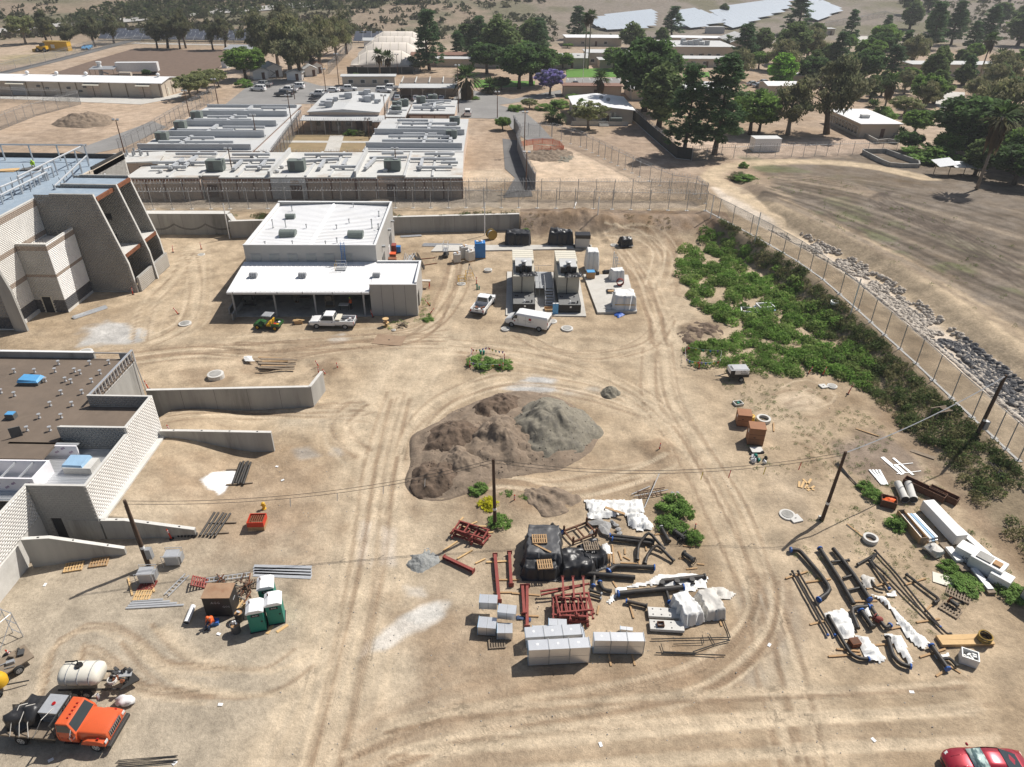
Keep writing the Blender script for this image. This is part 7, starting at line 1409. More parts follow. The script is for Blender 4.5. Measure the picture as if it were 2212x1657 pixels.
FEN('razor wire fence before the courtyard hall porch',[V3((-53,179.5,2.7)),V3((-27,181,2.7))],3.4,3.4);FEN('outer fence along the perimeter road',[D(262,340),D(330,300),D(400,255),D(450,225),D(470,215)],3.2,3.3);FEN('fence across the back of the lot behind the courtyard hall',[V3((-56,205,2.7)),V3((-53,212,2.7)),V3((-36,212,2.7)),V3((-33,190,2.7))],3.2,3.3)
FEN('high fence crossing the dirt lot beside the warehouse yard',[W(0,0,1130),W(0,300,1010),W(0,700,905)],3.2,4.0,mesh='chainlink_dense');FEN('high fence before the warehouse bays',[W(0,0,870),W(0,250,885),W(0,520,890),W(0,700,900)],3.2,4.0);FEN('long fence beside the grey field track',[W(0,0,640),W(0,400,545),W(0,820,430),W(0,1220,375)],3.0,8,mesh='chainlink_dense');FEN('fence behind the eucalyptus row',[W(0,1220,375),W(0,1700,385),W(0,2200,395)],2.6,8)
FEN('fence beside the sand track to the tents',[W(10,630,640),W(10,740,520),W(10,830,420)],3.0,6,mesh='chainlink_dense');FEN('fence before the frame tents with dark screen',[W(10,790,640),W(10,1060,645),W(10,1360,640)],2.4,4,mesh='dark_slats',wire=False)
FEN('fence on the far solar slope',[W(30,480,250),W(30,800,190),W(30,1000,150),W(30,1300,225)],3,7);FEN('gate fence across the asphalt road',[W(20,60,1190),W(20,140,1180),W(20,340,1190)],2.8,3)
def LPO(base,topy,lab,t,mat='rust_post'):
 p=W(t,*base);mid=hgt(p,Q(t,0,topy)[1])
 o=TH('lamp_pole',lab,'lamp pole',p,0,'flood lamp poles');K(o,'pole',mat,(0,0,-.1),(0,0,mid),.14,.09,7);K(o,'cross_arm',mat,(-.5,0,mid),(.5,0,mid),.05,n=5)
 for s in(-1,1):BX(o,'flood_lamp','galv_dull',(s*.45,-.15,mid+.15),(.5,.4,.3),0,0,.5)
for t_,b,ty,lb in[(0,(1085,1355),1040,'tall flood lamp pole beside the guardhouse'),(0,(1645,1035),790,'flood lamp pole at the perimeter road bend'),(0,(1885,900),690,'flood lamp pole at the warehouse end of the fence'),(0,(2040,1650),1290,'flood lamp pole before the first brown door of the long cell block'),(10,(323,1180),830,'flood lamp pole at the outer courtyard corner'),(10,(988,1315),1030,'flood lamp pole over the courtyard dry grass'),(10,(1128,1175),830,'flood lamp pole at the hall porch end'),(10,(1225,1640),1290,'flood lamp pole beside the last brown door of the long cell block'),(10,(607,820),600,'dark lamp pole in the parking lot'),(10,(717,735),470,'lamp pole at the modular office end'),(10,(1225,645),475,'lamp pole before the frame tents'),(10,(1750,975),570,'tall dark lamp pole at the carport end'),(10,(2085,1020),800,'dark lamp pole on the asphalt apron'),(20,(105,1340),975,'dark lamp pole beside the orange netting'),(20,(120,1645),1320,'dark lamp pole at the fence corner of the asphalt strip'),(10,(22,1290),1000,'flood lamp pole behind the stepped cell block'),(0,(765,1400),1260,'short flood lamp pole behind the blue deck frames'),(10,(335,860),740,'lamp pole beside the dark grey pickup')]:LPO(b,ty,lb,t_)
p=W(20,605,790);o=TH('flag_pole','thin white pole standing in the campus lot','pole',p);K(o,'pole','white_paint',(0,0,0),(0,0,11),.1,.06,7);MB().blob((0,0,11.1),.15,8,6,0).ob('finial','white_paint',o)
for t_,a,b,lb in[(21,(2095,440),(2140,185),'white marker post beside the drainage fence, farther one'),(31,(712,1060),(785,760),'white marker post leaning beside the drainage fence, nearer one'),(21,(1712,230),(1745,35),'thin white post at the fence corner'),(21,(735,255),(742,50),'thin pale post on the earth bank'),(11,(1975,380),(1972,95),'white post standing before the long retaining wall'),(1,(1985,405),(1930,105),'white post leaning at the retaining wall corner')]:
 p=W(t_,*a);mid=hgt(p,Q(t_,*b)[1])
 o=TH('marker_post',lb,'post',p);K(o,'shaft','white_paint',(0,0,-.2),(.05,0,mid),.085,n=7);K(o,'cap','galv_dull',(.05,0,mid),(.05,0,mid+.12),.1,.03,7)
p,q=W(21,460,355),W(21,553,120);o=TH('white_pole','long white pole leaning up the earth bank','pole',p);K(o,'shaft','white_paint',(0,0,.1),(q.x-p.x,q.y-p.y,q.z-p.z+.6),.09,n=7);K(o,'shoe','galv_dull',(0,0,.0),(0,0,.2),.14,n=7)
M('plate_rust',(.30,.21,.14),.8,.1,var=.15,scale=2,stain=(.22,.14,.085),stain_amt=.6)
# ---- small builders for the yard
def pipe(lab,pts,r,mat='pipe_black',caps=(),name='steel_pipe',cat='pipe',n=9,grp=None,step=.35,smooth=True):
 pts=[V3(p)for p in pts];t=TH(name,lab,cat,pts[0],0,grp);P=[p-pts[0]for p in pts];P2=[P[0]]
 for a,b,c in zip(P[:-2],P[1:-1],P[2:]):
  e=min(r*3.2,(b-a).length*.45,(c-b).length*.45);u=b+(a-b).normalized()*e;v=b+(c-b).normalized()*e;P2+=[u,(u+v)/2*.5+b*.5,v]
 P2.append(P[-1]);MB().tube(P2,r,n).ob('barrel',mat,t,50)
 for i,mt in caps:
  a,b=(P2[0],P2[1])if i==0 else(P2[-1],P2[-2]);d=(a-b).normalized();K(t,'flange',mt,a-d*.05,a+d*.06,r*1.35,n=10)
 return t
def beam(lab,a,b,w=.2,mat='red_primer',plate=.34,grp=None,z=.0,name='steel_beam'):
 a=V3(a);b=V3(b);d=b-a;L=d.length;t=TH(name,lab,'beam',a+UZ(z),0,grp);t.rotation_euler=(0,-atan2(d.z,V3((d.x,d.y)).length),atan2(d.y,d.x))
 m=MB();m.bz(0,L,-w/2,w/2,0,.03);m.bz(0,L,-.015,.015,.03,w-.03);m.bz(0,L,-w/2,w/2,w-.03,w);m.ob('shaft',mat,t)
 for x in(0,L):B(t,'end_plate',mat,x-.02,x+.02,-plate/2,plate/2,w/2-plate/2,w/2+plate/2)
 return t
def PK(lab,a,b,w=.14,th=.07,mat='wood',grp=None,name='timber_plank',z=0):
 a=V3(a);b=V3(b);d=b-a;m=MB();m.bz(0,d.length,-w/2,w/2,0,th);o=m.ob(name,mat,lab=lab,cat='plank',group=grp);o.location=a+UZ(z+.01);o.rotation_euler=(0,-atan2(d.z,V3((d.x,d.y)).length),atan2(d.y,d.x));return o
def PAL(lab,p,rz=0,mat='wood_new',z=0,tilt=0,L=1.2,Wd=1.0,n=7):
 t=TH('wooden_pallet',lab,'pallet',V3(p)+UZ(z),rz);t.rotation_euler=(0,tilt,rz)
 for k in range(n):B(t,'slat',mat,-L/2+k*(L-.1)/(n-1),-L/2+.1+k*(L-.1)/(n-1),-Wd/2,Wd/2,.115,.14)
 for y in(-Wd/2+.05,0,Wd/2-.05):B(t,'stringer',mat,-L/2,L/2,y-.04,y+.04,.02,.114)
 for k in range(3):B(t,'bottom_slat',mat,-L/2+k*(L-.1)/2,-L/2+.1+k*(L-.1)/2,-Wd/2,Wd/2,0,.019)
 return t
def DEL(lab,p,tilt=(0,0),base=True,z=0):
 t=TH('delineator_post',lab,'bollard',V3(p)+UZ(z),0,'orange delineator posts');t.rotation_euler=(tilt[0],tilt[1],0);K(t,'post','red_orange',(0,0,.05),(0,0,1.05),.06,n=8);K(t,'handle','red_orange',(0,0,1.05),(0,0,1.14),.035,n=6)
 for zz in(.72,.9):K(t,'reflective_band','white_plastic',(0,0,zz),(0,0,zz+.08),.066,n=8)
 if base:K(t,'base','rubber',(0,0,0),(0,0,.07),.22,.16,10)
 return t
def COV(name,lab,p,rz,L,Wd,H,mat,seed=0,skirt=.45,cat='tarp',sag=.1,lump=.0,ridge=.0):
 n=34;u=np.linspace(-1,1,n);U,V=np.meshgrid(u,u);x=U*(L/2+skirt);y=V*(Wd/2+skirt)
 d=np.maximum(np.abs(x)-L/2,np.abs(y)-Wd/2);a=np.arctan2(y,x);fold=.10*np.sin(a*9+seed)+.06*np.sin(a*17+seed*2)
 top=H*(1+lump*(fbm(x+seed*5,y,.9,seed,2)-.5)*2-ridge*np.abs(y)/(Wd/2)*.5)-sag*(fbm(x,y+seed,.5,seed,2)-.3)
 z=top*SS(.20+fold,.0,d)+.05*fbm(x,y,.25,seed+3,2)+.02
 x=x+np.where(d>0,fold*.6,0)*np.sign(U);v=np.stack([x.ravel(),y.ravel(),z.ravel()],1);q=(np.arange(n-1)[:,None]*n+np.arange(n-1)[None]).ravel()
 o=FNP(name,v,np.stack([q,q+1,q+n+1,q+n],1),mat,smooth=True,lab=lab,cat=cat);o.location=p;o.rotation_euler=(0,0,rz);return o
def CU(lab,px,t,mat='poly_white',h=.18,seed=0,name='plastic_sheet',cat='sheeting',res=.16,z0=.02):
 P=[W(t,*p)for p in px];poly=[(p.x,p.y)for p in P];xs=[p[0]for p in poly];ys=[p[1]for p in poly];X0,X1,Y0,Y1=min(xs),max(xs),min(ys),max(ys);nx=int((X1-X0)/res)+2;ny=int((Y1-Y0)/res)+2
 x,y=np.meshgrid(np.linspace(X0,X1,nx),np.linspace(Y0,Y1,ny));x=x.ravel();y=y.ravel();dd=PDI(poly,x,y)+(fbm(x,y,.5,seed,2)-.5)*.35;ok=dd<.05
 w=np.abs(fbm(x+.35*VN(x,y,.6,seed),y,.42,seed,3)-.5)*2;zz=hz(x,y)+z0+h*(1-w)**2*SS(.1,-.5,dd)+.25*h*fbm(x,y,.14,seed+5,1);idx=-np.ones(len(x),int);idx[ok]=np.arange(ok.sum())
 q=(np.arange(ny-1)[:,None]*nx+np.arange(nx-1)[None]).ravel();Q4=np.stack([q,q+1,q+nx+1,q+nx],1);Q4=idx[Q4];Q4=Q4[(Q4>=0).all(1)]
 return FNP(name,np.stack([x,y,zz],1)[ok],Q4,mat,smooth=True,lab=lab,cat=cat)
def HEA(name,lab,px,H,mat,seed=0,peak=None,p=1.25,rough=.16,t=None,cat='mound',clods=0):
 P=[W(t,*q)for q in px];c=sum(P,V3())/len(P);pk=W(t,*peak)if peak else c;ns,nr=90,30;V=[];pts=[(q.x-pk.x,q.y-pk.y)for q in P];ang=[atan2(b,a)for a,b in pts];rad=[hypot(a,b)for a,b in pts];o=np.argsort(ang);A=np.array(ang)[o];Rr=np.array(rad)[o]
 th=np.linspace(-pi,pi,ns,endpoint=False);rr=np.interp(th,np.concatenate([A-2*pi,A,A+2*pi]),np.tile(Rr,3));rr=(rr+np.roll(rr,1)+np.roll(rr,-1))/3*(.96+.16*VN(np.cos(th)*3,np.sin(th)*3,1,seed))
 rho=np.linspace(0,1,nr)**.85;x=pk.x+np.cos(th)[None]*rr[None]*rho[:,None];y=pk.y+np.sin(th)[None]*rr[None]*rho[:,None]
 z=H*(1-rho[:,None])**p*(1-.25*np.exp(-(rho[:,None]/.15)**2))+(fbm(x,y,1.8,seed,4)-.5)*rough*H*3.2*(1-rho[:,None])**.5*np.minimum(1,rho[:,None]*4+.3)+(fbm(x,y,.7,seed+2,3)-.5)*.7*(rho[:,None]<.97)
 z=z+hz(x,y)-.12*rho[:,None]**6;v=np.stack([x.ravel(),y.ravel(),z.ravel()],1);F=[]
 for i in range(nr-1):j=np.arange(ns);F.append(np.stack([i*ns+j,i*ns+(j+1)%ns,(i+1)*ns+(j+1)%ns,(i+1)*ns+j],1))
 ob_=FNP(name,v,np.concatenate(F),mat,smooth=True,lab=lab,cat=cat)
 if clods:SCS('clod',ob_,[(float(x[i,j]),float(y[i,j]),float(z[i,j]))for i,j in zip(nrs.randint(10,nr,clods),nrs.randint(0,ns,clods))],(.03,.11),mat,seed)
 return ob_
_stone=[]
def STM():
 if not _stone:
  for s in range(5):
   o=MB().blob((0,0,0),(1,.8,.55),6,3,.45,s+2).ob('stone','stone_grey');_stone.append(o.data);bpy.data.objects.remove(o)
 return _stone
def SCS(name,parent,pts,rng,mat,seed,split=0):
 S=STM();r=NRS(seed+50);V=[];F=[];off=0;C=[]
 for(x,y,z)in pts:
  me=S[r.randint(5)];n=len(me.vertices);c=np.empty(n*3);me.vertices.foreach_get('co',c);c=c.reshape(-1,3)*r.uniform(*rng);a=r.uniform(0,6.28);R2=np.array([[cos(a),-sin(a)],[sin(a),cos(a)]]);c[:,:2]=c[:,:2]@R2.T;V.append(c+[x,y,z])
  f=np.empty(len(me.loops),int);me.loops.foreach_get('vertex_index',f);F.append(f.reshape(-1,4)+off);off+=n
 o=FNP(name,np.concatenate(V),np.concatenate(F),mat,parent,kind='stuff')
 return o
 # ---- generator yard
def generator(lab,x0,y0,rz):
 t=TH('generator_set',lab,'generator',(x0,y0,.18),rz);w=3.05
 B(t,'fuel_tank','gen_black',0,w,0,12,.05,1.15);B(t,'tank_top','gen_grey',.06,w-.06,.05,3.75,1.153,1.19)
 e=MB().ext([(.05,3.9,1.19),(.05,12,1.19),(.05,12,3.9),(.05,4.35,3.9),(.05,3.62,3.7),(.05,3.55,2.4),(.05,3.72,1.7)],(w-.1,0,0)).ob('enclosure','gen_tan',t)
 B(e,'panel_band','gen_black',.2,w-.2,3.555,3.60,2.42,2.45)
 for x in(.1,w-.14):B(e,'corner_trim','cream',x,x+.05,3.9,12.01,3.9,3.95)
 B(t,'roof_deck','cream',0,w,7.9,12.05,3.95,4.35);B(t,'roof_hood','roof_grey',.35,w-.35,4.9,7.88,3.93,4.75);
 for k in range(5):B(t,'roof_rib','gen_tan',.02,w-.02,8.2+k*.75,8.28+k*.75,4.351,4.37)
 for k in range(3):x=.45+k*.78;B(t,'radiator_box','gen_black',x,x+.55,4.42,4.88,3.92,4.75 if k!=1 else 5.0)
 K(t,'exhaust_stack','galv_dull',(w/2,5.4,4.75),(w/2,5.4,5.2),.3,n=10);MB().lathe([(.42,0),(.42,.1),(.2,.16)],12,(w/2,5.4,5.2)).ob('rain_cap','galv',t)
 K(t,'vent_pipe','ink',(w*.42,3.5,1.2),(w*.42,3.5,4.0),.05,n=6)
 for x,h,mt in((w*.52,.35,'white_plastic'),(w*.85,.35,'gen_black'),(w*.6,.15,'ink'),(w*.66,.15,'ink'),(w*.72,.15,'ink'),(.4,.1,'ink'),(.65,.1,'ink'),(2.3,.1,'ink')):K(t,'fitting',mt,(x,.55 if h>.12 else 2.6,1.19),(x,.55 if h>.12 else 2.6,1.19+h),.11,n=8)
 B(t,'warning_tag','sign_white',w*.5,w*.58,-.02,-.003,.75,1.0);B(t,'filler_box','gen_black',.3,.8,7,8,1.3,2.2)
 for k in range(6):B(t,'louvre','gen_black',w-.049,w-.03,5+k*1.1,5.8+k*1.1,1.6,3.2)
 COV('black_sheet','%s black plastic sheet draped over the generator front, %s'%(('torn','beside the white pickup')if rz<9 and x0<0 else('bunched','beside the wrapped crates')),V3((x0+2.1,y0+4.0,4.05)),.1,1.5,.9,.18,'tarp_black',int(x0*3)%9,.45,lump=.8);return t
M('gen_grey',(.17,.17,.165),.7,0,var=.12,stain=(.10,.095,.08),stain_amt=.5)
g=W(21,400,1058);generator('tan generator on a black tank, the one next to the steps and wrapped crates',g.x,g.y,R(1));generator('tan generator on a black tank, the one next to the white pickup',g.x-6.25,g.y+.1,R(1))
m=MB();m.bz(g.x-7.2,g.x+3.75,g.y-.85,g.y+14.2,-.2,.18);m.ob('equipment_slab','slab',kind='structure',lab='concrete slab under the two generators')
P4=[W(21,*q)for q in((615,730),(1000,735),(1078,1052),(738,1062))];MB().prism([(p.x,p.y)for p in P4],-.2,.32).ob('equipment_slab','slab',kind='structure',lab='long bare concrete slab with wrapped crates')
P4=[W(21,*q)for q in((-700,525),(680,500),(690,470),(-650,470))];MB().prism([(p.x,p.y)for p in P4],-.2,.2).ob('equipment_slab','slab',kind='structure',lab='narrow slab behind the generators')
t=TH('access_stairs','galvanised stairs and platform between the two generators','stairs',(g.x-3.0,g.y+1.8,.18),R(1))
B(t,'platform','galv_dull',0,2.6,3.6,9.5,1.15,1.25)
for k in range(6):B(t,'tread','galv',1.35,2.45,.2+k*.55,.55+k*.55,.15+k*.19,.19+k*.19)
for x in(1.3,2.5):
 TB(t,'handrail','galv',[(x,.2,1.0),(x,3.5,2.2),(x,6,2.25)],.03,5);TB(t,'stringer','galv_dull',[(x,.1,.1),(x,3.6,1.2)],.05,5)
 for y,z in((.2,0),(1.8,.5),(3.5,1.2),(6,1.2)):K(t,'rail_post','galv',(x,y,z),(x,y,z+1.05),.03,n=5)
for x in(0,.6):
 for y in(3.7,6,9):K(t,'rail_post','galv',(x,y,0),(x,y,2.3),.035,n=5)
TB(t,'handrail','galv',[(0,3.7,2.3),(0,9.4,2.3),(2.6,9.4,2.3)],.03,5)
for lb,c,L,Wd,H,mt,sk,lu,rz in[('tall white wrapped cabinet with a red and yellow strap',(690,690),1.6,1.9,3.0,'poly_white',.25,.04,0),('small white wrapped machine on the bare slab',(905,790),1.7,1.5,1.7,'poly_white',.3,.15,.1),('large white wrapped crate with a yellow strap at the slab corner',(965,1030),2.7,2.3,2.1,'poly_white',.35,.05,0),('black tarpaulin over low cabinets behind the pickup side generator',(50,470),3.8,2.0,2.0,'tarp_black',.25,.15,0),('black tarpaulin with pale top behind the steps side generator',(420,470),3.6,1.8,2.2,'tarp_black',.3,.2,0),('small black dome of tarpaulin on the bare earth',(985,490),1.6,1.3,1.5,'tarp_black',.35,.1,.2)]:
 p=W(21,*c);COV('wrapped_load',lb,p+V3((0,.9,.2 if c[0]<960 else .25)),rz,L,Wd,H,mt,len(lb)%7,sk,lump=lu,cat='wrapped load',ridge=.5 if 'dome' in lb else 0)
p=W(21,965,1030);o=BX(None,'crate_strap','yellow',(p.x,p.y-.42,1.1),(2.75,.03,.09));tag(o,'yellow strap around the large wrapped crate at the slab corner','strap')
p=W(21,610,500);t=TH('metal_cabinet','grey metal cabinet under a black hood behind the generators','cabinet',p+V3((-1.2,.2,.2)));B(t,'body','duct_grey',0,2.3,0,1.6,0,1.6);B(t,'hood','tarp_black',-.08,2.4,-.08,1.7,1.6,2.2);B(t,'plinth','conc',-.3,2.6,-.3,1.9,-.2,0)
p=W(21,865,690);t=TH('strut_rack','upright grey strut rack beside the wrapped cabinet','rack',p)
for k in range(3):B(t,'channel','galv',k*.28,k*.28+.14,0,.12,0,3.2-k*.4);B(t,'bracket','galv_dull',k*.28+.14,k*.28+.6,.02,.1,2.2-k*.5,2.3-k*.5)
B(t,'foot','steel_dark',-.4,1.2,-.5,.6,0,.1)
p=W(21,930,830);t=TH('hose_coil','red hose coiled between the wrapped crates','hose',p+UZ(.33))
for k in range(6):TB(t,'loop','red_primer',[(cos(a)*.5,k*.1-.2,.55+sin(a)*.5)for a in circ(15)],.055,5,closed=True)
CU('crumpled blue tarpaulin at the front of the bare slab',[(880,1030),(960,1045),(975,1075),(920,1098),(885,1075)],21,'tarp_blue',.3,3)
CU('brown and white packing paper on the slab corner',[(780,1025),(860,1000),(880,1030),(830,1045)],21,'poly_dusty',.2,4,z0=.34);CU('black plastic bunched on the bare slab',[(800,870),(880,860),(880,900),(820,905)],21,'tarp_black',.3,5,z0=.34)
for lb,c,mt,L,Wd,H in[('white carton with a blue top on the bare slab',(675,760),'cardboard',1.2,1.0,1.0),('low open wooden tray on the bare slab',(855,890),'wood',1.0,.5,.25),('black bin bag beside the strut rack',(735,735),'tarp_black',.6,.5,.5),('black machine parts heaped at the strut rack',(815,720),'tarp_black',1.6,.6,.5)]:
 p=W(21,*c);t=TH('yard_box',lb,'box',p+UZ(.33),.1);m=MB()
 if 'black' in lb:m.blob((0,0,H*.4),(L/2,Wd/2,H*.6),10,6,.4,3);m.ob('bag',mt,t,True);MB().blob((L*.3,0,H*.3),(L/4,Wd/3,H*.4),8,5,.4,5).ob('neck',mt,t)
 else:m.bz(-L/2,L/2,-Wd/2,Wd/2,0,H);m.ob('carton',mt,t,bevel=.03);B(t,'lid','skyblue' if 'blue' in lb else mt,-L/2,L/2,-Wd/2,Wd/2,H+.002,H+.06)
for k in range(2):p=W(21,362+k*22,1070);t=TH('blue_cabinet','slim blue panel standing at the steps side generator, %s of two'%('first','second')[k],'panel',p+V3((0,.2,.18)),.1);B(t,'panel','skyblue',-.2,.2,-.1,.1,0,1.5);B(t,'cap','trim_white',-.22,.22,-.12,.12,1.502,1.56)
p=W(21,330,1035);t=TH('open_crate','shallow open wooden crate on the generator slab','crate',p+UZ(.18),.1)
obox(t,'side_board','wood',.8,.5,.06,0,.35)
B(t,'base_board','wood',-.74,.74,-.44,.44,0,.05)
# ---- stores between the hall and the generators
p=W(11,2035,410);t=TH('cable_reel','yellow cable reel before the long retaining wall','reel',p+UZ(.85),R(25))
for s in(-1,1):K(t,'disc','yellow_dark',(0,s*.5-.04,0),(0,s*.5+.04,0),.85,n=18)
K(t,'cable_drum','galv',(0,-.46,0),(0,.46,0),.6,n=16)
p=W(11,1125,1165);t=TH('cable_reel','small wooden cable reel standing before the grey end bay','reel',p)
for z in(0,.55,1.1):K(t,'disc','wood_new',(0,0,z),(0,0,z+.05),.42,n=16)
K(t,'core','wood',(0,0,.05),(0,0,1.1),.2,n=12)
for lb,c,L,Wd,H,mt in[('tall stack wrapped in blue plastic',(1935,575),1.7,1.5,2.6,'blue_plastic'),('wrapped pallet load of boxes, the shortest of the three',(1735,620),1.1,1.0,1.5,'poly_dusty'),('wrapped pallet load of boxes behind the other two',(1795,585),1.2,1.0,2.0,'poly_dusty'),('wrapped pallet load of boxes next to the blue stack',(1850,605),1.2,1.1,1.7,'poly_dusty')]:
 p=W(11,*c);t=TH('wrapped_pallet',lb,'pallet load',p+V3((0,.4,0)),.15*len(lb)%1);MB().bz(-L/2,L/2,-Wd/2,Wd/2,.15,H).ob('wrapped_block',mt,t,bevel=.08);B(t,'pallet_base','wood',-L/2-.03,L/2+.03,-Wd/2-.03,Wd/2+.03,0,.145)
 for k in range(3):BX(t,'carton','cardboard' if k%2 else 'white_plastic',(-L*.2+k*.3,.1*k-.1,H+.1),(.45,.4,.2),k)
 MB().blob((0,0,H*.7),(L*.54,Wd*.54,H*.34),12,7,.12,6).ob('wrap_fold',mt,t,True)
p=W(11,1640,560);t=TH('scissor_lift','small scissor lift with rails beside the wrapped boxes','lift',p,R(88));B(t,'chassis','steel_dark',-.9,.9,-.4,.4,.15,.5);B(t,'deck','galv_dull',-.9,.9,-.4,.4,1.1,1.2)
for x in(-.85,.85):
 for y in(-.37,.37):K(t,'rail_post','galv',(x,y,1.2),(x,y,2.3),.03,n=5)
for z in(1.75,2.3):TB(t,'rail','galv',[(-.85,-.37,z),(.85,-.37,z),(.85,.37,z),(-.85,.37,z)],.03,5,closed=True)
for s in(-1,1):BX(t,'scissor_arm','steel_dark',(0,.2*s,.8),(1.6,.05,.1),0,s*.35)
WHE(t,(-.6,.6),.42,.18,.12)
def BUN(lab,a,b,n,r,mat,name='pipe_length',spread=.5,grp=None,seed=1,jit=.15,bear=True):
 a=V3(a);b=V3(b);d=(b-a);s=V3((-d.y,d.x,0)).normalized();q=RR(seed)
 for k in range(n):
  o=s*(k-(n-1)/2)*spread+d.normalized()*q.uniform(-1,1)*jit;e=s*q.uniform(-jit,jit)*.5;m=MB();A=a+o+V3((0,0,r+.06+(k%2)*.01));B_=b+o+e+UZ(r+.06);m.cyl((0,0,0),B_-A,r,n=7)
  ob_=m.ob(name,mat,lab=lab if n==1 else lab,cat='pipe',group=grp or lab);ob_.location=A
g2=W(11,1440,465),W(11,1780,470)
BUN('galvanised conduit length lying behind the wrapped boxes',g2[0],g2[1],7,.06,'galv','conduit_length',.22);BUN('galvanised conduit length in the shorter rear row of the store',W(11,1600,510),W(11,1800,500),5,.06,'galv','conduit_length',.2,seed=4);BUN('short conduit length at the foot of the retaining wall',W(11,1250,395),W(11,1430,385),4,.06,'galv','conduit_length',.2,seed=6)
BUN('pale scaffold tube in the slanting heap beside the hall',W(11,1300,620),W(11,1335,540),9,.045,'galv_dull','scaffold_tube',.12,seed=7,jit=.9);BUN('dark scaffold tube in the slanting heap beside the hall',W(11,1430,660),W(11,1370,545),10,.045,'steel_dark','scaffold_tube',.11,seed=9,jit=.9)
for lb,a,b in[('rusty channel on the earth, the longer of two',(1420,587),(1550,575)),('rusty channel on the earth, the shorter of two',(1445,640),(1565,622))]:beam(lb,W(11,*a),W(11,*b),.12,'rust',.12)
for lb,c,mt,L,Wd,H in[('maroon storage bin at the hall side',(1180,530),'red_primer',1.3,1.2,1.4),('orange topped job box at the hall side',(1175,580),'rust',1.3,1.0,.9),('low orange job box nearest the lean-to',(1182,620),'rust',1.2,.9,.8),('blue wheeled tool chest at the hall side',(1220,525),'blue_plastic',1.2,.8,1.0)]:
 p=W(11,*c);t=TH('storage_bin',lb,'bin',p,.1);MB().bz(-L/2,L/2,-Wd/2,Wd/2,.1,H).ob('box',mt,t,bevel=.03);BX(t,'lid',mt if 'topped' not in lb else 'orange',(0,0,H+.04),(L+.06,Wd+.06,.07),0,.06)
 for x in(-1,1):K(t,'caster','rubber',(x*L*.4,-Wd/2,.1),(x*L*.4,-Wd/2+.08,.1),.1,n=8)
p=W(11,1845,760);t=TH('rescue_tripod','tall tripod over the open manhole','tripod',p)
for k in range(3):a=k*2.094;K(t,'leg','galv',(cos(a)*1.1,sin(a)*1.1,0),(0,0,2.4),.045,n=6)
K(t,'head','steel_dark',(0,0,2.3),(0,0,2.55),.1,n=8)
for k,(x,y)in enumerate(((1780,790),(1845,745))):
 p=W(11,x,y);t=TH('safety_barrier','yellow folding guard around the manhole, %s'%('before the tripod','under the tripod')[k],'barrier',p,.2)
 for i in range(4):
  a=i*1.571;c=V3((cos(a),sin(a),0))*.55;s=V3((-sin(a),cos(a),0))*.5
  for z in(.5,1.0):K(t,'bar','yellow',c-s+UZ(z),c+s+UZ(z),.025,n=5)
  K(t,'post','yellow',c-s,c-s+UZ(1.05),.03,n=5)
for i,(c,lb)in enumerate([((1465,800),'red sawhorses with planks beside the grey end bay')]):
 p=W(11,*c);t=TH('sawhorse_table',lb,'sawhorse',p+V3((0,-1.2,0)))
 B(t,'board','wood',-.9,.9,-.4,.4,1.0,1.08);B(t,'board','poly_dusty',-.7,.9,-.3,.3,1.083,1.14)
 for x in(-.7,.7):
  for s in(-1,1):K(t,'leg','red_orange',(x,s*.5,0),(x,s*.1,1.0),.05,n=5)
  # ---- manholes, pits, flags, posts
def MAN(lab,t,x,y,r=.6,h=.18,mat='conc_pale',tank=False):
 p=W(t,x,y);o=TH('manhole',lab,'manhole',p);MB().lathe([(r*1.15,-.2),(r*1.15,h),(r*.95,h+.02)],18).ob('ring',mat,o);K(o,'lid','conc',(0,0,h+.022),(0,0,h+.06),r*.82,n=16);return o
for lb,t_,x,y,r,h in[('round concrete manhole on the left track loop',1,1600,1145,.7,.15),('tall round manhole collar beside the timber pit',1,1868,1605,.8,.5),('flat round manhole below the grey gravel patch',1,738,1385,.75,.05),('manhole lid near the delineator on the track loop',1,1740,545,.5,.05),('round manhole beside the cargo van wheel',11,2155,1195,.5,.2),('brown round manhole behind the cargo van',21,345,1125,.6,.12),('capped manhole between the store and the generators',11,2005,690,.55,.35),('round manhole under the guard tripod',11,1775,800,.55,.1),('lid beside the black dome tarpaulin',21,885,465,.6,.08),('square topped manhole before the cargo van',21,475,1190,.7,.2),('ring manhole with a valve beside the leaning pole',32,165,1140,.62,.12),('pale round lid at the weed edge',32,552,30,.5,.15),('white round lid in the flagged weed island',11,2090,1420,.6,.1)]:MAN(lb,t_,x,y,r,h)
for lb,t_,x,y,L,Wd in[('square concrete cover beside the ring manhole',32,235,1175,1.0,.9),('square concrete cover at the weed edge',32,475,30,.8,.8)]:
 p=W(t_,x,y);o=TH('concrete_cover',lb,'cover',p,.3);B(o,'slab','conc_pale',-L/2,L/2,-Wd/2,Wd/2,0,.15);BX(o,'lifting_eye','steel_dark',(0,0,.17),(.15,.05,.05))
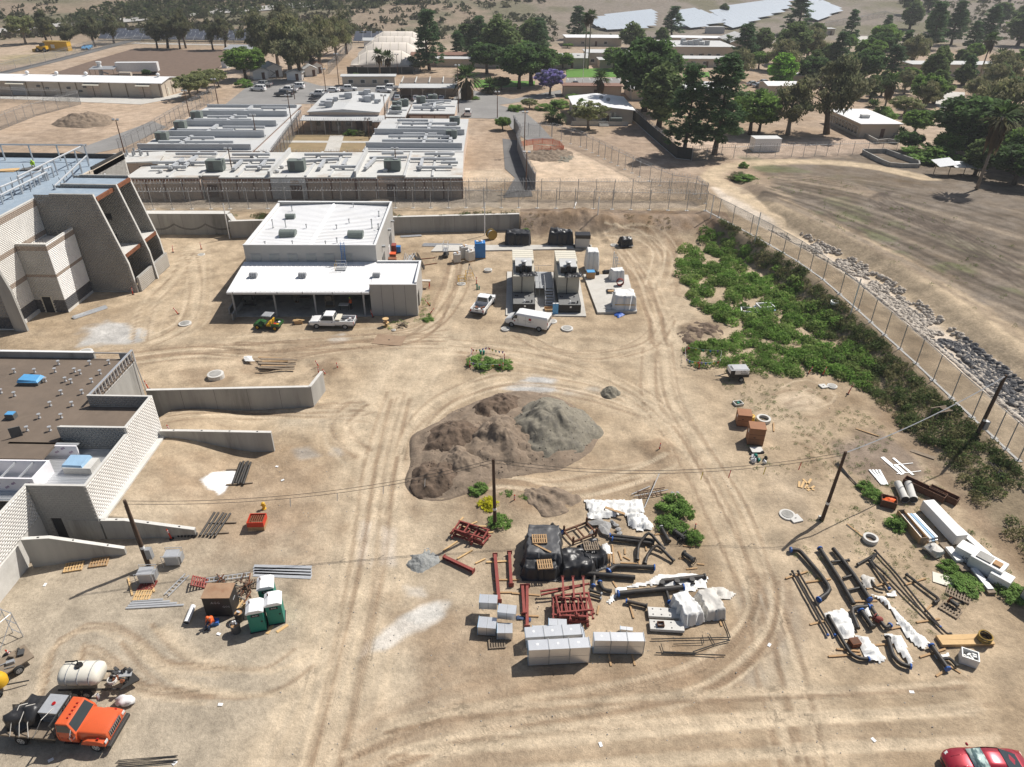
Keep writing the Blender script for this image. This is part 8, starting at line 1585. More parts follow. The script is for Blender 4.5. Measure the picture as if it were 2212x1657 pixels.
DL=[(1,1150,890,.1,.1),(1,1495,525,-.05,.1),(1,1740,498,0,0),(1,1540,1060,.2,-.3),(11,1185,440,0,0),(11,1905,800,0,0),(11,1500,985,.2,-.5),(11,1500,1060,.1,.6),(11,1010,1085,0,-.2),(11,548,1525,.1,-.3),(11,545,1590,0,0),(11,612,1600,.1,-.3),(11,712,1550,0,-.1),(11,1865,1420,0,0),(11,1848,1535,0,0),(11,2145,1470,0,0),(11,2133,1550,0,0),(21,1490,1395,0,.3),(21,1613,1530,0,0),(31,345,1575,.2,.2),(31,470,1585,0,.2),(32,688,95,0,.2),(22,1268,595,0,.05),(22,1573,1295,0,0),(2,1483,440,0,-.2),(2,1483,1345,0,-.15),(2,1285,50,0,-.2),(2,1165,75,0,.6),(3,130,725,.1,-.2),(22,20,1045,0,0)]
LBL=['at the corner of the sloped fin','beside the low fin wall','on the track loop towards the retaining wall','tilted on the track loop','at the far hall door','beside the guard tripod','leaning before the sawhorses','fallen half over before the end bay','at the end bay corner','tilted at the small board pit','upright at the small board pit','leaning over the small board pit','alone at the far side of the board pit','at the back of the flagged weed island','at the front of the flagged weed island','behind the white lid of the weed island','at the near corner of the weed island','leaning at the flag line in the weeds','at the near flag corner in the weeds','leaning among the weeds by the tyre','second among the weeds by the tyre','at the weed edge above the cracked mud','on the small mound in the yard','beside the dark weed clump','above the wing wall soil','leaning on the sloping wing wall','behind the long high wall','lying down behind the long high wall','beside the flat trailer','in the rubble below the middle pole']
for(t_,x,y,a,b),lb in zip(DL,LBL):
 DEL('orange delineator post '+lb,W(t_,x,y),(a,b))
def flags(lab,px,t,z=1.0,n=5):
 P=[W(t,*p)+UZ(z)for p in px];o=TH('flag_line',lab,'bunting',P[0]);m=MB();pts=[]
 for a,b in zip(P[:-1],P[1:]):
  for k in range(5):u=k/5;pts.append(a.lerp(b,u)-V3((0,0,.35*4*u*(1-u)*.5)))
 pts.append(P[-1]);m.tube(pts,.012,4);OW(m,'cord','white_plastic',o);cs=['flag_red','flag_yellow','flag_green','flag_blue','flag_purple']
 for k in range(n*(len(P)-1)):
  u=(k+.5)/(n*(len(P)-1))*(len(pts)-1);i=int(u);q=pts[i].lerp(pts[min(i+1,len(pts)-1)],u-i);d=(pts[min(i+1,len(pts)-1)]-pts[i]).normalized()*.15;m=MB();A,C,E=q-d,q+d,q-V3((0,.04,.36));N=V3((0,.01,0));m.add([A,C,E,A+N,C+N,E+N],[(0,1,2),(5,4,3),(0,3,4,1),(1,4,5,2),(2,5,3,0)]);OW(m,'pennant',cs[k%5],o)
flags('coloured pennants around the weed island before the slab',[(1848,1535),(1865,1420),(2000,1400),(2145,1440),(2133,1550),(1848,1535)],11,.95,5);flags('coloured pennants strung through the green weeds',[(1490,1500),(1490,1395),(1800,1430),(1790,1520),(1613,1530),(1490,1500)],21,.95,5)
p=W(11,1940,1425);t=TH('drain_stub','pair of green pipe stubs in the flagged weed island','pipe',p)
for k in range(2):K(t,'stub','green_toilet',(k*.35,0,0),(k*.35+.05,0,.8),.14,n=10)
p=W(11,1910,845);t=TH('drain_stub','green pipe stubs beside the guard tripod','pipe',p)
for k in range(2):K(t,'stub','green_toilet',(k*.3,0,0),(k*.3,0,.7-k*.2),.11,n=9)
p=W(11,615,1580);t=TH('pit_board','plywood sheet over the small pit','board',p,.4);BX(t,'sheet','wood_new',(0,0,.1),(1.9,1.3,.04),0,.06);BX(t,'batten','wood',(0,0,.05),(1.7,.1,.05))
p=W(11,1150,1285);t=TH('steel_plate','large rusty road plate lying before the reel','plate',p,R(-8));B(t,'plate','plate_rust',-1.9,1.9,-1.3,1.3,.02,.06);B(t,'lifting_lug','steel_dark',-.1,.1,-.05,.05,.062,.1)
for k in range(9):
 a=W(11,20+(k%4)*12,1440+k*12);PK('weathered board in the shallow timber pit',a,a+V3((3.0+(k%3)*.7,-.3+.12*(k%4),.05)),.25,.06,'wood_old' if k%3 else 'wood','boards in the timber pit','weathered_board',.1+.05*(k%3))
p=W(11,1250,1165);t=TH('pallet_scrap','broken pallets tossed beside the small reel','pallet',p)
for k in range(10):BX(t,'slat','wood_old',(ru(-.6,.6),ru(-.4,.4),.1+k*.045),(1.3,.12,.03),ru(0,3),ru(-.2,.2))
p=W(11,370,1140);t=TH('scrap_crate','small crate of offcuts between the cart and the pickup','crate',p,.2)
obox(t,'side_board','wood',.5,.4,.05,0,.5)
for k in range(4):BX(t,'offcut','wood_new',(ru(-.3,.3),ru(-.2,.2),.52),(1.0,.15,.04),ru(-.4,.4),.1)
t=TH('deck_bundle','short bundle of grey metal deck sheets beside the fin building','deck sheets',W(1,620,1100),head(W(1,620,1100),W(1,880,1015)))
for k in range(4):BX(t,'sheet','galv_bright',(2.3+.15*(k%2),.1*k-.2,.06+k*.05),(4.4,.55,.04),.01*k)
p=W(11,1160,1185);MAN('capped pipe at the end of the reel curve',11,1190,1200,.25,.1)
CU('small heap of white rubbish in the shallow pit',[(2100,1430),(2180,1425),(2200,1470),(2120,1470)],1,'poly_white',.3,6)
# ---- spoil heaps
HEA('soil_mound','broad low apron of loose soil under all the mounds',[(880,1060),(895,1000),(915,930),(1010,885),(1060,855),(1180,855),(1290,905),(1305,945),(1240,995),(1150,1020),(1060,1045),(1000,1070),(930,1085)],1.1,'soil_tan',15,(1070,965),.55,.5,clods=260)
HEA('gravel_mound','grey crushed rock mound in the middle of the yard',[(1110,895),(1180,862),(1240,880),(1285,912),(1297,935),(1270,965),(1220,992),(1150,1004),(1108,985),(1085,940)],3.3,'gravel_grey',1,(1190,935),.95,.12,clods=160)
HEA('soil_mound','tan clayey soil mound joined to the grey rock mound',[(1040,925),(1090,895),(1130,930),(1150,1010),(1100,1030),(1040,1030),(1000,985)],2.6,'soil_tan',2,(1088,960),.9,.28,clods=120)
HEA('soil_mound','dark brown soil mound behind the hollow',[(1015,895),(1055,862),(1120,858),(1125,895),(1060,912),(1020,910)],1.7,'soil_brown',3,(1080,880),.9,.25,clods=60)
HEA('soil_mound','low brown soil mound nearest the haul road',[(882,1045),(900,1008),(955,995),(1000,1012),(988,1060),(930,1076),(888,1068)],1.5,'soil_brown',4,(945,1035),.8,.25,clods=80)
HEA('soil_mound','long lumpy brown soil ridge behind the low mound',[(905,985),(918,935),(970,915),(1035,905),(1065,940),(1015,985),(955,1000)],1.9,'soil_brown',5,(985,950),.9,.25,clods=90)
HEA('soil_mound','pale grey silt streak mound between the brown mounds',[(990,1048),(958,990),(985,960),(1015,985),(1035,1040),(1010,1060)],2.0,'soil_tan',6,(995,1000),1.0,.2)
HEA('gravel_mound','small flat heap of blue grey gravel beside the red beams',[(876,1215),(900,1190),(930,1185),(950,1195),(930,1230),(905,1240),(880,1230)],.5,'gravel_blue',7,(912,1212),1.0,.1)
HEA('gravel_mound','small round grey gravel heap beyond the rock mound',[(1298,845),(1312,834),(1335,840),(1335,856),(1312,862),(1298,856)],.9,'gravel_grey',8,(1316,850),1.0,.08)
HEA('soil_mound','long brown soil mound on the far dirt lot',[(515,1100),(620,1020),(800,1000),(960,1050),(900,1095),(700,1105)],2.6,'soil_tan',9,(740,1060),.8,.2,0)
HEA('soil_mound','dark disturbed soil mound at the edge of the weeds',[(1460,720),(1490,700),(1550,700),(1560,720),(1530,742),(1480,745)],.7,'soil_brown',10,None,.8,.4)
HEA('soil_mound','low ridge of dug soil before the plastic sheeting',[(1090,1045),(1160,1060),(1260,1085),(1230,1105),(1130,1090),(1070,1065)],.6,'soil_tan',11,None,.8,.4)
HEA('soil_mound','low dirt heap around the orange netting pit',[(1130,345),(1150,328),(1230,325),(1235,338),(1180,350)],.9,'soil_tan',12,None,.8,.4);HEA('gravel_mound','small grey stone heap beside the orange netting',[(1188,345),(1200,335),(1235,335),(1240,345),(1210,352)],.5,'gravel_grey',13)
FEN('torn orange safety netting around the dug pit',[W(20,75,1270),W(20,180,1250),W(20,260,1245),W(20,350,1250),W(20,410,1270),W(20,445,1310),W(20,330,1315),W(20,185,1300)],1.3,2.5,'snow_fence','safety_netting',False,False,.05,'orange',rail=False)
# ---- utility poles and wires
def upole(lab,base,H,tilt,t=None,trans=False):
 p=W(t,*base);o=TH('utility_pole',lab,'utility pole',p);o.rotation_euler=(tilt[0],tilt[1],0);MB().cyl((0,0,-.3),(0,0,H),.17,.12,10).ob('shaft','pole_wood',o,60);K(o,'tag_band','sign_white',(0,0,1.9),(0,0,2.15),.165,n=10);K(o,'insulator','steel_dark',(-.15,0,H-.25),(.15,0,H-.25),.04,n=6)
 if trans:B(o,'meter_box','galv_dull',.17,.6,-.2,.2,.9,1.9);TB(o,'conduit','steel_dark',[(-.2,0,.2),(-.2,0,2.5),(-.16,.05,H-.6)],.05,5)
 return p+V3((tilt[1]*H,-tilt[0]*H,H*.985))
tops=[upole('leaning wooden utility pole beside the grey transformers',(322,1222),6.9,(0,-.015),None,True),upole('wooden utility pole beside the yellow flowering bush',(1069,1137),7.35,(0,-.02),None),upole('wooden utility pole standing in the weedy sand',(1774.5,1124),7.6,(0,.02),None),upole('wooden utility pole with a meter box beside the drainage fence',(1800,458),7.2,(0,.04),32,True)]
def wire(lab,a,b,sag,r=.022,mat='steel_dark',tags=()):
 o=TH('overhead_wire',lab,'wire',a);P=[a.lerp(b,u)-V3((0,0,sag*4*u*(1-u)))for u in np.linspace(0,1,15)];TB(o,'cable',mat,[p-a for p in P],r,4)
 for u,mt in tags:q=a.lerp(b,u)-V3((0,0,sag*4*u*(1-u)))-a;BX(o,'streamer',mt,(q.x,q.y,q.z-.4),(.06,.03,.8),.3,.1)
for k in range(2):
 s=V3((0,.05,-.32*k));nm=('upper','lower')[k]
 wire(nm+' wire from the transformer pole to the middle pole',tops[0]+s,tops[1]+s,1.3,tags=[(.42,'poly_white'),(.55,'poly_white'),(.68,'poly_white'),(.8,'poly_white')]if k else());wire(nm+' wire from the middle pole across the yard',tops[1]+s,tops[2]+s,1.5,tags=[(.6,'flag_yellow'),(.68,'flag_red'),(.78,'flag_yellow'),(.88,'flag_red')]if k else())
wire('thick twisted wire up to the pole at the drainage fence',tops[2],tops[3],.6,.05,'galv_dull');wire('guy wire off toward the neighbouring lot',tops[3],tops[3]+V3((22,-6,0)),.4)
CU('bright blue tarpaulin over stores on the far dirt lot',[(700,440),(705,415),(760,408),(815,412),(800,432),(740,440)],0,'skyblue',1.2,9,res=.7)
# ---- pipe and steel laydown in the middle
def at(t,*q):return[W(t,*p)for p in q]
def pp(lab,t,r,pts,caps='',mat='pipe_black',z=0,n=9,name='steel_pipe'):
 r*=.82
 mm={'b':'flange_blue','d':'steel_dark','g':'galv_dull','r':'red_primer'};P=[W(t,*p[:2],r+.12+z+(p[2]if len(p)>2 else 0))for p in pts]
 return pipe(lab,P,r,mat,[(i,mm[c])for i,c in enumerate(caps)if c in mm],name,n=n)
def pl(t,lst,lab,grp,mat='wood',w=.13,th=.09,z=0):
 for a,b in lst:PK(lab,W(t,*a),W(t,*b),w,th,mat,grp,z=z)
for lb,t,a,b,w in[('red steel beam alone beside the small gravel heap',12,(1625,1520),(1880,1640),.26),('red steel column lying beside the black tarp stack',12,(2065,1500),(2100,1900),.26),('red steel column, the short one next to the tarp stack',12,(2190,1480),(2205,1760),.24),('paired red column below the tarp stack, first',23,(90,110),(105,355),.22),('paired red column below the tarp stack, second',23,(130,110),(130,465),.22)]:beam(lb,W(t,*a),W(t,*b),w,plate=.42,z=.12)
def FRS(lab,c,t,rz,L,Wd,lv,seed,n=5):
 p=W(t,*c);r=RR(seed)
 for k in range(lv):
  o=TH('steel_trestle','%s, %s layer'%(lab,['lowest','second','third','fourth','top','sixth'][k]),'steel frame',p+V3((r.uniform(-.2,.2),r.uniform(-.2,.2),.1+k*.17)),rz+r.uniform(-.15,.15))
  for y in(-Wd/2,Wd/2):B(o,'rail','red_primer',-L/2,L/2,y-.06,y+.06,0,.14)
  for i in range(n):
   x=-L/2+.1+i*(L-.2)/(n-1);B(o,'rung','red_primer',x-.055,x+.055,-Wd/2+.062,Wd/2-.062,.01,.13);
   if i%2==0:B(o,'stub','red_primer',x-.05,x+.05,-Wd/2-.35,-Wd/2-.062,.02,.12);B(o,'stub_plate','red_primer',x-.1,x+.1,-Wd/2-.38,-Wd/2-.35,-.03,.17)
FRS('red welded frame in the loose stack below the gravel heap',(1870,1330),12,R(-22),2.9,1.1,4,3,4);FRS('red welded frame in the tall stack behind the ducts',(510,330),23,R(2),2.7,1.6,6,4,5)
for k in range(3):beam('red upright post laid over the tall frame stack, %s'%('first','second','third')[k],W(23,430+k*88,110,1.1),W(23,440+k*88,300,1.15),.14,plate=.26)
for a,b,k in(((245,185),(660,150),'upper'),((250,215),(610,165),'lower')):beam('long red rail slanting behind the tall frame stack, %s one'%k,W(23,*a,.5),W(23,*b,.9),.12,plate=.2)
pl(12,[((1680,1300),(1790,1160)),((1700,1290),(1910,1200)),((1620,1450),(1740,1370)),((1740,1520),(1870,1445)),((1895,1560),(1980,1520)),((1990,1550),(2190,1540)),((1770,1320),(2050,1290)),((1920,1240),(1990,1240))],'loose timber bearer around the red frames','timber bearers by the red steel','wood_new')
pl(23,[((-160,155),(0,155)),((-160,45),(60,45)),((-100,350),(230,360)),((0,160),(240,180)),((-90,335),(10,340)),((815,600),(855,790)),((1015,600),(1060,785)),((735,345),(750,270)),((1000,200),(1050,375)),((870,60),(905,115)),((1780,360),(1810,445)),((620,480),(640,250))],'timber bearer under the steel and ducts','timber bearers by the ducts','wood')
t=TH('pipe_cradle','brown steel cradle frame beside the white sheeting','frame',W(22,585,1310),R(28))
for y in(-.75,.75):B(t,'rail','rust_box',-1.2,1.2,y-.07,y+.07,.25,.4)
for x in(-1.15,0,1.15):B(t,'cross_rail','rust_box',x-.06,x+.06,-.67,.67,.26,.39)
for x in(-1.15,1.15):
 for y in(-.75,.75):B(t,'stanchion','rust_box',x-.07,x+.07,y-.07,y+.07,.401,.9);B(t,'foot','rust_box',x-.07,x+.07,y-.07,y+.07,0,.249)
p=W(22,260,1580);COV('tarp_stack','tall stack under a dusty black tarpaulin with pallets on top',p+V3((.1,1.4,0)),R(-2),2.6,3.4,1.7,'tarp_grey',2,.3,'tarp',.15,.05);p=W(22,240,1640);COV('tarp_stack','lower step of the black tarpaulin stack in front',p+V3((.05,.1,0)),0,2.5,1.3,1.1,'tarp_black',3,.35,'tarp',.1,.1)
PAL('old pallet lying on the back of the tall tarpaulin',W(22,228,1395)+V3((0,-1.2,1.75)),.05,'wood');PAL('old pallet lying on the front step of the tall tarpaulin',W(22,275,1600)+V3((0,-.8,1.22)),.1,'wood');PK('single board lying across the tall tarpaulin',W(22,185,1440,1.72)+V3((0,-1.1,0)),W(22,325,1510,1.72)+V3((0,-1.1,0)),.15,.05)
p=W(22,600,1640);COV('tarp_stack','low lumpy load under shiny black plastic',p+V3((-.4,.7,0)),.15,2.3,2.0,1.15,'tarp_black',5,.5,'tarp',.2,.2);p=W(22,690,1560);COV('tarp_stack','black plastic lump with a grey pallet behind the low load',p+V3((0,.5,0)),.4,1.6,1.8,1.1,'tarp_black',7,.5,'tarp',.2,.3);PAL('grey pallet perched on the black plastic',W(22,665,1430)+V3((0,-.9,1.15)),.1,'wood_old');CU('white plastic twisted beside the black plastic',[(760,1390),(820,1385),(870,1480),(800,1490)],22,'poly_white',.4,8)
pl(22,[((815,1470),(840,1640)),((835,1465),(850,1630)),((850,1470),(830,1650)),((865,1400),(880,1560)),((920,1450),(945,1530)),((940,1555),(1080,1560)),((960,1500),(1020,1530)),((1095,1470),(1100,1600)),((1155,1410),(1160,1450)),((1440,1515),(1480,1515)),((1600,1565),(1660,1570)),((1505,1610),(1600,1600)),((975,1430),(975,1480)),((1480,1408),(1575,1412)),((1230,1310),(1345,1302)),((1420,1125),(1425,1185))],'short scrap of timber among the black pipes','timber scraps among the pipes','wood',.12,.08)
pp('black pipe with a blue wrapped end, the rear one of the parallel pair',22,.2,[(845,1335),(1230,1380)],'b-');pp('black pipe of the parallel pair with pipe stubs, nearer one',22,.2,[(865,1365),(1225,1405)],'b-')
pp('black spool bent like an arch standing on the sand',22,.16,[(1080,1540),(1085,1430,.2),(1170,1350,.7),(1310,1450)],'dd');pp('second arched black spool crossing the first',22,.16,[(1145,1575),(1165,1500),(1240,1435,.4),(1390,1550)],'dd')
pp('short fat black pipe at the brown cradle',22,.2,[(345,1245),(435,1305)],'db',n=12);pp('short fat black pipe beside the weeds',22,.2,[(1285,1265),(1350,1385)],'gd',n=12)
pp('long fat black pipe with a flange nearest the tarpaulin',22,.24,[(830,1645),(880,1600),(1225,1615)],'bb',n=12);pp('fat black pipe reaching out of the tarpaulins with an elbow',23,.24,[(600,5),(1060,45)],'d-',n=12);pp('black branch pipe dropping from the fat pipe',23,.17,[(710,10),(700,110)],'db');pp('black bent pipe with a blue flange below the fat pipe',23,.2,[(755,85),(780,150),(860,160)],'b-',n=11)
pp('large black header pipe wrapped at both ends with blue',23,.26,[(915,185),(1475,130)],'bb',n=12);pp('black drop leg of the large header pipe',23,.16,[(1325,140),(1355,250)],'db');pp('long black header with dark valves on white sheeting',23,.23,[(1290,75),(1660,35)],'-d',n=12)
for k,x in enumerate((1290,1420,1550)):p=W(23,x,95-k*12);t=TH('pipe_valve','dark valve hanging under the long header, %s along'%('first','second','third')[k],'valve',p+UZ(.2));K(t,'body','steel_dark',(0,0,-.15),(0,0,.3),.22,n=10);K(t,'bonnet','steel_dark',(0,-.3,.1),(0,.1,.1),.12,n=8);K(t,'hand_wheel','steel_dark',(0,-.36,.1),(0,-.32,.1),.2,n=10)
pp('short flanged black tee lying on a timber',23,.17,[(985,245),(1160,285)],'bd',n=11);pp('small green pipe fitting behind the red frames, upper',23,.13,[(675,150),(770,180)],'dg');pp('small green pipe fitting behind the red frames, lower',23,.13,[(670,190),(765,220)],'dg')
for lb,x,y,t_ in[('gate valve with a hand wheel on timbers',1520,1520,22),('tangle of black valves beside the weed clump',1440,1330,22)]:
 p=W(t_,x,y);t=TH('gate_valve',lb,'valve',p,R(-50));K(t,'body','steel_dark',(-.5,0,.3),(.5,0,.3),.2,n=10);K(t,'bonnet','steel_dark',(0,0,.3),(.7,-.2,.4),.12,n=8);TB(t,'hand_wheel','steel_dark',[(.75,-.2+.26*cos(a),.42+.26*sin(a))for a in circ(13)],.025,5,closed=True)
 for x_ in(-.5,.5):K(t,'flange','steel_dark',(x_-.04,0,.3),(x_+.04,0,.3),.3,n=12)
 if 'tangle' in lb:
  for k in range(5):K(t,'spindle','steel_dark',(ru(-.7,.7),ru(-.5,.5),.1),(ru(-.8,.8),ru(-.8,.8),.5),.06,n=6)
for k,(a,b)in enumerate((((1200,565),(1885,550)),((1240,683),(1840,705)),((1300,675),(1590,685)),((1880,545),(1815,370)),((1560,675),(1750,610)),((1750,610),(1880,575)),((1390,608),(1655,597)),((1285,605),(1305,675)),((1640,530),(1655,595)),((1700,520),(1750,610)))):pp('thin dark pipe in the loose set below the wrapped pallets, %s'%['longest','nearest','doubled one','standing off alone','slanting','short slanting','thin short','shortest stub','small bent','small crossing'][k],23,.05 if k<6 else .035,[a,b],n=6)
CU('white plastic sheeting spread over a flat load behind the weeds',[(620,1010),(760,1015),(900,1020),(1120,1010),(1140,1120),(960,1150),(800,1180),(660,1180)],22,'poly_white',.5,11);CU('white plastic bunched at the end of the flat sheeting',[(970,1130),(1150,1130),(1180,1190),(1235,1250),(1180,1285),(1080,1285),(990,1240)],22,'poly_white',.6,12);PK('brown board weighing down the white sheeting',W(22,800,1110,.5),W(22,970,1165,.45),.25,.06,'wood');CU('long white plastic trailing under the headers',[(800,250),(900,120),(1150,60),(1250,0),(1560,-10),(1690,20),(1680,120),(1480,170),(1250,90),(1000,120),(840,270)],23,'poly_white',.3,13)
p=W(23,1530,420);COV('wrapped_load','tall load under clear white plastic beside the concrete lids',p+V3((-.1,1.0,0)),R(18),1.3,2.2,1.15,'poly_white',4,.22,'wrapped load',.2,.2);p=W(23,1700,370);COV('wrapped_load','dusty grey load under plastic next to the clear one',p+V3((.25,.9,0)),R(8),1.3,2.0,1.05,'poly_dusty',6,.22,'wrapped load',.15,.15);CU('dusty plastic trailing behind the grey load',[(1690,120),(1830,110),(1930,165),(1880,220),(1790,225)],23,'poly_dusty',.35,14)
for lb,y in(('grey concrete vault lid with six sockets, farther one',350),('grey concrete vault lid with a small crate on it, nearer one',460)):
 p=W(23,1315+(y-350)*.15,y);t=TH('vault_lid',lb,'concrete lid',p,R(-3));MB().bz(-1.25,1.25,-.45,.45,.12,.38).ob('slab','conc_pale',t,bevel=.03)
 for k in range(6):K(t,'socket','ink',(-.9+(k%3)*.62,-.25+(k//3)*.5,.375),(-.9+(k%3)*.62,-.25+(k//3)*.5,.39),.06,n=8)
 for x in(-.9,.9):B(t,'bearer','wood_old',x-.07,x+.07,-.45,.45,0,.119)
p=W(23,1278,462);t=TH('small_crate','small brown crate on the nearer vault lid','crate',p+UZ(.4));
obox(t,'side_board','rust_box',.25,.2,.04,0,.2)
def ductrun(lab,a,b,w,h,t,z=.12,n=3,rz0=None,film=True):
 a,b=W(t,*a),W(t,*b);d=b-a;o=TH('sheet_duct',lab,'duct',a+UZ(z),head(a,b));L=V3((d.x,d.y)).length/n
 for k in range(n):
  s=B(o,'section','galv_bright',k*L+.012,(k+1)*L-.012,0,w,0,h);B(s,'flange','galv_dull',(k+1)*L-.03,(k+1)*L+.03-(.025 if k==n-1 else 0),-.04,w+.04,-.0,h+.04)
  B(s,'sticker','sign_white',k*L+L*.4,k*L+L*.5,w*.45,w*.65,h+.001,h+.006)
 if film:
  for x in(-.02,n*L+.005):B(o,'end_film','film_blue',x,x+.015,0,w,0,h)
 return o
ductrun('large silver duct, rear row of the near stack',(125,640),(625,610),.95,.75,23,.12);ductrun('large silver duct, lower front row of the near stack',(140,792),(665,765),.85,.8,23,.12);ductrun('large silver duct, upper front row of the near stack',(140,792),(665,765),.85,.8,23,.95);ductrun('silver duct lying on top of the rear row',(115,640),(600,610),.9,.35,23,.9)
ductrun('silver duct pair beside the near stack, lower piece',(700,685),(1130,690),.75,.75,23,.1);ductrun('silver duct pair beside the near stack, upper piece',(700,685),(1130,690),.75,.6,23,.88)
for lb,x,y,L,Wd,H,z,t_ in[('small silver duct box on pallets, the top one',2010,330,1.3,.8,.7,.9,13),('silver duct box below the top box',2000,480,1.3,1.0,.8,.1,13),('tilted silver duct box leaning on the others',2170,410,1.3,.8,.7,.8,13),('open silver duct box at the pallet end',2150,520,1.1,.9,.7,.1,13),('bent silver duct offset behind the near stack',290,520,1.9,.5,.5,.3,23),('blue filmed duct box behind the near stack',390,485,1.3,.6,.8,.2,23),('small silver duct offcut behind the near stack',500,510,.8,.5,.5,.2,23),('pale louvre panel behind the duct pair',985,495,.9,.3,.35,.1,23)]:
 p=W(t_,x,y);t=TH('duct_box',lb,'duct',p+UZ(z),ru(-.2,.2));B(t,'casing','galv_bright',-L/2,L/2,-Wd/2,Wd/2,0,H);B(t,'rim','film_blue',-L/2-.03,-L/2-.002,-Wd/2-.03,Wd/2+.03,-.02,H+.03);B(t,'seam','galv_dull',-.02,.02,-Wd/2-.01,Wd/2+.01,-.0,H+.01)
PAL('pallet under the silver duct boxes',W(13,2080,590),.1,'wood_old');CU('dark blue plastic scraps between the ducts and red columns',[(20,345),(150,370),(165,405),(40,400)],23,'denim',.25,15)
t=TH('pipe_rack','tangled rusty pipe frame at the edge of the track','rack',W(22,1190,960),R(12))
for k in range(6):K(t,'rung','rust_post',(-1+k*.4,-.4,.15),(-.9+k*.4,.4,.2),.035,n=5)
for y in(-.4,.4):K(t,'side_rail','rust_post',(-1.3,y,.15),(1.6,y,.25),.05,n=6)
pp('long pale pole crossing the rusty pipe frame',22,.05,[(1140,1090),(1265,825,.5)],'','galv_dull',n=6);pp('pale scaffold tube beside the rusty pipe frame',22,.05,[(1030,970),(1190,900)],'','galv_dull',n=6);pp('second pale tube across the rusty pipe frame',22,.05,[(1055,985),(1345,930)],'','galv_dull',n=6)
PAL('upright broken pallet in the rubble below the middle pole',W(22,40,1150),.3,'wood',n=6)
P=[W(22,*q,.15)for q in((730,1220),(820,1260),(790,1280),(900,1240),(920,1275),(870,1215),(770,1245),(930,1310),(1430,965),(1390,970),(690,1300))]
for k,p in enumerate(P):o=SH(STM()[k%5],'boulder',p,None,k,(.8,.6,.5)if k<3 else(.35,.3,.28));tag(o,'pale broken concrete chunk in the heap beside the brown cradle' if k not in(8,9)else 'dark boulder beside the dark weed clump','rock','broken concrete chunks' if k not in(8,9)else 'dark boulders');
# ---- laydown on the right
for k,(pts,r,cp)in enumerate([([(190,1460),(260,1460),(430,1657),(540,1810),(430,1890)],.22,'bb'),([(440,1450),(600,1700),(730,1930)],.22,'b-'),([(555,1450),(720,1660),(870,1890)],.22,'-b'),([(205,1640),(350,1900),(510,2190)],.1,'db'),([(255,1640),(410,1910),(570,2190)],.1,'db'),([(515,2030),(700,2350),(780,2400),(860,2400)],.16,'db'),([(860,1950),(700,1960),(770,2140)],.2,'b-'),([(880,1950),(950,2060),(1010,2140),(1045,2110)],.18,'bb'),([(795,1990),(890,2130)],.24,'bd'),([(1025,2220),(1070,2380),(1140,2450),(1220,2470)],.2,'db'),([(1400,2290),(1540,2490)],.22,'bb'),([(1500,2400),(1560,2390),(1620,2460)],.14,'-d'),([(770,1580),(940,1480),(880,1550),(1000,1657)],.12,'dd'),([(920,1460),(1100,1657),(1300,1910),(1480,2120)],.1,'db'),([(1000,1657),(1250,1920),(1540,2180),(1570,2180)],.1,'dd'),([(1190,1670),(1330,1780),(1480,1890),(1430,1910)],.14,'dd'),([(870,1550),(1040,1790)],.13,'db'),([(870,1700),(930,1790),(1000,1800)],.12,'d-')]):
 pp('black steel pipe in the sandy laydown, '+['fat hooked one at the track end','fat straight one with a side tee','fat straight one next to the tee pipe','thin outer one of the long pair','thin inner one of the long pair','thin one curling under the plastic','stub with an elbow under plastic','spool with a red valve','short fat one with dark flange','bent hook standing alone','short one among the last timbers','small curled end piece','angled brown frame piece','long thin one across the middle','longest thin one with a hooked tip','bent one beside the pallet','short one behind the plastic','small curved one in the plastic'][k],32,r,pts,cp,n=10 if r>.15 else 7)
for a,b in(((540,1560),(690,1545)),((640,1700),(740,1670)),((670,1810),(800,1780))):pp('short black branch bridging the fat pipes at %s'%{540:'their far end',640:'their middle',670:'their near end'}[a[0]],32,.13,[a,b],'-d')
p=W(32,950,2065);t=TH('red_valve','dark red valve on the flanged spool','valve',p+UZ(.3));MB().blob((0,0,0),(.32,.26,.26),10,7,.05).ob('body','red_primer',t,True);K(t,'flange','red_primer',(-.2,.25,0),(-.24,.3,0),.3,n=10)
pl(32,[((150,1690),(340,1630)),((320,1725),(540,1695)),((360,2090),(480,2060)),((520,2365),(800,2345)),((590,2300),(790,2320)),((900,2270),(1080,2255)),((1060,2125),(1140,2110)),((720,1890),(940,1885)),((850,1780),(1040,1725)),((1180,1745),(1360,1690)),((1280,2070),(1480,2040)),((1350,1980),(1470,1860)),((1310,2370),(1530,2300)),((1450,2535),(1520,2490)),((1570,2450),(1660,2510)),((680,1220),(830,1340)),((755,395),(955,462)),((45,345),(48,420))],'timber bearer under the sandy laydown pipes','timber bearers in the sandy laydown','wood',.14,.1)
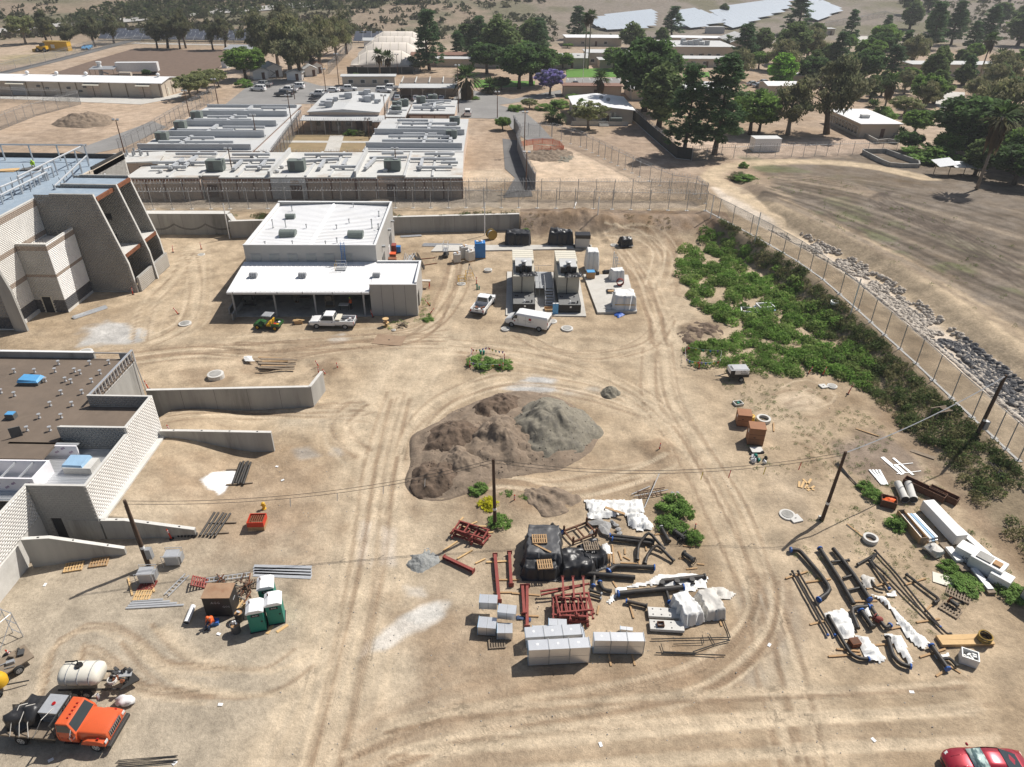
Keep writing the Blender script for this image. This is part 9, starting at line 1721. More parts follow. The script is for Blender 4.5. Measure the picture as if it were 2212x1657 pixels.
for k,(px,mt)in enumerate([([(480,1990),(640,1940),(740,2060),(760,2230),(640,2210),(540,2100)],'poly_white'),([(740,2180),(860,2200),(960,2330),(1020,2400),(880,2440),(800,2300)],'poly_white'),([(870,1830),(1000,1860),(1130,1990),(1250,2120),(1400,2250),(1340,2320),(1200,2200),(1110,2090),(1060,1960)],'poly_white'),([(980,2170),(1160,2180),(1250,2420),(1200,2430),(1100,2300)],'poly_white'),([(800,1660),(930,1680),(920,1790),(810,1760)],'poly_dusty'),([(1000,1820),(1100,1800),(1110,1850),(1020,1860)],'poly_white'),([(1440,2350),(1550,2340),(1560,2390),(1450,2390)],'poly_white'),([(740,1960),(880,1930),(890,2040),(780,1990)],'poly_white')]):
 CU('torn white plastic over the sandy laydown pipes, '+['spread beside the long pair','sleeve hanging over the curled pipe','long trailing strip down the middle','strip beside the standing hook','dusty scrap behind the pipes','small scrap by the thin pipes','last scrap by the wrapped crate','scrap on the elbow stub'][k],px,32,mt,.45,20+k)
PAL('pallet with a valve on it in the sandy laydown',W(32,1570,1965),R(-50),'wood_old',L=1.4);p=W(32,1590,1930);t=TH('gate_valve','rusty valve lying on the laydown pallet','valve',p+UZ(.15),.5);K(t,'body','steel_dark',(0,-.35,.25),(0,.35,.25),.17,n=9);K(t,'flange','rust',(0,.3,.25),(0,.38,.25),.27,n=12);K(t,'hand_wheel','steel_dark',(.55,-.3,.3),(.58,-.3,.3),.2,n=12);K(t,'stem','steel_dark',(.1,-.1,.25),(.55,-.3,.3),.06,n=6)
PAL('grey slatted pallet lying in the dry grass',W(32,1640,1835),R(-38),'wood_old',L=1.7,n=9);t=TH('plywood_board','square pale plywood sheet on the sand','board',W(32,1510,1700),R(-25));B(t,'sheet','cream',-.75,.75,-.6,.6,.03,.07);B(t,'batten','wood',-.7,.7,-.05,.05,0,.029)
t=TH('plank_stack','stack of new scaffold boards with a coil on top','planks',W(32,1690,2230),R(3));t.name='scaffold_board'
for k in range(8):BX(t,'board','wood_new' if k>3 else 'wood',(0,-.28+(k%2)*.45,.06+(k//2)*.075),(3.9,.42,.065),(k%3-1)*.015)
t=TH('cable_coil','yellow black hose coil on the new boards','coil',W(32,1850,2240,.25))
for k in range(6):TB(t,'loop','yellow_dark' if k%2 else 'steel_dark',[((.42+.03*(k%2))*cos(a),(.42+.03*(k%2))*sin(a),.08+k*.09+.03*sin(a*2+k))for a in circ(17)],.05,5,closed=True)
t=TH('wrapped_crate','open white wrapped crate with scraps, beside the boards','crate',W(32,1720,2400),R(-25))
obox(t,'side_board','poly_white',.55,.45,.07,0,.75)
B(t,'base_board','poly_dusty',-.48,.48,-.38,.38,.3,.35)
for k in range(5):BX(t,'scrap','poly_white',(ru(-.35,.35),ru(-.25,.25),.6),(.5,.12,.1),ru(0,3),.3)
t=TH('small_box','brown wooden tub beside the curled pipe','box',W(32,740,2260),.2);B(t,'tub','rust',-.35,.35,-.3,.3,0,.45);B(t,'inside','rust_box',-.3,.3,-.25,.25,.451,.46)
def bin_(lab,t_,c,rz,L,Wd,H,fill=None,mat='rust_box'):
 t=TH('open_bin',lab,'bin',W(t_,*c),rz);
 for a,b,d,e in((-L/2,L/2,-Wd/2,-Wd/2+.05),(-L/2,L/2,Wd/2-.05,Wd/2),(-L/2,-L/2+.05,-Wd/2+.05,Wd/2-.05),(L/2-.05,L/2,-Wd/2+.05,Wd/2-.05)):B(t,'side_panel',mat,a,b,d,e,0,H)
 B(t,'bottom','rust',-L/2+.05,L/2-.05,-Wd/2+.05,Wd/2-.05,.05,.12)
 for k in range(int(L/.9)+1):
  for s in(-1,1):x=-L/2+.06+k*(L-.12)/max(1,int(L/.9));B(t,'rib',mat,x-.04,x+.04,min(s*Wd/2,s*(Wd/2+.05)),max(s*Wd/2,s*(Wd/2+.05)),0,H)
 return t
t=bin_('square brown bin filled with orange netting',32,(1030,1050),R(-22),1.3,1.0,.75);MB().blob((0,0,.45),(.5,.38,.22),12,6,.5,4).ob('netting','netting',t,True)
bin_('long rusty open bin behind the concrete pipes',32,(1340,940),R(-47),3.7,.75,.7,mat='rust_box');t=bin_('shorter rusty open bin with blocks inside',32,(1505,990),R(-47),2.5,.7,.7)
for k in range(4):BX(t,'block','red_primer',(-.9+k*.55,0,.2),(.35,.4,.2),k*.3)
for k in range(2):
 a,b=W(32,1110+k*90,890,.38),W(32,1175+k*70,1035,.38);t=TH('concrete_pipe','large grey concrete pipe, %s of the pair by the bins'%('first','second')[k],'pipe',a);n_=14;d=b-a;MB().tube([(0,0,0),d],.34,n_,caps=False).ob('barrel','conc_pale',t,True);MB().tube([d*.9,d],.40,n_,caps=False).ob('bell','conc_pale',t,True);K(t,'bore','dark_in',d*.97,d*.98,.33,n=n_);K(t,'bore','dark_in',d*.02,d*.03,.33,n=n_)
def longcrate(lab,a,b,w,h,mat,z=0,name='long_crate'):
 a,b=W(32,*a),W(32,*b);t=TH(name,lab,'crate',(a+b)/2+UZ(z),head(a,b));L=(b-a).length;return t,L
t,L=longcrate('very long white wrapped load in the crate row',(1350,1090),(1640,1400),1,1,'');MB().bz(-L/2,L/2,-.55,.55,.1,1.15).ob('wrapped_block','poly_white',t,bevel=.07);
for x in(-1.5,0,1.5):B(t,'bearer','wood',x-.07,x+.07,-.6,.6,0,.099)
t,L=longcrate('long open timber crate of steel studs',(1130,1150),(1330,1390),1,1,'');B(t,'side_board','wood',-L/2,L/2,-.32,-.27,0,.75);B(t,'side_board','wood',-L/2,L/2,.27,.32,0,.7);B(t,'end_board','wood_old',-L/2-.05,-L/2,-.32,.32,0,.8);B(t,'end_board','wood_old',L/2,L/2+.05,-.32,.32,0,.8)
for k in range(4):B(t,'stud','galv',-L/2+.1,L/2-.1-.15*k,-.22+k*.12,-.13+k*.12,.3,.42+.06*(k%2))
t,L=longcrate('stack of white channels with blue film beside the stud crate',(1220,1140),(1430,1380),1,1,'')
for k in range(6):BX(t,'channel',['trim_white','film_blue','galv'][k%3],(0,-.35+(k%3)*.3,.15+(k//3)*.2),(L-.1*k,.22,.16),.01*k)
t,L=longcrate('long blue edged white panels behind the white load',(1470,1120),(1960,1560),1,1,'')
for k in range(4):BX(t,'panel','trim_white' if k%2 else 'film_blue',(.1*k,.1-.06*k,.12+k*.07),(L,.55,.06))
t,L=longcrate('grey timber sled of wrapped channels near the white cartons',(1500,1400),(1700,1640),1,1,'');B(t,'sled','wood_old',-L/2,L/2,-.35,.35,0,.3);B(t,'wrapped_channel','poly_white',-L/2+.7,L/2-.9,-.3,.3,.301,.55);B(t,'lid','wood_old',-L/2,-L/2+.7,-.38,.38,.302,.36)
t,L=longcrate('long timber crate with white panels at the grass edge',(1760,1620),(1930,1830),1,1,'');B(t,'sled','wood_old',-L/2,L/2,-.32,.32,0,.28);B(t,'panel','trim_white',-L/2+.05,L/2-.3,-.25,.25,.281,.4)
for lb,c,L,Wd,H,mt in[('white wrapped carton stack with black print',(1710,1520),1.8,1.3,1.2,'poly_white'),('large white wrapped carton stack with grey boards',(1870,1620),2.4,1.5,1.25,'poly_white'),('white wrapped block at the lower end of the crate row',(1990,1730),1.5,1.1,1.0,'poly_white'),('grey bagged bundle beside the sled',(1420,1470),1.5,1.1,.8,'poly_dusty')]:
 p=W(32,*c);t=TH('wrapped_carton',lb,'wrapped load',p,R(-50));m=MB();(m.blob((0,0,H*.45),(L/2,Wd/2,H*.6),12,7,.3,5)if 'bag' in lb else m.bz(-L/2,L/2,-Wd/2,Wd/2,.1,H));m.ob('wrapped_block',mt,t,40 if 'bag' in lb else False,bevel=0 if 'bag' in lb else .08);B(t,'pallet_base','wood_old',-L/2,L/2,-Wd/2,Wd/2,0,.099)
 if 'boards' in lb:B(t,'board','conc',-.9,.2,-.5,.4,H+.002,H+.1);B(t,'carton','cardboard',.3,.9,-.4,.2,H+.002,H+.15)
 if 'print' in lb:txt(t,'UU',(.1,-Wd/2-.012,.4),(R(90),0,0),.45,'ink','printed_mark')
for lb,a,b,w_,mt in[('wide bright deck sheet on the cracked mud, longest',(985,640),(1160,790),.4,'galv'),('narrow bright deck sheet on the cracked mud',(1080,648),(1255,795),.25,'galv'),('short wide deck sheet overlapping the longest',(1090,705),(1175,780),.5,'galv')]:PK(lb,W(32,*a),W(32,*b),w_,.05,mt,None,'deck_sheet')
for k in range(4):PK('ribbed white deck sheet in the row by the concrete pipes',W(32,875+k*28,750),W(32,985+k*15,880),.2,.07,'galv_bright','ribbed deck sheets','deck_sheet')
PK('thin rail lying across the deck sheets',W(32,1110,708),W(32,1250,692),.06,.06,'galv');PK('second thin rail below the deck sheets',W(32,1110,785),W(32,1320,760),.06,.06,'galv');PK('grey plank sheet at the foot of the weedy bank',W(32,1230,580),W(32,1440,650),.5,.05,'wood_old')
t=TH('ladder_rack','dark steel bars leaning at the pole in the sand','bars',W(32,700,800));a=W(32,575,700)-t.location;b=W(32,815,930)-t.location
for k in range(5):K(t,'bar','steel_dark',a+V3((k*.1,k*.06,.1)),b+V3((k*.04-.1*k,.05*k+.3*(k%2),.12)),.035,n=5)
t=TH('timber_crib','grey slatted timber frame standing on the weedy bank','frame',W(32,1475,290),R(15))
for x in(-.8,.8):
 for y in(-.45,.45):B(t,'post','wood_old',x-.06,x+.06,y-.06,y+.06,0,.9)
for y in(-.45,.45):B(t,'rail','wood_old',-.95,.95,y-.05,y+.05,.901,1.0)
for k in range(7):B(t,'slat','wood_old',.1+k*.12,.17+k*.12,-.4,.4,.91,.97)
BUN('dark pipe length lying in the bank weeds',W(32,1950,700),W(32,2050,830),4,.09,'pipe_black','pipe_length',.25,seed=12);PK('white plank beside the concrete ring',W(32,680,1220),W(32,825,1335),.22,.06,'cream')
for lb,t_,x,y,r in[('grey concrete ring lying at the plank end',32,878,1360,.62),('white painted tyre among the bank weeds',31,577,972,.62),('concrete ring beside the tall brown crates',22,2170,325,.75)]:p=W(t_,x,y);t=TH('ring',lb,'ring',p);t.name='concrete_ring' if 'ring' in lb else 'painted_tyre';MB().lathe([(r*.7,.02),(r,.02),(r,.4),(r*.7,.4),(r*.7,.02)],20,caps=False).ob('rim','conc_pale' if 'ring' in lb else 'white_plastic',t,40);K(t,'hollow','soil_tan',(0,0,.0),(0,0,.08),r*.69,n=16)
p=W(32,440,1175);t=TH('cinder_block','single cinder block at the pole foot','block',p);B(t,'body','conc_pale',-.1,.1,-.1,.1,0,.4)
for k in range(2):B(t,'cell','dark_in',-.06,.06,-.102,-.1,.05+k*.18,.17+k*.18)
pl(32,[((265,900),(270,850)),((285,905),(310,850)),((320,910),(370,830)),((340,930),(400,890)),((330,900),(400,925)),((300,830),(350,880))],'splintered orange tipped board in the small scrap heap','scrap boards by the pole','wood_new',.2,.06)
for lb,x,y,L,Wd,H,z in[('tall brown crate, front one',2085,530,1.55,1.3,2.0,0),('tall brown crate, rear one',1985,370,1.4,1.3,1.4,0)]:
 p=W(22,x,y);t=TH('tall_crate',lb+' beside the concrete ring','crate',p+V3((.2,.5,z)),R(-8));B(t,'body','crate_brown',-L/2,L/2,-Wd/2,Wd/2,.1,H);B(t,'lid','crate_brown',-L/2-.03,L/2+.03,-Wd/2-.03,Wd/2+.03,H+.001,H+.05);B(t,'skid','rust_box',-L/2,L/2,-Wd/2,Wd/2,0,.099)
 for z_ in(.75,1.3):B(t,'batten','rust_box',-L/2-.01,L/2+.01,-Wd/2-.012,-Wd/2-.001,z_-.02,z_+.02)if z_<H else None
 B(t,'label_sheet','sign_white',-L/2-.012,-L/2-.002,-.2,.1,H*.6,H*.8);B(t,'stencil','ink',-.3,-.1,-Wd/2-.014,-Wd/2-.002,.9,.98)
t=TH('paint_bucket','yellow drum between the tall brown crates','drum',W(22,2055,340));MB().lathe([(.38,0),(.4,.45),(.38,.9),(.3,.92)],14).ob('drum','yellow',t,40);K(t,'bung','ink',(.15,0,.92),(.15,0,.96),.05,n=6)
t=TH('rubbish_heap','white and green rubbish with bags before the tall crates','rubbish',W(22,2130,670));t.name='rubbish_bag'
for k in range(11):MB().blob((ru(-.8,.8),ru(-.5,.5),.2),(ru(.15,.35),ru(.15,.3),ru(.15,.3)),9,6,.4,k).ob('bag',['poly_white','white_plastic','green_toilet','tarp_black'][k%4],t,True)
t=TH('grey_panel','grey sheet leaning on the rubbish before the tall crates','panel',W(22,2110,590),.2);BX(t,'sheet','conc_pale',(0,0,.25),(1.3,.7,.04),0,.12,.2);BX(t,'edge','rubber',(-.1,-.3,.1),(1.5,.25,.15))
t=TH('meter_pit','square grey meter box with a green cap','meter box',W(22,1952,180),.25)
obox(t,'side_board','conc_pale',.5,.4,.08,0,.25)
K(t,'cap','green_toilet',(0,0,.02),(0,0,.25),.14,n=10)
for k,(x,y)in enumerate(((2040,1060),(2180,1020))):
 p=W(21,x,y)+UZ(.25);t=TH('loose_skylight','white skylight frame lying in the weeds, %s'%('smaller one','one with a torn cover')[k],'skylight',p,R(-12+20*k))
 for a,b,c,d in((-1.1,1.1,-.75,-.6),(-1.1,1.1,.6,.75),(-1.1,-.95,-.6,.6),(.95,1.1,-.6,.6)):B(t,'side_board','trim_white',a,b,c,d,0,.5);B(t,'base_rim','film_blue',a*1.15,b*1.15,c*1.15,d*1.15,-.12,-.003)
 B(t,'inner_pane','rust_box',-.94,.94,-.59,.59,.15,.2)
p=W(None,2203,1365);t=TH('storage_container','pale tan shipping container at the picture edge','container',p+V3((4.3,1.2,0)),R(-62));B(t,'body','cream',-3,3,-1.2,1.2,.1,2.5);B(t,'roof','cream',-3.03,3.03,-1.23,1.23,2.501,2.58)
for k in range(7):B(t,'panel_seam','tan_trim',-3+k,-2.97+k,-1.22,-1.201,.15,2.45)
# ---- yard by the toilets and transformers
def TOI(lab,c,rz):
 t=TH('portable_toilet',lab,'toilet',W(13,*c),rz);B(t,'cabin','green_toilet',-.55,.55,-.55,.55,.08,2.0);B(t,'skid','ink',-.6,.6,-.6,.6,0,.08);MB().ext([(-.62,-.62,2.0),(.62,-.62,2.0),(.62,-.62,2.1),(.35,-.62,2.28),(-.35,-.62,2.28),(-.62,-.62,2.1)],(0,1.24,0)).ob('roof','white_plastic',t)
 for k in range(4):B(t,'roof_rib','white_plastic',-.3+k*.2,-.27+k*.2,-.6,.6,2.281,2.30)
 K(t,'vent','brown_door',(-.35,.25,2.2),(-.35,.25,2.45),.05,n=7);B(t,'sign','ink',-.3,.3,-.565,-.551,1.6,1.85);txt(t,'SoCal',(0,-.57,1.69),(R(90),0,0),.15,'sign_white');B(t,'latch','ink',.3,.42,-.57,-.551,1.0,1.12)
 for x in(-.5,.5):B(t,'corner_rib','green_toilet',x-.05,x+.05,-.58,-.552,.1,1.98)
TOI('green portable toilet with a white roof, nearest one',(30,440),R(15));TOI('green portable toilet beside the nearest one',(185,375),R(15));TOI('green portable toilet standing behind the other two',(120,235),R(15))
t=TH('job_box','black steel container with rusty roof and painted letters','container',W(3,1895,365)+V3((.05,.75,0)),R(2));B(t,'body','gen_black',-1,1,-.7,.7,.05,2.0);B(t,'roof','rust_roof',-1.04,1.04,-.74,.74,2.001,2.05);txt(t,'AGG',(-.1,-.71,1.4),(R(90),0,0),.32,'ink_grey');txt(t,'GOS',(.62,-.71,1.0),(R(90),0,0),.28,'ink_grey');B(t,'bar','ink_grey',1.001,1.02,-.2,.25,1.2,1.28)
for k,(x,y)in enumerate(((2075,385),(2045,490))):
 t=TH('rubbish_bin',('black lidded bin full of bottles beside the toilets','grey round bin beside the toilets')[k],'bin',W(3,x,y));MB().lathe([(.3,0),(.36,.8),(.4,.82),(.36,.86),(.32,.8),(.28,.7)],14).ob('tub','gen_black' if k==0 else 'tarp_grey',t,40);K(t,'rubbish','cardboard',(0,0,.68),(0,0,.74),.29,n=10)
 for q in range(3):K(t,'bottle','white_plastic',(ru(-.15,.15),ru(-.15,.15),.7),(ru(-.2,.2),ru(-.2,.2),1.0),.07,n=7)
t=TH('white_drum_pipe','white tube lying beside the black container','tube',W(3,1615,430,.22));d=W(3,1675,285,.22)-t.location;MB().tube([(0,0,0),d],.2,14,caps=False).ob('barrel','white_plastic',t,True);K(t,'bore','dark_in',d*.02,d*.03,.19,n=12)
for k,(c,z)in enumerate((((1275,70),.15),((1500,-85),.12))):
 t=TH('transformer',('grey dry transformer on a pallet at the leaning pole','grey dry transformer standing alone behind the pole')[k],'transformer',W(3,*c)+V3((0,.2,z)),R(4));MB().bz(-.5,.5,-.4,.4,.05,.95).ob('case','duct_grey',t,bevel=.04);B(t,'hood','galv',-.55,.55,-.45,.45,.951,1.02);B(t,'side_box','galv_dull',.501,.75,-.3,.3,.2,.9)
 for y in(-.5,.5):TB(t,'guard_rail','galv',[(-.65,y,0),(-.65,y,1.15),(.65,y,1.15),(.65,y,0)],.03,5)
for lb,c,rz,mt in[('new pallet, larger, beside the sloping wing wall',(640,1590),.25,'wood_new'),('darker pallet next to the new pallet at the wing wall',(860,1550),.2,'wood')]:PAL(lb,W(2,*c),rz,mt,L=1.35)
for lb,c,rz,mt,tl in[('red sided pallet under the transformer',(1275,95),0,'red_primer',0),('tan pallet with a rail on it below the transformer',(1235,180),.1,'wood_new',0),('reddish pallet propped on its edge by the ladder',(1725,85),.2,'red_primer',.5),('grey pallet behind the toilets',(2185,80),.1,'wood_old',0)]:PAL(lb,W(3,*c),rz,mt,.25 if tl else 0,tl)
for lb,a,b,t_ in[('aluminium ladder lying on the sand',(1440,185),(1620,5),3),('long extension ladder lying behind the black container',(1750,60),(2160,5),3)]:
 a,b=W(t_,*a,.08),W(t_,*b,.12);t=TH('ladder',lb,'ladder',a,head(a,b));L=(b-a).length;n=int(L/.35)
 for y in(-.2,.2):B(t,'rail','galv',0,L,y-.035,y+.035,0,.08)
 for k in range(n):B(t,'rung','galv',k*.35+.15,k*.35+.2,-.17,.17,.02,.06)
for k in range(4):PK('punched grey steel rail in the flat row by the tan pallet',W(3,1090+k*18,290-k*20),W(3,1590-k*60,262-k*16),.16,.09,'galv','punched rails','steel_rail',.0)
for k in range(4):PK('corrugated grey sheet on the ground behind the toilets',W(13,-20,-70+k*22),W(13,480,-60+k*26),.45,.04,'galv','corrugated sheets','roof_sheet')
r=RR(21)
for k in range(34):
 p=W(3,r.uniform(1880,2160),r.uniform(40,230));a=r.uniform(0,3.1);d=V3((cos(a),sin(a),0))*r.uniform(.3,.9);PK('rusty steel scrap in the tangle behind the black container',p-d,p+d+V3((0,0,r.uniform(.05,.5))),.07,.06,r.choice(['rust_post','rust','steel_dark']),'rusty scrap tangle','steel_scrap')
pl(3,[((2020,300),(2080,210)),((2045,305),(2100,225)),((2070,310),(2130,250)),((2090,280),(2180,230)),((2110,250),(2130,320)),((1110,30),(1145,180)),((1300,20),(1335,150))],'offcut of new timber between the container and toilets','new timber offcuts','wood_new');pl(13,[((95,510),(145,425)),((180,495),(275,430))],'flat board before the toilets','boards before the toilets','wood_new',.25,.04)
BUN('thin dark rod lying at the bottom of the yard',D(255,1652),D(385,1640),5,.025,'steel_dark','steel_rod',.12,seed=3);BUN('black drain pipe in the upper bundle beside the chalk patch',W(2,2060,880),W(2,2130,690),5,.11,'pipe_black','drain_pipe',.24,seed=14);BUN('black drain pipe in the spread bundle by the wing wall',W(2,1790,1340),W(2,1920,1140),5,.1,'pipe_black','drain_pipe',.32,seed=15)
pl(2,[((1955,750),(2080,745)),((1955,880),(2185,862)),((1810,1208),(2045,1205)),((1780,1300),(1980,1293))],'dark bearer under the drain pipe bundles','dark pipe bearers','wood_old')
t=TH('drain_fitting','black drain elbows in a heap at the wing wall end','pipe fitting',W(2,1600,1335))
for k in range(6):m=MB();x=k*.28-.6;m.tube([(x,0,.12),(x+.12,.2,.16),(x+.1,.35,.3)],.1,8);m.ob('elbow','pipe_black',t,True)
t=TH('fire_hydrant','yellow hydrant behind the red wire bin','hydrant',W(12,70,1085));MB().lathe([(.2,0),(.2,.06),(.13,.08),(.13,.55),(.17,.58),(.15,.7),(.05,.78)],12).ob('barrel','yellow',t,40);K(t,'nozzle','yellow',(-.22,0,.42),(.22,0,.42),.07,n=8)
t=TH('wire_bin','red mesh bin of pipes beside the yellow hydrant','bin',W(12,20,1235),.05)
for a,b,c,d in((-.7,.7,-.6,-.55),(-.7,.7,.55,.6),(-.7,-.65,-.55,.55),(.65,.7,-.55,.55)):B(t,'side_panel','red_orange',a,b,c,d,.45,.95);B(t,'mesh_panel','wood',a,b,c,d,.05,.44)
for k in range(7):K(t,'rod','rust',(-.55+k*.18,-.4,.8),(-.5+k*.18,.45,.85),.05,n=6)
t=TH('scaffold_tower','aluminium scaffold frame at the picture edge','scaffold',W(3,60,600),R(70))
for x in(-.9,.9):
 for y in(-.5,.5):K(t,'leg','galv',(x,y,0),(x,y,2.6),.04,n=6)
 for z in(.4,1.4,2.5):K(t,'rung','galv',(x,-.5,z),(x,.5,z),.03,n=5)
for y in(-.5,.5):K(t,'brace','galv',(-.9,y,.3),(.9,y,2.3),.03,n=5);K(t,'rail','galv',(-.9,y,2.5),(.9,y,2.5),.03,n=5)
t=TH('white_rubbish_bag','white sack lying at the orange truck bumper','sack',W(3,1095,1110));MB().blob((0,0,.3),(.6,.4,.38),12,8,.3,2).ob('sack','white_plastic',t,True);MB().blob((-.45,-.1,.18),(.2,.2,.18),8,5,.3,4).ob('corner','white_plastic',t,True)
# ---- yard walls, collapsed roof beside the field
for k,px in enumerate(([(815,1335),(975,1415),(1045,1440),(1160,1450),(1300,1452),(1295,1425),(1010,1325),(815,1325)],[(835,1190),(940,1245),(1030,1235),(1110,1250),(1130,1205),(1040,1180),(840,1180)])):
 P=at(30,*px);t=TH('low_yard_wall',('low grey block wall enclosure beside the field road','low grey block wall enclosure before the classroom')[k],'wall',P[0]);t['kind']='thing'
 for a,b in zip(P,P[1:]+P[:1]):m=MB();WBO(m,a,b,.3,2.6,3.7,0);OW(m,'wall_face','conc',t)
t=TH('lean_to_shelter','collapsed white sheet roof on posts beside the field','shelter',W(30,1380,1520),R(-4))
for k in range(3):BX(t,'roof_sheet','galv',(3+k*3.2,1,2.6-.35*k),(3.6,4.5-k*.6,.08),.05*k,.16*(k-1),.08)
for x in(1,4,7,10):K(t,'post','wood_old',(x,0,-.2),(x,0,2.5),.08,n=5)
# ---- people
def person(lab,p,rz,top,pants,pose='bend',sc=1.0,hat='hivis'):
 t=TH('person',lab,'person',p,rz,None,sc);J={'bend':dict(pel=(0,0,.88),che=(.25,0,1.25),nec=(.42,0,1.36),hed=(.55,0,1.42),kn=(.06,.12,.48),ft=(0,.13,.06),el=(.48,.24,1.05),ha=(.62,.14,.85)),'sit':dict(pel=(0,0,.38),che=(.08,0,.82),nec=(.2,0,.98),hed=(.30,0,1.06),kn=(.46,.14,.48),ft=(.52,.15,.06),el=(.26,.24,.66),ha=(.46,.12,.58)),'crouch':dict(pel=(0,0,.35),che=(.22,0,.72),nec=(.36,0,.85),hed=(.46,0,.92),kn=(.38,.16,.46),ft=(.1,.16,.06),el=(.42,.24,.5),ha=(.6,.14,.28)),'stand':dict(pel=(0,0,.92),che=(.02,0,1.32),nec=(.04,0,1.5),hed=(.08,0,1.62),kn=(.04,.12,.5),ft=(0,.13,.06),el=(.06,.28,1.12),ha=(.3,.22,1.0))}[pose]
 V=V3;m=MB()
 def limb(pts,r,n=8):m.tube(pts,r,n)
 pel,che,nec,hed=(V(J[k])for k in('pel','che','nec','hed'));body=MB();m=body
 limb([pel+V((-.02,0,-.1)),pel,pel.lerp(che,.5),che,che.lerp(nec,.7),nec,nec.lerp(hed,.5)],[.13,.165,.15,.18,.12,.065,.06],10);m.blob(hed,(.1,.085,.12),10,8,.03);m.blob(hed+V((.1,0,-.01)),(.025,.02,.03),6,4,0)
 for s in(-1,1):
  f=lambda k:V((J[k][0],J[k][1]*s,J[k][2]));hip=pel+V((0,.09*s,-.03));sh=che.lerp(nec,.5)+V((0,.19*s,0));limb([hip,hip.lerp(f('kn'),.5),f('kn'),f('kn').lerp(f('ft'),.5),f('ft')],[.095,.085,.065,.06,.045]);limb([f('ft')+V((-.07,0,-.02)),f('ft')+V((.06,0,-.02)),f('ft')+V((.18,0,-.035))],[.05,.05,.035],6);limb([sh,f('el'),f('el').lerp(f('ha'),.5),f('ha')],[.065,.05,.042,.032]);m.blob(f('ha')+V((.03,0,-.02)),(.045,.035,.02),7,5,.1)
  for q in range(4):limb([f('ha')+V((.04,(q-1.5)*.017,-.02)),f('ha')+V((.085,(q-1.5)*.019,-.04)),f('ha')+V((.10-.006*abs(q-1.5),(q-1.5)*.019,-.075))],[.009,.009,.007],5)
  limb([f('ha')+V((.01,-.03*s,-.01)),f('ha')+V((.05,-.05*s,-.035))],[.011,.008],5)
 b=body.ob('body','skin',t,True);MB().tube([pel+V((-.01,0,.02)),pel.lerp(che,.5),che,che.lerp(nec,.75)],[.19,.18,.21,.13],12).ob('vest',top,t,True);g=MB();
 for s in(-1,1):
  f=lambda k:V((J[k][0],J[k][1]*s,J[k][2]));hip=pel+V((0,.09*s,-.03));g.tube([pel+V((0,.06*s,.08)),hip,hip.lerp(f('kn'),.5),f('kn'),f('kn').lerp(f('ft'),.85)],[.12,.115,.1,.082,.07],8);h=MB();sh=che.lerp(nec,.5)+V((0,.19*s,0));h.tube([sh,f('el'),f('el').lerp(f('ha'),.6)],[.082,.064,.052],8);h.ob('sleeve',top,t,True);K(t,'boot','ink',f('ft')+V((-.09,0,-.02)),f('ft')+V((.17,0,-.03)),.06,n=7)
 g.ob('trousers',pants,t,True);MB().lathe([(.135,0),(.115,.02),(.11,.07),(.06,.12)],12,hed+V((-.01,0,.04))).ob('hard_hat',hat,t,True)
p=W(3,1815,455);person('seated person in an orange vest and jeans bending over in the container shade',p+V3((.15,.25,0)),R(-115),'hivis_orange','denim','sit',1.0,'hivis_orange');t=TH('cool_box','blue cool box serving as a seat beside the black container','cool box',p+V3((.2,.35,0)),.2);MB().bz(-.35,.35,-.22,.22,0,.3).ob('tub','blue_plastic',t,bevel=.03);B(t,'lid','tarp_blue',-.36,.36,-.23,.23,.301,.34)
person('person in a yellow vest crouching on the blue roof deck',V3(G(*Q(0,290,1440),12.42)),R(-60),'hivis','hivis','crouch',1.05);person('person in dark clothes leaning over the blue deck edge beside the fins',V3(G(*Q(0,910,1590),12.42)),R(-30),'cloth_dark','cloth_dark','bend',1.0,'white_plastic');person('person in an orange and yellow vest working at a bench in the open shed',W(11,825,1020)+UZ(.1),R(170),'hivis_orange','cloth_dark','stand',1.0);t=TH('work_bench','white topped bench inside the open shed','bench',W(11,775,1030)+UZ(.1));B(t,'top','trim_white',-.8,.5,-.4,.4,.85,.92)
for x in(-.7,.4):K(t,'leg','steel_dark',(x,0,0),(x,0,.85),.04,n=5)
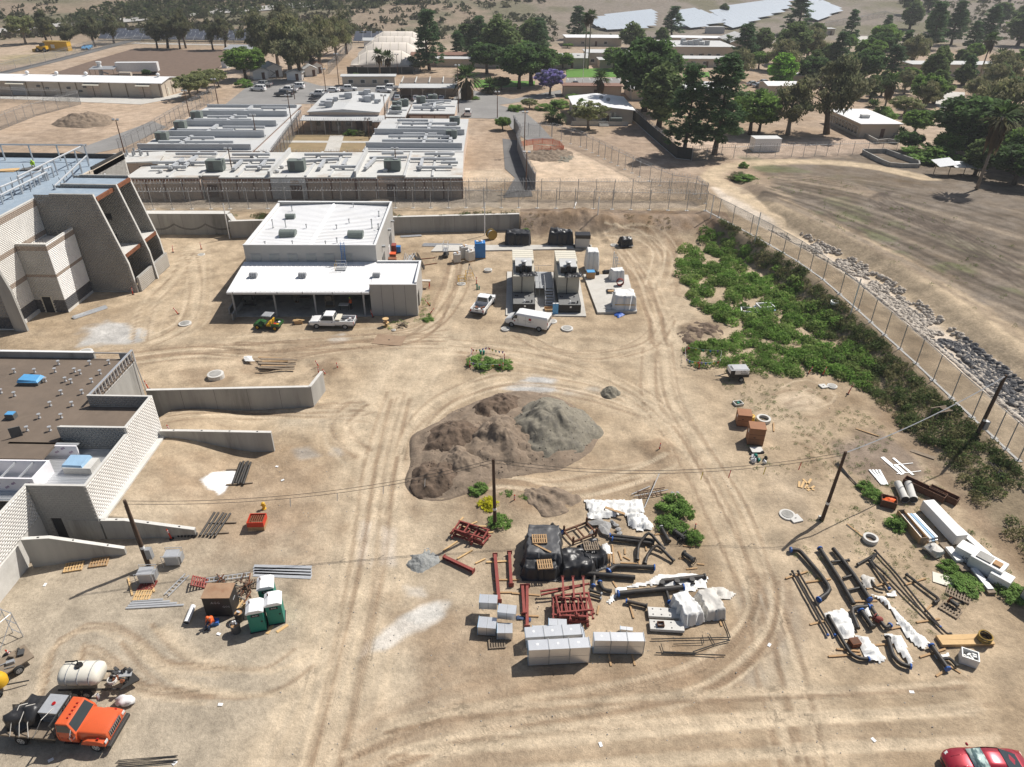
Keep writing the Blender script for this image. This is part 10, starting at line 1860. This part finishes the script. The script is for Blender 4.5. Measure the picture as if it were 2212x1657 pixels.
# ---- weeds, rip-rap and loose stones
def inpoly(px,thin=None):
 P=[D(*p)for p in px];poly=[(p.x,p.y)for p in P]
 def f(r,n):
  q=np.array(poly);x=r.uniform(q[:,0].min(),q[:,0].max(),n*8);y=r.uniform(q[:,1].min(),q[:,1].max(),n*8);k=inside(poly,x,y)&(fbm(x,y,3.2,61,3)>(.40 if thin is None else thin));return x[k][:n],y[k][:n]
 return f
WG=[(.18,.30,.07),(.21,.34,.08),(.15,.25,.06),(.24,.32,.10)];WD=[(.17,.20,.08),(.12,.165,.06),(.22,.21,.10),(.09,.125,.045)]
for i,(lb,n,px,sz,cl,L,th)in enumerate([('dense rounded green weeds filling the corner of the yard',520,[(1462,560),(1485,505),(1540,498),(1620,540),(1700,590),(1765,650),(1830,720),(1885,790),(1865,840),(1790,810),(1740,795),(1690,765),(1640,720),(1560,695),(1480,645)],.85,WG,90,.42),('green weeds in the lower lobe around the pennants',200,[(1482,755),(1560,735),(1630,700),(1720,765),(1730,815),(1640,815),(1560,800),(1490,790)],.65,WG,60,.36),('dark weeds growing along the bank below the fence',950,[(1540,470),(1640,520),(1740,590),(1850,690),(2000,830),(2211,1030),(2260,1240),(2160,1140),(2060,1020),(1900,880),(1810,790),(1700,640),(1600,540)],.6,WD,46,.33),('thin green weeds scattered over the sandy laydown',800,[(1560,820),(1800,840),(1960,960),(2211,1260),(2211,1420),(1960,1380),(1720,1230),(1640,1060)],.2,[(.17,.24,.09),(.2,.22,.1)],22,.47),('weed strip on the ledge behind the retaining wall',260,[(320,466),(850,462),(1118,460),(1118,470),(850,473),(520,476)],.45,[(.10,.15,.05),(.13,.13,.06),(.16,.10,.05)],34,.38),('dry tufts on the earth bank beyond the wall',110,[(1125,462),(1440,466),(1450,495),(1300,505),(1130,505)],.28,[(.22,.19,.09),(.27,.2,.11)],30,.40),('green shoots scattered on the brown field',240,[(1600,380),(1900,400),(2211,520),(2211,740),(2000,610),(1750,470)],.28,[(.11,.17,.04),(.14,.19,.05)],14,.52),('weeds along the base of the end bay and pits',60,[(905,640),(930,640),(930,690),(830,715),(810,700),(905,690)],.25,WG,24,.3)]):
 scrub('weeds',lb,n,inpoly(px,th),sz,cl,40+i,int(L*2.4),.085)
for k,t_,x,y,H,w,lb in[('shrub',22,1395,1080,1.5,1.1,'large dark green weed clump at the track edge'),('shrub',22,1475,1130,1.2,.9,'yellow flowering weed clump beside the dark clump'),('shrub',22,1345,1230,1.1,1.2,'green weed clump below the dark clump'),('shrub',22,1460,1265,.9,1.0,'small weed clump beside the black valves'),('shrub',22,1565,1350,1.0,1.0,'weed clump beside the lone delineator'),('shrub',12,2180,990,.9,1.0,'round green bush on the rubble beyond the middle pole'),('shrub',12,1930,930,.9,1.2,'dull green bush on the rubble before the mounds'),('shrub',12,2100,1210,.9,1.3,'grey green tuft at the foot of the middle pole'),('shrub',22,100,1025,.9,.9,'green tuft on the rubble slope'),('shrub',32,838,905,.9,1.0,'green weed clump beside the ribbed sheets'),('shrub',32,905,985,1.0,1.1,'green weed clump behind the square bin'),('shrub',32,1110,1230,1.0,1.2,'weed clump at the stud crate end'),('shrub',32,1560,1600,.8,1.2,'weed clump beside the wrapped sled'),('shrub',33,1700,90,.7,2.2,'grass clump beside the grey slatted pallet'),('shrub',33,2080,150,.8,2.0,'grass clump at the end of the crate row'),('shrub',11,1950,1510,1.5,1.4,'weed clump inside the pennant island'),('shrub',11,2130,1520,1.2,1.3,'smaller weed clump inside the pennant island'),('scrubby',31,590,1470,1.1,1.1,'round brown tumbleweed at the weed edge'),('scrubby',20,1960,1540,1.6,1.6,'bare grey bush on the field corner'),('shrub',20,2010,1550,1.2,2.2,'bright green bush on the field corner'),('shrub',20,2000,1450,1.6,.8,'small dark palm like bush on the field corner'),('shrub',11,1485,1110,.5,1.8,'weed tuft at the end bay curve'),('shrub',21,120,345,.8,1.0,'yellow green bush on the earth bank')]:tree(k,(x,y),H,w,lb,t=t_,cat='bush')
o=tree('shrub',(2010,1060),1.0,1.1,'yellow flowering round bush beside the middle pole',t=12,cat='bush');cm=SPEC['shrub'][0][0].copy();a_=cm.color_attributes['Col'];n_=len(cm.vertices);c_=np.empty(n_*4,np.float32);a_.data.foreach_get('color',c_);c_=c_.reshape(-1,4);c_[:,:3]=c_[:,:3]*[3.2,1.9,.5];a_.data.foreach_set('color',c_.ravel());KC=[c for c in bpy.data.objects if c.parent==o]
for c in KC:c.data=cm
r=NRS(77);pts=[]
for k in range(9000):
 y=57+60*r.rand()**1.4;s=r.uniform(5.0,10.8);dens=.95 if y<80 else .5
 if r.rand()<dens and fbm(y,s*1.3,3.0,71,2)>(.24 if y<80 else .42):pts.append((y,s,y<80 and s>6.0))
pts.sort();n1=0;rest={0:[],1:[]};SD=[me.copy()for me in STM()];SP=[me.copy()for me in STM()]
for a,b in((SD,'rock_dark'),(SP,'stone_pale')):
 for me in a:me.materials[0]=MT(b)
for y,s,dk in pts:
 x=float(xfence(y))+s;z=float(hz(x,y));m_=(SD if dk and r.rand()<.72 else(STM()if r.rand()<.5 else SP))[r.randint(5)];q=r.uniform(.22,.55)
 if n1<260:n1+=1;SH(m_,'stone',(x,y,z+.08),ground,r.uniform(0,6),(q,q,q*.9))
 else:rest[1 if m_ in SD else 0].append((x,y,z+.06))
SCS('rubble',ground,rest[0],(.18,.5),'stone_pale',3);SCS('rubble',ground,rest[1],(.2,.5),'rock_dark',4)
P=[]
for k in range(900):
 a=r.uniform(600,2100),r.uniform(720,1640);p=G(*a);P.append((p[0],p[1],float(hz(p[0],p[1]))+.01))
SCS('rubble',ground,P,(.02,.065),'stone_grey',6)
for k,(x,y,t_)in enumerate([(1905,1120,3),(1510,1625,3),(910,1425,33),(1240,1012,33),(10,605,33),(765,1465,23),(1890,510,3),(440,1600,3),(2370,1330,32),(180,720,12),(230,838,12),(390,85,3)]):p=W(t_,x,y);o=BX(None,'paper_scrap','white_plastic',(0,0,.03),(.3,.2,.03),k,.1);o.location=p;tag(o,'scrap of white litter lying on the bare yard','litter','white litter scraps')
# ---- thin haze in the air
m=MB();m.bz(-2700,2700,-200,4600,-4,230);hz_=m.ob('haze','soil',lab='thin pale haze hanging in the air',kind='stuff');hm=bpy.data.materials.new('haze_air');hm.use_nodes=True;hn=hm.node_tree.nodes;hn.remove(hn['Principled BSDF']);pv=hn.new('ShaderNodeVolumePrincipled');pv.inputs['Color'].default_value=(.92,.95,1,1);pv.inputs['Density'].default_value=.0002;pv.inputs['Anisotropy'].default_value=.2;hm.node_tree.links.new(pv.outputs[0],hn['Material Output'].inputs['Volume']);hz_.data.materials[0]=hm
